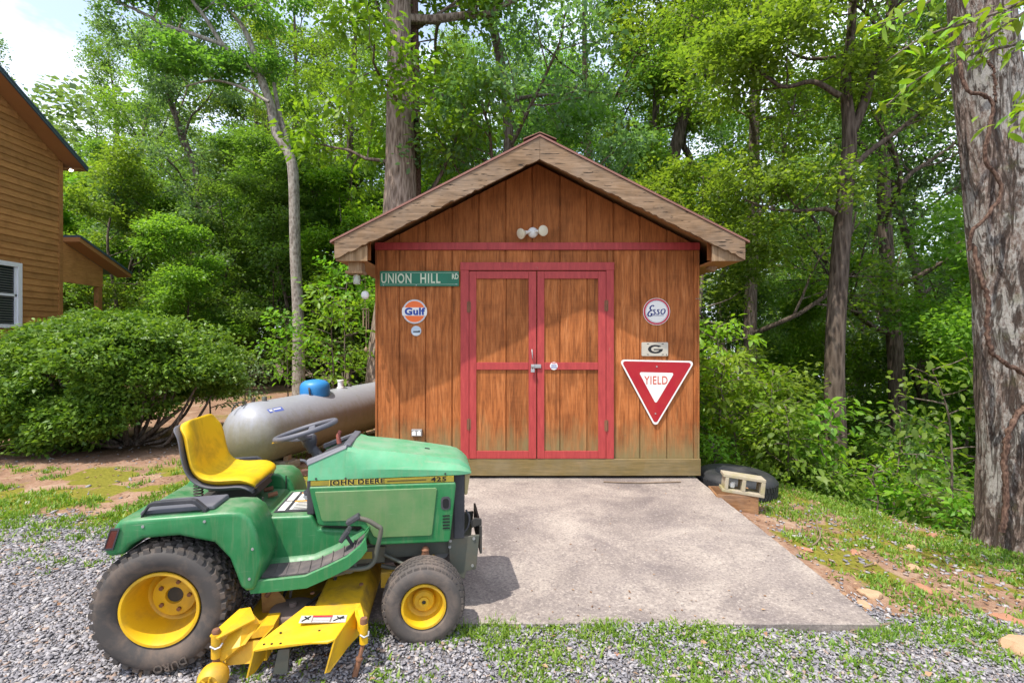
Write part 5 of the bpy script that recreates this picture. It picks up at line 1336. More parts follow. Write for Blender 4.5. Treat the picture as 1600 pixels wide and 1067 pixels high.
# fallen leaves and low ground cover on the woodland slope
n = 26000; x = r.uniform(2.4, 12, n); y = r.uniform(5, 14, n); k = (crest(x, y) > -.1) & (crest(x, y) < 4) & (np.abs(x) < y*1.08) & (fbm(x, y, 1.3, 12) > .42); x = x[k]; y = y[k]; n = len(x)
P = np.stack([x, y, H(x, y)+r.uniform(.02, .22, n)], 1); aa = r.uniform(0, 6.28, n)
v, f = leaf_quads(P, np.stack([np.cos(aa), np.sin(aa), r.normal(.1, .3, n)], 1), np.stack([r.normal(0, .4, n), r.normal(0, .4, n), np.ones(n)], 1), r.uniform(.05, .11, n), r.uniform(.03, .06, n))
tag(link('ground_cover', np_mesh('ground_cover', v, f, 4), M['leaf']), kind='stuff')
for p in talls+unders:
    if id(p) not in used:
        for c in list(p.children): bpy.data.objects.remove(c)
        bpy.data.objects.remove(p)
# ------------------------------------------------------------------ the garden tractor (local frame: x forward, y away from the camera, z up)
TH = R(9)
tr = empty('lawn_tractor', (-1.8345, 3.033, 0.02), 'green and yellow riding mower parked beside the concrete pad', 'tractor', TH)
DZ = -0.02                                   # local z = traced z + DZ
def tb(m, name, mat, parent=None, **kw): return m.build(name, mat, parent or tr, org=(0, 0, -DZ), **kw)

def tyre(cx, cy, cz, Rr, w, rim, side, front=False):
    s = side                                  # +1: outer face towards -y
    h = w/2
    if not front:
        prof = [(rim+.002, -h*.72), (rim+.020, -h*.90), (rim+.055, -h*.985), (rim+.085, -h*1.0), (Rr-.034, -h*.93), (Rr-.022, -h*.80), (Rr-.018, -h*.5), (Rr-.017, 0)]
    else:
        prof = [(rim+.002, -h*.70), (rim+.016, -h*.92), (rim+.042, -h*1.0), (rim+.066, -h*.97), (Rr-.026, -h*.84), (Rr-.010, -h*.62), (Rr-.004, -h*.3), (Rr-.003, 0)]
    prof = prof+[(r, -y) for r, y in prof[-2::-1]]
    m = MB(); m.lathe(prof, (cx, cy, cz), (0, 1, 0), 64)
    # moulded tread blocks
    def blk(a, y0, y1, da, skew, r0, r1):
        pts = []
        for rr, sh in ((r0, 1.0), (r1, .82)):
            for yy, aa in ((y0, a-da), (y1, a-da+skew), (y1, a+da+skew), (y0, a+da)):
                ym = (y0+y1)/2; y2 = ym+(yy-ym)*sh; a2 = a+skew/2+(aa-a-skew/2)*sh
                pts.append((cx+math.sin(a2)*rr, cy+y2, cz+math.cos(a2)*rr))
        m.hexa(pts)
    if not front:
        n = 36
        for k in range(n):
            a = 2*math.pi*k/n
            for sgn in (-1, 1):
                o = .5 if sgn > 0 else 0
                aa = a+o*2*math.pi/n
                blk(aa, sgn*h*.93, sgn*h*.68, .054, -.05, Rr-.036, Rr-.012)
                blk(aa+.08, sgn*h*.67, sgn*h*.42, .050, .07, Rr-.026, Rr+.000)
                blk(aa+.02, sgn*h*.40, sgn*h*.20, .050, -.06, Rr-.026, Rr+.003)
                blk(aa+.09, sgn*h*.18, sgn*h*.02, .046, .05, Rr-.026, Rr+.003)
    else:
        n = 34
        for k in range(n):
            a = 2*math.pi*k/n
            for j in range(6):
                yc = (-.72+j*.288)*h; rs_ = float(np.interp(abs(yc), [0, h*.3, h*.62, h*.84], [Rr-.003, Rr-.004, Rr-.010, Rr-.026])); blk(a+(j % 2)*math.pi/n, yc-.115*h, yc+.115*h, .074, 0, rs_-.012, rs_+.005)
    return tb(m, 'tyre', M['rubber'] if not front else M['rubber_front'], None, smooth=38)
def wheel(cx, cy, cz, Rr, w, rim, side, front=False):
    m = MB(); ax = (0, side, 0); h = w/2
    c = (cx, cy, cz)
    if not front:
        prof = [(rim+.004, -h*.80), (rim+.002, -h*.86), (rim-.010, -h*.86), (rim-.016, -h*.78), (rim-.022, -h*.60), (rim-.034, h*.10), (rim-.045, h*.42), (.120, h*.50), (.112, h*.48), (.108, h*.30), (.104, h*.26), (.044, h*.24), (.040, h*.36), (.0, h*.36)]
    else:
        prof = [(rim+.004, -h*.78), (rim+.001, -h*.84), (rim-.010, -h*.84), (rim-.015, -h*.72), (rim-.020, -h*.45), (rim-.028, -h*.05), (rim-.045, h*.10), (.062, h*.16), (.060, -h*.12), (.052, -h*.20), (.030, -h*.22), (.028, -h*.34), (.012, -h*.35), (.011, -h*.25), (0, -h*.25)]
    m.lathe(prof, c, ax, 48)
    m.lathe([(rim+.003, -h*.74), (rim+.003, h*.9), (rim*.3, h*.9)], c, ax, 32)
    ty = tyre(cx, cy, cz, Rr, w, rim, side, front)
    rm = tb(m, 'rim', M['yellow'], ty, smooth=35)
    if not front:
        for k in range(5):
            a = 2*math.pi*k/5+.3; q = MB(); q.lathe([(.011, 0), (.011, -.012), (0, -.012)], (cx+.074*math.sin(a), cy+side*h*.25, cz+.074*math.cos(a)), ax, 6); tb(q, 'wheel_bolt', M['rust'], ty)
        q = MB(); q.disc((cx, cy+side*(h*.35-.004), cz), ax, .038, .004, 20); tb(q, 'hub_recess', M['dark'], ty)
    else:
        q = MB(); q.lathe([(.011, 0), (.010, -.006), (0, -.006)], (cx, cy-side*h*.25, cz), ax, 10); tb(q, 'axle_end', M['dark'], ty)
    return ty
wheel(0.012, -.395, .344, .322, .28, .182, 1); wheel(0.012, .395, .344, .322, .28, .182, -1)
wheel(1.299, -.375, .228, .228, .205, .119, 1, True); wheel(1.299, .375, .228, .228, .205, .119, -1, True)
# raised sidewall letters on the near rear tyre
near_tyre = [o for o in tr.children if o.name.startswith('tyre')][0]
for ch, a in zip('DURO', (-24, -16, -8, 0)):
    an = R(180+a-2); rr_ = .275
    Mx = Matrix.Translation((0.008+math.sin(an)*rr_, -.395-.1405, .344+DZ+math.cos(an)*rr_)) @ Matrix.Rotation(an, 4, 'Y') @ Matrix.Rotation(R(90), 4, 'X')
    text_mesh(ch, .05, 'raised_letter', M['rubber'], near_tyre, Mx, 1.1, .0006, .0035)

# fenders and rear deck
fen = [(-.240, .652), (-.195, .760), (-.170, .792), (-.05, .800), (.156, .806), (.31, .812), (.385, .806), (.430, .772), (.462, .70), (.497, .565), (.455, .408), (.412, .404), (.385, .43), (.335, .575), (.262, .660), (.10, .705), (-.06, .700), (-.12, .668), (-.15, .628), (-.215, .618)]
def fender(y0, y1):
    m = MB(); m.xz(fen, y0, y1); o = tb(m, 'fender', M['green'], None)
    b = o.modifiers.new('bevel', 'BEVEL'); b.width = .028; b.segments = 4; b.limit_method = 'ANGLE'; b.angle_limit = R(50)
    me = o.data; me.polygons.foreach_set('use_smooth', np.ones(len(me.polygons), dtype=bool)); return o
fender(-.515, -.235); fender(.235, .515)
m = MB(); m.xz([(-.235, .665), (-.185, .768), (-.160, .785), (.10, .745), (.42, .715), (.42, .66), (-.1, .64)], -.234, .234); tb(m, 'rear_deck', M['green'], None, bevel=.012, segs=3)
m = MB(); m.xz([(.415, .714), (.44, .69), (.44, .40), (.40, .40), (.40, .70)], -.30, .30); tb(m, 'deck_front', M['green'])
m = MB(); m.box(-.14, .40, -.22, .22, .30, .635); tb(m, 'transmission_case', M['dark'], None, bevel=.02)
m = MB(); m.box(-.16, -.10, -.24, .24, .45, .66); tb(m, 'rear_plate', M['steel'])
for y in (-.5, .5):
    s = -1 if y < 0 else 1
    m = MB(); m.hexa([(-.246, y-.035*s-.02, .664), (-.246, y-.035*s+.02, .664), (-.20, y-.035*s+.02, .664), (-.20, y-.035*s-.02, .664), (-.214, y-.035*s-.02, .755), (-.214, y-.035*s+.02, .755), (-.17, y-.035*s+.02, .755), (-.17, y-.035*s-.02, .755)])
    tb(m, 'tail_light', M['tail'], None, bevel=.006)
    yo = y+.018*s*1.0
    m = MB(); z = [(-.232, .658), (-.188, .658), (-.158, .762), (-.200, .762)]; zi = [(-.224, .667), (-.192, .667), (-.166, .753), (-.198, .753)]
    m.loft([[(a, yo, b) for a, b in z], [(a, yo+.006*s, b) for a, b in z], [(a, yo+.006*s, b) for a, b in zi], [(a, yo+.001*s, b) for a, b in zi]], cap=False); tb(m, 'tail_light_frame', M['black'])
    m = MB(); m.prism([(a, yo+.000*s, b) for a, b in zi], [(a, yo+.004*s, b) for a, b in zi]); tb(m, 'side_lens', M['tail'])
# black pad and grab handle on the fender
for s in (-1, 1):
    yy = sorted((s*.46, s*.26))
    m = MB(); m.xz([(-.105, .800), (.245, .812), (.240, .834), (-.095, .822)], yy[0], yy[1]); tb(m, 'fender_pad', M['grey_plastic'], None, bevel=.006)
    m = MB(); P = [(-.085, s*.475, .805), (-.05, s*.480, .855), (-.03, s*.480, .862), (.145, s*.480, .868), (.165, s*.480, .862), (.215, s*.475, .812)]
    rings = []
    for x, y, z in P: rings.append([(x-.0, y-.016, z-.011), (x, y+.016, z-.011), (x+.004, y+.016, z+.011), (x+.004, y-.016, z+.011)])
    m.loft(rings); tb(m, 'grab_handle', M['black'], None, bevel=.004)

# seat
prof = [(.345, .858, .160), (.372, .870, .200), (.352, .893, .230), (.295, .898, .241), (.225, .893, .246), (.155, .893, .248), (.098, .905, .248), (.060, .935, .248), (.040, .98, .250), (.028, 1.04, .250), (.018, 1.10, .247), (.008, 1.15, .240), (.000, 1.190, .225), (-.006, 1.216, .198), (-.014, 1.230, .165)]
def seat_mesh(off, thick, wadd, mat, name, parent=None, bol=.022):
    m = MB(); rings = []
    n = len(prof)
    for k in range(n):
        x, z, w = prof[k]; a = prof[max(k-1, 0)]; b = prof[min(k+1, n-1)]
        if k < 2: tx, tz = -1, .35
        else: tx, tz = b[0]-a[0], b[1]-a[1]
        l = math.hypot(tx, tz); nx, nz = tz/l, -tx/l      # normal towards the sitter
        if k < 2: nx, nz = .45, .9
        w = w+wadd; ring = []
        for j in range(17):
            u = -1+2*j/16; bo = bol*(abs(u)**2.2)*(1 if 2 < k < 12 else .2)
            edge = thick*.5*(1-math.sqrt(max(0, 1-abs(u)**7)))
            ring.append((x+nx*(bo+off-edge), w*u, z+nz*(bo+off-edge)))
        for j in range(16, -1, -1):
            u = -1+2*j/16; bo = bol*(abs(u)**2.2)*(1 if 2 < k < 12 else .2)
            edge = thick*.5*(1-math.sqrt(max(0, 1-abs(u)**7)))
            ring.append((x+nx*(bo+off-thick+edge), w*u, z+nz*(bo+off-thick+edge)))
        rings.append(ring)
    m.loft(rings); o = tb(m, name, mat, parent, smooth=75); sd = o.modifiers.new('sub', 'SUBSURF'); sd.levels = 1; sd.render_levels = 1; return o
seat = seat_mesh(0, .052, 0, M['seat_yellow'], 'seat_cushion', None, .034)
seat_mesh(-.046, .034, .008, M['grey_plastic'], 'seat_shell', seat, .034)
m = MB(); m.xz([(.10, .845), (.33, .85), (.36, .80), (.30, .745), (.22, .735), (.12, .80)], -.12, .12); tb(m, 'seat_bracket', M['dark'], None, bevel=.008)
for y in (-.10, .10):
    P = [(.02+.022*math.cos(a), y+.022*math.sin(a), .755+.10*a/(12*math.pi)) for a in np.linspace(0, 12*math.pi, 90)]
    m = MB(); m.tube(P, .005, 6); tb(m, 'seat_spring', M['dark'], None)
m = MB(); m.box(-.06, .12, -.17, .17, .748, .760); tb(m, 'spring_plate', M['dark'])
for x, y in ((.31, -.20), (.36, .02), (.30, .14)):
    m = MB(); m.tube([(x, y, .735), (x+.05, y+.02, .742)], .014, 8); tb(m, 'pivot_pin', M['rust'])

# console and foot boards
m = MB(); m.xz([(.425, .40), (.425, .690), (.44, .698), (.675, .694), (.715, .62), (.88, .60), (.97, .575), (.97, .50), (.86, .44), (.70, .40)], -.27, .27); tb(m, 'console', M['green'], None, bevel=.014, segs=3)
m = MB(); m.box(.455, .66, -.20, .20, .6995, .7015); dc = tb(m, 'control_label', M['black'])
for k in range(2):
    m = MB(); m.box(.53, .648, -.165+k*.175, -.025+k*.175, .7018, .7026); tb(m, 'label_patch', M['sign_white'], dc)
    m = MB(); m.box(.524, .654, -.022+k*.175, .004+k*.175, .7018, .7026); tb(m, 'label_patch', M['decal_orange'], dc)
for j in range(7):
    m = MB(); m.box(.545 if j < 5 else .47, .635 if j < 5 else .51, -.16+j*.028 if j < 5 else -.18+(j-5)*.19, -.148+j*.028 if j < 5 else -.01+(j-5)*.19, .7028, .7034); tb(m, 'label_line', M['ink'] if j < 5 else M['sign_white'], dc)
m = MB(); m.lathe([(0, .030), (.05, .028), (.065, .016), (.06, .0), (0, -.002)], (.60, .14, .70), (0, .1, 1), 20); tb(m, 'knob', M['grey_plastic'], None, smooth=50)
def footboard(s):
    xs = [(.418, .438), (.55, .441), (.69, .447), (.80, .490), (.90, .534), (.965, .585), (.995, .625)]
    m = MB(); rings = []
    for x, z in xs:
        rings.append([(x, s*.271, z-.004), (x, s*.46, z), (x, s*.488, z+.012), (x+.004, s*.500, z+.008), (x+.012, s*.500, z-.052), (x+.008, s*.485, z-.056), (x, s*.46, z-.020), (x, s*.271, z-.024)])
    m.loft(rings); fb = tb(m, 'footboard', M['green'], None, smooth=40)
    m = MB(); rings = []
    for x, z in xs[:-1]: rings.append([(x+.01, s*.29, z-.001), (x+.01, s*.455, z+.002), (x+.01, s*.455, z+.010), (x+.01, s*.29, z+.008)])
    m.loft(rings); mt = tb(m, 'foot_mat', M['mat'], fb, smooth=30)
    for k in range(9):
        x = .45+k*.058; z = np.interp(x, [a for a, b in xs], [b for a, b in xs]); z2 = np.interp(x+.02, [a for a, b in xs], [b for a, b in xs])
        q = MB(); q.hexa([(x, s*.295, z+.007), (x+.016, s*.295, z2+.006), (x+.046, s*.45, z2+.008), (x+.03, s*.45, z+.009), (x, s*.295, z+.013), (x+.016, s*.295, z2+.012), (x+.046, s*.45, z2+.016), (x+.03, s*.45, z+.015)]) if False else q.tube([(x, s*.295, z+.0085), (x+.02, s*.45, z2+.0095)], .0035, 5)
        tb(q, 'mat_rib', M['mat'], fb)
    m = MB(); rings = []
    for x, z in xs: rings.append([(x, s*.268, z-.01), (x, s*.268, z+.035), (x, s*.285, z+.010), (x, s*.30, z+.003)])
    m.loft(rings); tb(m, 'fillet', M['green'], fb, smooth=60)
footboard(-1); footboard(1)
# pedals and lever on the near side
def pedal(p, q, pad, rot):
    m = MB(); m.tube([p, q], .010, 8); a = tb(m, 'pedal', M['black'], None)
    m = MB(); m.rbox(q, pad, Matrix.Rotation(rot, 3, 'Y')); tb(m, 'pedal_pad', M['black'], a, bevel=.006)
pedal((.915, -.36, .545), (.875, -.37, .615), (.075, .085, .024), R(-52))
m = MB(); m.tube(spline([(.845, -.43, .455), (.93, -.43, .447), (1.00, -.43, .452), (1.035, -.43, .485), (1.05, -.43, .55), (1.07, -.43, .648), (1.05, -.43, .672), (1.00, -.43, .705), (.945, -.43, .722)], 40), .0125, 10); lv = tb(m, 'lift_lever', M['steel'], None, smooth=60)
m = MB(); m.rbox((.925, -.43, .715), (.075, .055, .026), Matrix.Rotation(R(-30), 3, 'Y')); tb(m, 'lever_pad', M['black'], lv, bevel=.006)
m = MB(); m.tube([(.60, -.40, .38), (.76, -.40, .40), (.92, -.40, .43)], .012, 8); m.lathe([(.03, -.02), (.04, 0), (.03, .02)], (.90, -.40, .45), (0, 1, 0), 14, True); tb(m, 'linkage_rod', M['steel'])

# hood
def hood_ring(x, zb, yb, zc, yc, zt):
    return [(x, -yb, zb), (x, -yb*.995, zb+(zc-zb)*.35), (x, -(yb*.45+yc*.55), zc-(zc-zb)*.28), (x, -yc-.012, zc-.020), (x, -yc+.012, zc+.003), (x, -yc*.45, zt-.003), (x, 0, zt), (x, yc*.45, zt-.003), (x, yc-.012, zc+.003), (x, yc+.012, zc-.020), (x, (yb*.45+yc*.55), zc-(zc-zb)*.28), (x, yb*.995, zb+(zc-zb)*.35), (x, yb, zb)]
HR = [(.858, .890, .270, 1.062, .226, 1.070), (.880, .890, .270, 1.060, .222, 1.070), (.930, .890, .270, 1.043, .220, 1.052), (1.10, .890, .270, 1.023, .218, 1.033), (1.30, .889, .268, .992, .212, 1.001), (1.46, .888, .266, .966, .200, .974), (1.505, .887, .262, .955, .186, .962), (1.54, .886, .250, .932, .175, .937), (1.568, .885, .232, .905, .165, .907), (1.577, .884, .222, .890, .160, .891)]
m = MB(); m.loft([hood_ring(*h) for h in HR]); hd = tb(m, 'hood', M['green_faded'], None, smooth=24)
m = MB(); m.tube([(1.30, -.03, 1.004), (1.33, -.03, .999)], .004, 6); tb(m, 'hood_bolt', M['dark'], hd)
for s in (-1, 1):
    m = MB(); A = [(.655, s*.268, .890), (.8575, s*.269, .890), (.8575, s*.232, 1.058), (.655, s*.252, .972)]; m.prism(A, [(x, y-s*.02, z) for x, y, z in A]); tb(m, 'cowl_side', M['green_faded'])
    m = MB(); A = [(.650, s*.258, .973), (.872, s*.237, 1.068), (.895, s*.228, 1.086), (.872, s*.20, 1.086), (.640, s*.215, 1.000)]
    m.prism([(.648, s*.258, .970), (.860, s*.237, 1.058), (.860, s*.220, 1.079), (.640, s*.240, .998)], [(.648, s*.205, .970), (.860, s*.185, 1.058), (.860, s*.185, 1.079), (.640, s*.205, .998)]); tb(m, 'dash_rim', M['grey_plastic'], None, bevel=.005)
m = MB(); m.prism([(.838, -.2195, 1.052), (.882, -.2195, 1.068), (.880, -.2195, 1.078), (.842, -.2195, 1.084)], [(.838, .2195, 1.052), (.882, .2195, 1.068), (.880, .2195, 1.078), (.842, .2195, 1.084)]); tb(m, 'dash_back', M['grey_plastic'], None, bevel=.005)
m = MB(); m.prism([(.645, -.204, .70), (.85, -.204, .70), (.85, -.204, 1.05), (.66, -.204, .965)], [(.645, .204, .70), (.85, .204, .70), (.85, .204, 1.05), (.66, .204, .965)]); tb(m, 'dash', M['black'], None, bevel=.01)
m = MB(); m.tube([(.64, -.10, .93), (.60, -.10, .965), (.575, -.10, .97)], .008, 7); tb(m, 'throttle_lever', M['grey_plastic'])
m = MB(); m.tube([(.76, .12, 1.02), (.752, .12, 1.07), (.765, .12, 1.10)], [.016, .013, .010], 8); tb(m, 'choke_knob', simple('faded_red_knob', (.30, .09, .07), .6), None, smooth=60)
# black side of the dash pedestal below the wheel
m = MB(); m.box(.645, .69, -.25, .25, .69, .889); tb(m, 'pedestal', M['black'], None, bevel=.01)
# engine bay, side panels, stripe
m = MB(); m.box(.692, 1.47, -.235, .235, .50, .885); tb(m, 'engine_block', M['dark'])
pan = [(.668, .858), (1.478, .848), (1.482, .83), (1.448, .515), (1.435, .505), (1.015, .513), (.995, .522), (.965, .60), (.945, .622), (.730, .640), (.712, .650), (.668, .845)]
ins = [(.700, .832), (1.365, .826), (1.372, .818), (1.344, .560), (1.335, .552), (1.035, .558), (1.018, .566), (.972, .652), (.955, .660), (.745, .668), (.735, .675), (.700, .822)]
for s in (-1, 1):
    m = MB(); a, b = sorted((s*.288, s*.250)); m.xz(pan, a, b); sp = tb(m, 'side_panel', M['green'], None, bevel=.010, segs=3)
    m = MB(); m.loft([[(x, s*.2885, z) for x, z in ins], [(x, s*.2935, z) for x, z in ins], [((x-1.05)*.992+1.05, s*.2955, (z-.7)*.98+.7) for x, z in ins]]); tb(m, 'panel_inset', M['green_dust'], sp, smooth=20)
    m = MB(); m.xz(rounded([(1.395, .695), (1.450, .695), (1.450, .772), (1.395, .772)], .02, 5), *sorted((s*.2885, s*.291))); tb(m, 'latch_frame', M['black'], sp)
    m = MB(); m.xz(rounded([(1.405, .705), (1.440, .705), (1.440, .760), (1.405, .760)], .014, 5), *sorted((s*.2911, s*.2925))); tb(m, 'latch_recess', M['ink'], sp)
    m = MB(); m.hexa([(x, y, z) for x, y, z in [(.672, s*.262, .862), (1.47, s*.262, .852), (1.47, s*.275, .852), (.672, s*.275, .862), (.672, s*.262, .886), (1.47, s*.262, .884), (1.47, s*.275, .884), (.672, s*.275, .886)]]); sg = tb(m, 'stripe', M['stripe'], None)
    if s < 0:
        Mx = Matrix.Translation((.925, -.2758, .8735+DZ)) @ Matrix.Rotation(R(90), 4, 'X')
        text_mesh('JOHN DEERE', .038, 'lettering', M['ink'], sg, Mx, 1.30, .0010, .0006, space=1.08)
        Mg = Matrix.Translation((.922, -.2754, .8722+DZ)) @ Matrix.Rotation(R(90), 4, 'X')
        text_mesh('JOHN DEERE', .038, 'letter_outline', M['gold'], sg, Mg, 1.30, .0030, .0003, space=1.08)
        Mx = Matrix.Translation((1.383, -.2758, .8700+DZ)) @ Matrix.Rotation(R(90), 4, 'X')
        text_mesh('425', .036, 'lettering', M['ink'], sg, Mx, 1.55, .0008, .0006, space=1.1)
        m = MB()
        for z in (.8665, .8695, .8725): m.box(1.09, 1.31, -.2756, -.2751, z, z+.0012)
        tb(m, 'pin_stripe', M['ink'], sg)
# grille and nose
m = MB(); m.box(1.471, 1.535, -.232, .232, .50, .884); gr = tb(m, 'grille', M['black'], None, bevel=.006)
for k in range(9):
    m = MB(); m.box(1.536, 1.541, -.15, .15, .53+k*.026, .545+k*.026); tb(m, 'slat', M['grey_plastic'], gr)
for s in (-1, 1):
    m = MB(); m.prism([(1.536, s*.222, .755), (1.553, s*.215, .755), (1.570, s*.215, .882), (1.536, s*.222, .882)], [(1.536, s*.10, .755), (1.562, s*.10, .755), (1.574, s*.10, .882), (1.536, s*.10, .882)]); tb(m, 'headlight', M['amber'], None, bevel=.005)
# chassis
for s in (-1, 1):
    m = MB(); a, b = sorted((s*.20, s*.185)); m.xz([(.95, .40), (1.44, .405), (1.47, .52), (.95, .515)], a, b); m.xz([(.90, .385), (1.07, .385), (1.075, .475), (.90, .475)], *sorted((s*.215, s*.2005))); fr = tb(m, 'frame_rail', M['steel'], None)
    m = MB(); m.xz([(1.435, .505), (1.625, .512), (1.605, .31), (1.545, .30), (1.535, .255), (1.455, .30)], *sorted((s*.226, s*.206))); tb(m, 'front_bracket', M['steel'], None, bevel=.003)
    for x, z in ((1.452, .49), (1.448, .455), (1.59, .495), (1.582, .335)):
        q = MB(); q.disc((x, s*.2265, z), (0, s, 0), .0085, .006, 8); tb(q, 'bolt', M['zinc'], fr)
m = MB(); m.box(1.626, 1.640, -.225, .225, .40, .565); m.xz([(1.58, .55), (1.64, .565), (1.64, .60), (1.60, .61), (1.57, .59)], -.205, -.19); tb(m, 'bumper', M['dark'], None, bevel=.004)
m = MB(); m.tube(spline([(1.545, -.2, .66), (1.565, -.215, .62), (1.555, -.22, .56), (1.52, -.21, .52)], 12), .006, 6); tb(m, 'cable', M['black'])
m = MB(); m.tube([(1.299, -.30, .228), (1.299, .30, .228)], .03, 10); m.box(1.25, 1.345, -.16, .16, .235, .40); tb(m, 'front_axle', M['dark'], None, bevel=.006)
m = MB(); m.lathe([(.022, 0), (.026, .02), (.020, .05), (.024, .06), (.010, .08)], (1.305, -.26, .40), (0, 0, 1), 12, True); m.tube([(1.305, -.26, .25), (1.305, -.26, .40)], .018, 8); tb(m, 'steering_spindle', M['rust'], None, smooth=40)
m = MB(); m.tube([(1.07, -.22, .43), (1.20, -.26, .375), (1.30, -.27, .375)], .011, 8); m.tube([(1.05, -.18, .35), (1.15, -.2, .33), (1.24, -.18, .30)], .013, 8); tb(m, 'tie_rod', M['steel'], None, smooth=60)
m = MB(); m.lathe([(.045, -.05), (.05, 0), (.045, .06)], (1.40, -.13, .41), (0, 1, 0), 16, True); tb(m, 'muffler', M['zinc'], None, smooth=40)
m = MB(); m.box(.42, .97, -.20, .20, .34, .40); m.box(.97, 1.25, -.17, .17, .36, .42); tb(m, 'chassis_pan', M['dark'])
m = MB(); m.box(.93, 1.0, -.2165, -.2155, .41, .45); tb(m, 'spec_plate', M['stripe'], None)
for s in (-1, 1):
    for x, z in ((.70, .90), (1.42, .899), (.86, .895)):
        q = MB(); q.disc((x, s*.2695, z), (0, s, 0), .006, .004, 8); tb(q, 'screw', M['dark'], hd)
    for x, z in ((-.06, .762), (.22, .772), (.445, .62), (.43, .47)):
        q = MB(); q.disc((x, s*.5145, z), (0, s, 0), .007, .004, 8); tb(q, 'screw', M['zinc'])
    q = MB(); q.tube([(.408, s*.232, .80), (.408, s*.232, .45)], .004, 5); tb(q, 'seam', M['dark'])
for x, y, w, dp in ((1.0, .08, .10, .006), (1.0, -.08, .10, .006)):
    pass
m = MB()
for k in range(5): m.box(1.405, 1.445, -.291, -.2885, .585+k*.018, .592+k*.018)
tb(m, 'vent_slot', M['ink'])
for x, y in ((.70, -.36), (.95, -.30), (.72, .05), (.95, .2), (.45, .2)):
    q = MB(); q.lathe([(.012, 0), (.012, .008), (0, .009)], (x, y, .2 if x < .6 else .30), (0, 0, 1), 6); tb(q, 'deck_bolt', M['rust'])
# steering wheel
C0 = Vector((.585, 0, 1.130)); tl = R(16); ax = Vector((-math.sin(tl), 0, math.cos(tl))); u = Vector((math.cos(tl), 0, math.sin(tl))); v_ = Vector((0, 1, 0))
m = MB(); P = [C0+(u*math.cos(a)+v_*math.sin(a))*.178 for a in np.linspace(0, 2*math.pi, 41)[:-1]]
rings = []
for k, p in enumerate(P):
    rd = (p-C0).normalized(); rings.append([p+(rd*math.cos(b)+ax*math.sin(b))*(.0155 if b else .0155) for b in np.linspace(0, 2*math.pi, 11)[:-1]])
rings.append(rings[0]); m.loft(rings, cap=False); sw = tb(m, 'steering_wheel', M['grey_plastic'], None, smooth=70)
hub = C0-ax*.050
for a in (R(90), R(-90), R(180)):
    e = C0+(u*math.cos(a)+v_*math.sin(a))*.172; mid = hub+(e-hub)*.5-ax*.010
    m = MB(); sd = ax.cross((e-hub).normalized())
    rings = []
    for p, w, h in ((hub, .035, .012), (mid, .024, .010), (e-ax*.004, .020, .008)): rings.append([p-sd*w-ax*h, p+sd*w-ax*h, p+sd*w+ax*h, p-sd*w+ax*h])
    m.loft(rings); tb(m, 'spoke', M['grey_plastic'], sw, bevel=.005)
m = MB(); m.lathe([(.0, .014), (.040, .010), (.048, 0), (.045, -.03), (.030, -.06), (.026, -.09)], hub, ax, 20, False); m.tube([hub-ax*.05, (.665, 0, .96)], [.026, .030], 12); tb(m, 'steering_column', M['black'], sw, smooth=50)
m = MB(); e = C0-u*.180-ax*.014; m.rbox(e, (.03, .09, .004), Matrix.Rotation(-tl, 3, 'Y')); tb(m, 'wheel_tag', M['yellow'], sw)

# mower deck
m = MB()
m.xz([(.36, .185), (.98, .185), (.99, .10), (.97, .10), (.955, .165), (.38, .165), (.36, .10), (.345, .10)], -.50, .68)
md = tb(m, 'mower_deck', M['yellow_dirty'], None, bevel=.008)
m = MB(); m.prism([(.70, -.49, .190), (.735, -.49, .285), (.955, -.49, .268), (1.005, -.49, .190), (.99, -.49, .12), (.72, -.49, .12)], [(.74, .62, .190), (.775, .62, .330), (.985, .62, .325), (1.04, .62, .23), (1.03, .62, .12), (.75, .62, .12)]); tb(m, 'deck_front_channel', M['yellow_dirty'], md, bevel=.014, segs=3)
SK = [(.335, -.30, .186), (.72, -.30, .186), (.72, -.49, .186), (.60, -.56, .178), (.36, -.56, .178), (.325, -.50, .18)]
m = MB(); m.loft([[(x, y, z-.012) for x, y, z in SK], SK]); tb(m, 'deck_shoulder', M['yellow_dirty'], md, bevel=.004)
m = MB(); m.loft([[(.325, -.50, .178), (.36, -.56, .176), (.50, -.56, .176), (.55, -.52, .182), (.55, -.51, .182), (.50, -.545, .176), (.365, -.545, .176), (.335, -.49, .178)], [(.305, -.52, .095), (.35, -.60, .092), (.49, -.60, .092), (.545, -.53, .10), (.545, -.52, .10), (.49, -.588, .092), (.355, -.588, .092), (.315, -.51, .095)]]); tb(m, 'deck_skirt', M['yellow'], md, smooth=40)
# discharge chute: top plate flaring down to the near side with skirts
A = [(.690, -.478, .292), (.960, -.478, .270)]; B = [(.500, -.790, .250), (.900, -.790, .248)]
m = MB(); CH = [(.690, -.478, .292), (.960, -.478, .276), (.915, -.64, .266), (.886, -.745, .256), (.855, -.755, .250), (.78, -.752, .254), (.60, -.752, .250), (.530, -.750, .240), (.545, -.70, .258)]; m.prism(CH, [(x, y, z-.008) for x, y, z in CH]); ch = tb(m, 'discharge_chute', M['yellow'], md)
m = MB(); SK = [(.962, -.478, .274), (.917, -.64, .264), (.888, -.745, .254), (.848, -.755, .105), (.862, -.74, .098), (.925, -.60, .130), (.985, -.478, .14)]; m.prism(SK, [(x-.008, y, z-.002) for x, y, z in SK]); tb(m, 'chute_skirt', M['yellow'], md)
m = MB(); SK = [(.529, -.750, .238), (.543, -.70, .256), (.56, -.55, .24), (.54, -.55, .12), (.520, -.70, .11), (.500, -.75, .115)]; m.prism(SK, [(x-.008, y, z-.002) for x, y, z in SK]); tb(m, 'chute_skirt', M['yellow'], md)
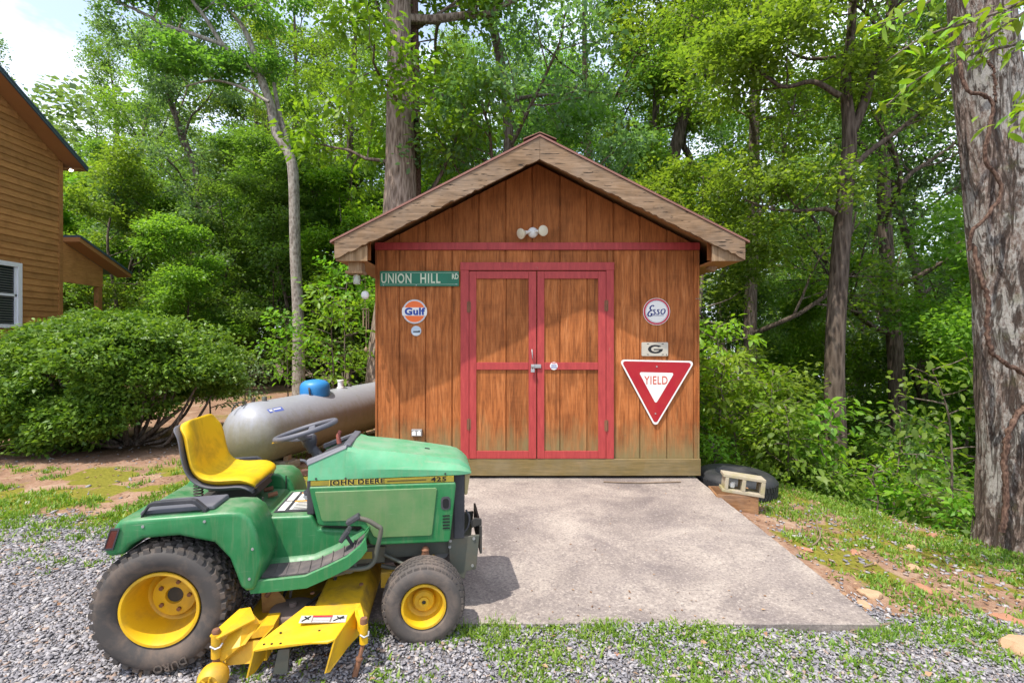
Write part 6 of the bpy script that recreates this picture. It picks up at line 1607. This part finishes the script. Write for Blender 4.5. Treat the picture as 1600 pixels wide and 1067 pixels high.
m = MB(); m.hexa([(.60, -.72, .10), (.665, -.72, .10), (.665, -.70, .10), (.60, -.70, .10), (.63, -.74, .225), (.68, -.74, .225), (.68, -.72, .225), (.63, -.72, .225)]); tb(m, 'chute_brace', M['steel'], md)
m = MB(); m.box(.52, .54, -.60, -.545, .10, .20); m.xz([(.44, .19), (.56, .20), (.56, .25), (.50, .25)], -.56, -.44); tb(m, 'chute_hinge', M['yellow'], md)
for x, y, z in ((.62, -.665, .2655), (.80, -.67, .2625), (.60, -.735, .2545), (.64, -.738, .2545), (.565, -.73, .253)):
    q = MB(); q.disc((x, y, z-.001), (0, 0, 1), .006, .002, 8); tb(q, 'hole', M['ink'], md)
# warning label on the chute
def on_chute(x0, x1, y0, y1, dz):
    def z(x, y): 
        t = (-.478-y)/(.66-.478); za = .292+(x-.69)/(.27)*(-.018); return za-.0125*t-.007*max(0, t-1)+dz+.0045*(1 if x < .6 else 0)
    return [(x0, y0, z(x0, y0)), (x1, y0, z(x1, y0)), (x1, y1, z(x1, y1)), (x0, y1, z(x0, y1))]
def cq(x0, x1, y0, y1, dz, nm, mat, par):
    q = MB(); A = on_chute(x0, x1, y0, y1, dz); q.prism(A, [(x, y, z-.0012) for x, y, z in A]); return tb(q, nm, mat, par)
cq(.693, .915, -.625, -.565, .0025, 'warning_label', M['label'], md)
cq(.750, .845, -.622, -.568, .0035, 'label_patch', simple('label_grey', (.20, .15, .14), .5), md)
cq(.750, .845, -.579, -.568, .0045, 'label_patch', M['badge_red'], md)
for k in range(3): cq(.756, .838, -.618+k*.012, -.614+k*.012, .0045, 'label_line', M['sign_white'], md)
for q_ in (((.705, -.615), (.74, -.575)), ((.712, -.578), (.735, -.60)), ((.855, -.615), (.90, -.578)), ((.868, -.58), (.888, -.602)), ((.88, -.595), (.905, -.592))):
    (x0, y0), (x1, y1) = q_; z0 = on_chute(x0, x0, y0, y0, .004)[0][2]; z1 = on_chute(x1, x1, y1, y1, .004)[0][2]
    m = MB(); m.tube([(x0, y0, z0), (x1, y1, z1)], .0035, 5); tb(m, 'pictogram', M['ink'], md)
# brackets for the gauge wheels
m = MB(); m.prism([(.295, -.60, .255), (.40, -.50, .300), (.455, -.50, .230), (.42, -.62, .19), (.345, -.63, .13), (.30, -.63, .17)], [(.315, -.585, .255), (.42, -.485, .300), (.475, -.485, .230), (.44, -.605, .19), (.365, -.615, .13), (.32, -.615, .17)]); m.prism([(.29, -.63, .262), (.34, -.66, .262), (.46, -.52, .268), (.42, -.47, .305), (.37, -.48, .305)], [(.29, -.63, .254), (.34, -.66, .254), (.46, -.52, .260), (.42, -.47, .297), (.37, -.48, .297)]); tb(m, 'wheel_bracket', M['yellow'], md)
m = MB(); m.tube([(.318, -.63, .155), (.318, -.63, .268)], .022, 12); tb(m, 'pin_sleeve', M['yellow'], md, smooth=40)
m = MB(); m.tube([(.318, -.63, .08), (.318, -.63, .155)], .016, 10); tb(m, 'pin_foot', M['rust'], md, smooth=40)
m = MB(); m.lathe([(.017, 0), (.020, .012), (.015, .022), (0, .024)], (.318, -.63, .268), (0, 0, 1), 10); tb(m, 'height_pin', M['rust'], md, smooth=40)
m = MB(); m.tube([(.30, -.655, .222), (.325, -.66, .21), (.345, -.655, .215), (.35, -.64, .225)], .005, 6); tb(m, 'clip', M['zinc'], md)
gw = MB(); gc = (.318, -.665, .075); gw.lathe([(.022, -.050), (.044, -.054), (.058, -.040), (.066, -.012), (.066, .018), (.057, .044), (.044, .05), (0, .05)], gc, (0, 1, 0), 28); g_ = tb(gw, 'gauge_wheel', M['yellow'], md, smooth=50)
m = MB(); m.disc((gc[0], gc[1]-.045, gc[2]), (0, 1, 0), .030, .01, 20); m.disc((gc[0], gc[1]-.064, gc[2]), (0, 1, 0), .012, .02, 12); tb(m, 'gauge_hub', M['yellow_dirty'], md)
for k in range(6):
    a = k*math.pi/3+.3; m = MB(); m.tube([(gc[0]+.012*math.cos(a), gc[1]-.056, gc[2]+.012*math.sin(a)), (gc[0]+0.040*math.cos(a), gc[1]-.056, gc[2]+0.040*math.sin(a))], .005, 5); tb(m, 'gauge_spoke', M['yellow_dirty'], md)
m = MB(); m.prism([(.935, -.50, .190), (.945, -.50, .285), (.965, -.56, .290), (1.0, -.63, .235), (1.0, -.63, .185)], [(.955, -.49, .190), (.965, -.49, .285), (.985, -.55, .290), (1.02, -.62, .235), (1.02, -.62, .185)]); m.prism([(.945, -.49, .292), (.97, -.49, .292), (1.015, -.60, .245), (.985, -.64, .245), (.955, -.58, .285)], [(.945, -.49, .284), (.97, -.49, .284), (1.015, -.60, .237), (.985, -.64, .237), (.955, -.58, .277)]); tb(m, 'wheel_bracket', M['yellow'], md)
m = MB(); m.tube([(1.005, -.63, .160), (1.005, -.63, .258)], .021, 12); tb(m, 'pin_sleeve', M['yellow'], md, smooth=40)
m = MB(); m.tube([(1.005, -.63, .258), (1.005, -.63, .285)], [.019, .017], 10); tb(m, 'height_pin', M['rust'], md, smooth=40)
m = MB(); m.tube([(1.003, -.63, .16), (.985, -.645, .09)], .010, 8); m.tube([(.985, -.645, .09), (.965, -.66, .015)], .014, 8); m.lathe([(.016, -.008), (.019, 0), (.016, .008)], (.985, -.645, .09), (-.2, -.15, -1), 10, True); tb(m, 'pin_foot', M['rust'], md, smooth=40)
m = MB(); m.tube([(.99, -.655, .215), (1.01, -.662, .205), (1.03, -.655, .21), (1.03, -.64, .222)], .005, 6); tb(m, 'clip', M['zinc'], md)
# belt covers, pulleys and rear lift arm on the deck
m = MB(); m.lathe([(.118, 0), (.122, .02), (.116, .045), (.085, .052), (.02, .055), (.02, .075), (0, .078)], (.60, -.36, .186), (0, 0, 1), 28); tb(m, 'pulley_cover', simple('dusty_pulley', (.17, .125, .105), .8, 0, .2, 9, 0, (.10, .07, .05), .6), md, smooth=35)
for x, y, z, r_ in ((.55, .05, .19, .09), (.83, -.02, .27, .085), (.62, .42, .19, .11)):
    m = MB(); m.lathe([(r_, 0), (r_*.8, .02), (r_*.8, .04), (r_, .06), (r_*.3, .065), (r_*.3, .10), (0, .10)], (x, y, z), (0, 0, 1), 24); tb(m, 'pulley', M['dark'], md, smooth=30)
m = MB(); m.tube([(.64, -.44, .235), (.85, -.08, .30)], .008, 6); m.tube([(.52, -.30, .235), (.50, .05, .235)], .008, 6); tb(m, 'drive_belt', M['rubber_black'], md)
m = MB(); m.xz([(.425, .186), (.555, .186), (.545, .25), (.50, .31), (.495, .39), (.425, .39), (.42, .30)], -.305, -.290); la = tb(m, 'lift_bracket', simple('rusty_yellow', (.36, .19, .05), .7, 0, .25, 7, .1, (.16, .07, .035), .9), md, bevel=.004)
m = MB(); m.tube([(.47, -.308, .35), (.455, -.312, .33), (.465, -.312, .30), (.45, -.312, .28)], .012, 8); tb(m, 'lift_link', M['rust'], md)
m = MB(); m.tube([(.565, -.28, .25), (.585, -.26, .40)], .008, 6); m.tube([(.79, -.20, .28), (.80, -.20, .42)], .010, 6); tb(m, 'lift_rod', M['dark'], md)
m = MB(); m.box(1.05, 1.14, -.23, -.16, .24, .33); m.disc((1.115, -.236, .29), (0, 1, 0), .012, .01, 8); tb(m, 'front_hanger', M['yellow_dirty'], md, bevel=.004)

# ------------------------------------------------------------------ propane tank
a0 = Vector((-3.17, 6.28, .535)); a1 = Vector((-2.32, 8.93, .585)); axd = (a1-a0).normalized(); Rt = .385
tk = empty('propane_tank', (a0.x, a0.y, 0), 'large grey propane tank with a blue lid lying beside the shed', 'tank'); TO = tuple(tk.location)
def kb(m, name, mat, **kw): return m.build(name, mat, tk, org=TO, **kw)
Lt = (a1-a0).length
prof = [(Rt*math.sin(t), -.30*math.cos(t)) for t in np.linspace(0.02, math.pi/2, 12)]+[(Rt, .02), (Rt+.003, .05), (Rt, .08), (Rt, Lt-.1), (Rt, Lt)]+[(Rt*math.cos(t), Lt+.30*math.sin(t)) for t in np.linspace(.1, math.pi/2-.02, 12)]
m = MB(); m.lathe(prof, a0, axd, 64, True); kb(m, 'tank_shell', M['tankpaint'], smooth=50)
up = (Vector((0, 0, 1))-axd*axd.z).normalized(); sd = axd.cross(up)
def onT(s, ang, r=Rt): return a0+axd*s+(up*math.cos(ang)+sd*math.sin(ang))*r
def dish(s, r_, h, name, mat):
    c = a0+axd*s+up*(Rt-.05); m = MB(); m.lathe([(r_*.97, 0), (r_, .03), (r_, h*.52), (r_*.965, h*.68), (r_*.86, h*.82), (r_*.66, h*.93), (r_*.3, h*.99), (0, h)], c, up, 36); return kb(m, name, mat, smooth=40)
dish(1.13, .205, .235, 'lid', M['dome'])
c = onT(.18, .0); m = MB(); m.lathe([(.03, -.01), (.03, .05), (.026, .055), (0, .056)], c, up, 14); kb(m, 'fitting', M['steel'], smooth=40)
c = onT(1.72, .0); m = MB(); m.lathe([(.055, -.01), (.055, .015), (.042, .02), (.042, .10), (.05, .105), (.05, .125), (0, .128)], c, up, 16); kb(m, 'relief_valve', M['white'], smooth=40)
c = onT(1.95, .0); m = MB(); m.lathe([(.028, -.01), (.028, .045), (0, .05)], c, up, 12); kb(m, 'fitting', M['steel'], smooth=40)
m = MB(); m.tube(spline([onT(.92, .25, Rt-.02), onT(.90, .2, Rt+.07), onT(.95, .1, Rt+.08), onT(1.0, .05, Rt+.03)], 10), .014, 8); kb(m, 'hose', M['black'], smooth=60)
def eye(s, ang):
    p = [onT(s-.10, ang-.12, Rt*.86), onT(s-.05, ang-.08, Rt*1.02), onT(s+.02, ang, Rt*1.06), onT(s+.06, ang+.06, Rt*1.02), onT(s-.03, ang+.12, Rt*.95)]
    m = MB(); m.tube(spline(p, 16), .009, 7); kb(m, 'lifting_eye', M['dark'], smooth=60)
eye(-.13, -.15)
dec = MB(); P = []
s0, s1 = -.02, .22; sgn = -1 if (onT(.5, .5) - onT(.5, 0)).dot(Vector((.95, -.3, 0))) < 0 else 1
rings = [[tuple(onT(s, sgn*a, Rt+.0015)) for a in np.linspace(.62, .78, 5)] for s in np.linspace(s0, s1, 5)]
dec.loft(rings, cap=False, closed=False); kb(dec, 'sticker', simple('blue_sticker', (.10, .14, .42), .5, 0, .25, 25))
for k, (sa, sb_) in enumerate(((.0, .04), (.07, .19))):
    dec = MB(); rings = [[tuple(onT(s, sgn*a, Rt+.003)) for a in np.linspace(.66, .70 if k else .73, 3)] for s in np.linspace(sa, sb_, 3)]; dec.loft(rings, cap=False, closed=False); kb(dec, 'sticker_print', M['sign_white'])
for s in (.35, 1.95):
    for k in (-1, 1):
        q = a0+axd*s+sd*k*.2; zt = q.z-math.sqrt(Rt**2-.2**2)+.01
        m = MB(); m.box(q.x-.03, q.x+.03, q.y-.05, q.y+.05, hz(q.x, q.y)+.05, zt); kb(m, 'leg', M['raw_wood'])
    m = MB(); q = a0+axd*s; m.rbox((q.x, q.y, hz(q.x, q.y)+.03), (.62, .22, .12), Matrix.Rotation(math.atan2(sd.y, sd.x), 3, 'Z')); kb(m, 'footing', M['block'], bevel=.01)
# bricks lying below the tank
for k, (x, y, z_, a) in enumerate(((-2.42, 6.15, 0, .3), (-2.30, 6.42, 0, 1.2), (-2.15, 6.25, 0, .1), (-2.20, 6.30, .07, .5), (-1.98, 6.4, 0, -.4), (-2.62, 6.02, 0, .9))):
    m = MB(); m.rbox((0, 0, .033), (.20, .095, .066), Matrix.Identity(3)); o = m.build('brick', M['brick'], None, bevel=.006)
    o.location = (x, y, hz(x, y)+z_); o.rotation_euler = (0, 0, a)
    tag(o, ['dark brick at the near end of the loose row beside the tank', 'dark brick turned crosswise beside the tank', 'dark brick under another brick by the tank', 'dark brick lying on top of another brick by the tank', 'dark brick closest to the shed wall by the tank', 'dark brick farthest from the shed under the tank end'][k], 'brick', 'loose bricks by the tank')

# ------------------------------------------------------------------ tyre, block and crate beside the pad
cx, cy, Rr, hh = 2.585, 5.93, .435, .265
zg = hz(3.0, 5.7)
o = empty('old_tyre', (cx, cy, zg), 'old black car tyre lying flat beside the shed corner', 'tyre'); o.rotation_euler = (R(1.5), R(2.5), 0)
prof = [(.235, .03), (.225, .06), (.235, .0), (.30, -.012), (.36, -.004), (.405, .018), (.428, .045)]
prof = [(.22, .045), (.235, .015), (.30, .0), (.365, .006), (.408, .028), (.428, .06), (.432, hh*.5)]
prof = prof+[(r, hh-z) for r, z in prof[-2::-1]]+[(.20, hh-.10), (.20, .10), (.22, .045)]
m = MB(); m.lathe(prof, (0, 0, .0), (0, 0, 1), 64)
ty = m.build('carcass', M['rubber_black'], o, smooth=50)
m = MB()
for k in range(56):
    a = 2*math.pi*k/56
    for z0, z1, sk in ((.065, .125, .05), (.14, .20, -.05)):
        P = []
        for rr in (.428, .440):
            for zz, aa in ((z0, a-.04), (z0, a+.04), (z1, a+.04+sk), (z1, a-.04+sk)): P.append((rr*math.cos(aa), rr*math.sin(aa), zz))
        m.hexa(P)
m.build('tread', M['rubber_black'], o)
# crate with the block on top
zc = hz(2.35, 5.12)-.02
o = empty('wooden_crate', (2.285, 5.36, zc), 'brown wooden crate under the concrete block beside the pad', 'crate', R(-8))
def cb(m, name, mat): m.build(name, mat, o, bevel=.003)
m = MB(); m.box(-.19, .195, -.27, -.25, .0, .19); cb(m, 'front_board', M['crate'])
m = MB(); m.box(-.20, -.18, -.249, .10, 0, .175); cb(m, 'side_board', M['crate'])
m = MB(); m.box(.18, .20, -.249, .10, 0, .175); cb(m, 'side_board', M['crate'])
m = MB(); m.box(-.179, .179, .08, .10, 0, .175); cb(m, 'back_board', M['crate'])
m = MB(); m.box(-.179, .179, -.249, .079, .01, .03); cb(m, 'bottom_board', M['dark_wood'])
for x in (-.13, .11):
    m = MB(); m.disc((x, -.2705, .145), (0, -1, 0), .006, .003, 8); m.build('nail_head', M['rust'], o)
# hollow block: three webs and two long faces, cores open to the camera
p0 = (2.295, 5.085, zc+.197)
o = empty('concrete_block', p0, 'hollow concrete block with two holes lying on the wooden crate', 'block', R(-13)); o.rotation_euler = (R(-2), R(6), R(-13))
m = MB(); Lb, Db, Hb = .395, .19, .180
def bb(x0, x1, z0, z1, y0=0, y1=Db): m.box(x0, x1, y0, y1, z0, z1)
bb(-Lb/2, Lb/2, 0, .032); bb(-Lb/2, Lb/2, Hb-.032, Hb); bb(-Lb/2+.02, -Lb/2+.055, .0321, Hb-.0321); bb(-.018, .018, .0321, Hb-.0321); bb(Lb/2-.04, Lb/2-.001, .0321, Hb-.0321)
m.build('block_body', M['block'], o, bevel=.005)
m = MB(); m.rbox((-.10, .08, .07), (.05, .05, .06), Matrix.Rotation(.4, 3, 'Z')); m.build('mortar_lump', M['white'], o, bevel=.01)
# thin stick lying on the pad in front of the base board
o = None
m = MB(); P = [W(943, 752, 5.62), W(965, 755, 5.6), W(1000, 754.5, 5.58), W(1035, 755, 5.6), W(1064, 751.5, 5.62)]; P = [(x, y, float(slab_top(y))+.010) for x, y, z in P]
m.tube(spline(P, 16), .008, 6); tag(m.build('stick', M['twig'], None), 'thin dry stick lying on the concrete pad below the shed door', 'stick')
# rocks, each its own shape
def rock(px, py, sx, sy, sz, seed, label, mat, name='rock'):
    Y = 3.2
    for _ in range(12):
        x = (px-800)/800*Y; Y = (1.67-hz(x, Y))*800/(py-533.5)
    x = (px-800)/800*Y
    bm = bmesh.new(); bmesh.ops.create_icosphere(bm, subdivisions=3, radius=1)
    for v in bm.verts:
        q = v.co.copy(); n = mnoise.noise(q*1.1+Vector((seed*7.1, 0, 0)))*.45+mnoise.noise(q*2.7+Vector((0, seed*3.3, 0)))*.22
        v.co = q*(1+n); v.co.x = round(v.co.x*2.2)/2.2*.35+v.co.x*.65; v.co.z = max(-.5, min(.55, v.co.z))
        v.co = Vector((v.co.x*sx, v.co.y*sy, v.co.z*sz))
    me = bpy.data.meshes.new(name); bm.to_mesh(me); bm.free()
    o = link(name, me, mat, None, 40); o.location = (x, Y, hz(x, Y)+sz*.18); o.rotation_euler = (0, 0, seed*1.7)
    tag(o, label, 'rock', 'rocks on the bare soil')
rock(1598, 1018, .11, .10, .085, 1, 'large tan rock at the edge of the gravel', M['rock'])
rock(1360, 930, .07, .055, .04, 2, 'flat tan rock beside the front corner of the pad', M['rock'])
rock(1445, 922, .055, .04, .035, 3, 'small orange rock on the grass between the pad and the big tree', M['rock_red'])
rock(1456, 838, .045, .04, .035, 4, 'red rock on the bare patch nearest the big tree', M['rock_red'])
rock(1575, 970, .09, .06, .035, 5, 'pinkish flat rock just behind the large tan rock', M['rock_red'])
rock(1425, 856, .06, .035, .03, 6, 'pale flat stone in the mossy grass', M['rock'])
rock(1256, 858, .055, .035, .02, 7, 'reddish flat stone against the side of the pad', M['rock_red'])
rock(1335, 864, .04, .03, .03, 8, 'reddish upright stone in the moss patch', M['rock_red'])
rock(1176, 722, .05, .04, .035, 9, 'small stone behind the old tyre', M['rock'])
rock(1427, 888, .05, .045, .03, 10, 'greyish pink stone in the middle of the slope', M['rock'])
rock(968, 1023, .022, .018, .012, 11, 'tiny orange pebble in the grass before the pad', M['rock_red'])
rock(1350, 945, .05, .035, .02, 12, 'low tan stone below the flat tan rock', M['rock'])
def twig(pts, r_, label):
    P = []
    for px, py, lift in pts:
        Y = 3.5
        for _ in range(12): x = (px-800)/800*Y; Y = (1.67-hz(x, Y))*800/(py-533.5)
        P.append(((px-800)/800*Y, Y, hz((px-800)/800*Y, Y)+lift+.008))
    m = MB(); m.tube(spline(P, 20), [r_*(1-.6*k/19) for k in range(20)], 6); tag(m.build('twig', M['twig'], None), label, 'twig')
twig([(1262, 854, 0), (1274, 852, .01), (1282, 846, .05), (1276, 832, .08), (1282, 822, .1)], .008, 'pale forked twig on the moss right of the pad')
twig([(1350, 886, 0), (1362, 884, .01), (1373, 877, .015)], .008, 'small dark twig on the bare soil')
twig([(1510, 1003, .01), (1525, 1010, .0), (1540, 1022, 0)], .012, 'brown twig beside the large tan rock')
twig([(1395, 975, 0), (1330, 989, .005), (1352, 994, 0)], .008, 'short twig at the front corner of the pad')
# a fallen root at the bush
m = MB(); m.tube(spline([W(240, 737, 6.9), W(252, 735, 6.9), W(268, 742, 6.8), W(280, 747, 6.75)], 12), [.05, .045, .05, .04, .04, .035, .03, .03, .025, .02, .02, .015], 8); rt = m.build('root', M['bark_pale'], None, smooth=60); rt.location.z = 0.03
tag(rt, 'pale weathered root on the mossy ground behind the seat', 'root')

# dead leaves and chips (uncountable)
r = np.random.RandomState(77); n = 5200
x = np.concatenate([r.uniform(-7, 6, n//2), r.uniform(2.1, 5.5, n//4), r.uniform(-4, -1.4, n//4)]); y = np.concatenate([r.uniform(2, 9, n//2), r.uniform(2.7, 6.5, n//4), r.uniform(5.6, 9, n//4)])
k = ~in_slab(x, y) & (np.abs(x) < y*1.05); x = x[k]; y = y[k]; n = len(x)
P = np.stack([x, y, H(x, y)+.006], 1); a = r.uniform(0, 6.28, n)
v, f = leaf_quads(P, np.stack([np.cos(a), np.sin(a), r.normal(.1, .2, n)], 1), np.stack([r.normal(0, .3, n), r.normal(0, .3, n), np.ones(n)], 1), r.uniform(.02, .055, n), r.uniform(.012, .03, n), .25)
tag(link('leaf_litter', np_mesh('leaf_litter', v, f, 4), M['litter']), kind='stuff')
r = np.random.RandomState(78); x = r.uniform(-.6, 2.0, 60); y = r.uniform(3.0, 5.7, 60); x = np.concatenate([x, r.uniform(.1, 1.6, 26)]); y = np.concatenate([y, r.uniform(2.97, 3.3, 26)]); n = len(x)
a = r.uniform(0, 6.28, n); P = np.stack([x, y, slab_top(y)+.004], 1)
v, f = leaf_quads(P, np.stack([np.cos(a), np.sin(a), 0*a+.05], 1), np.stack([r.normal(0, .3, n), r.normal(0, .3, n), np.ones(n)], 1), r.uniform(.008, .028, n), r.uniform(.006, .016, n), .3)
tag(link('pad_debris', np_mesh('pad_debris', v, f, 4), M['litter']), kind='stuff')
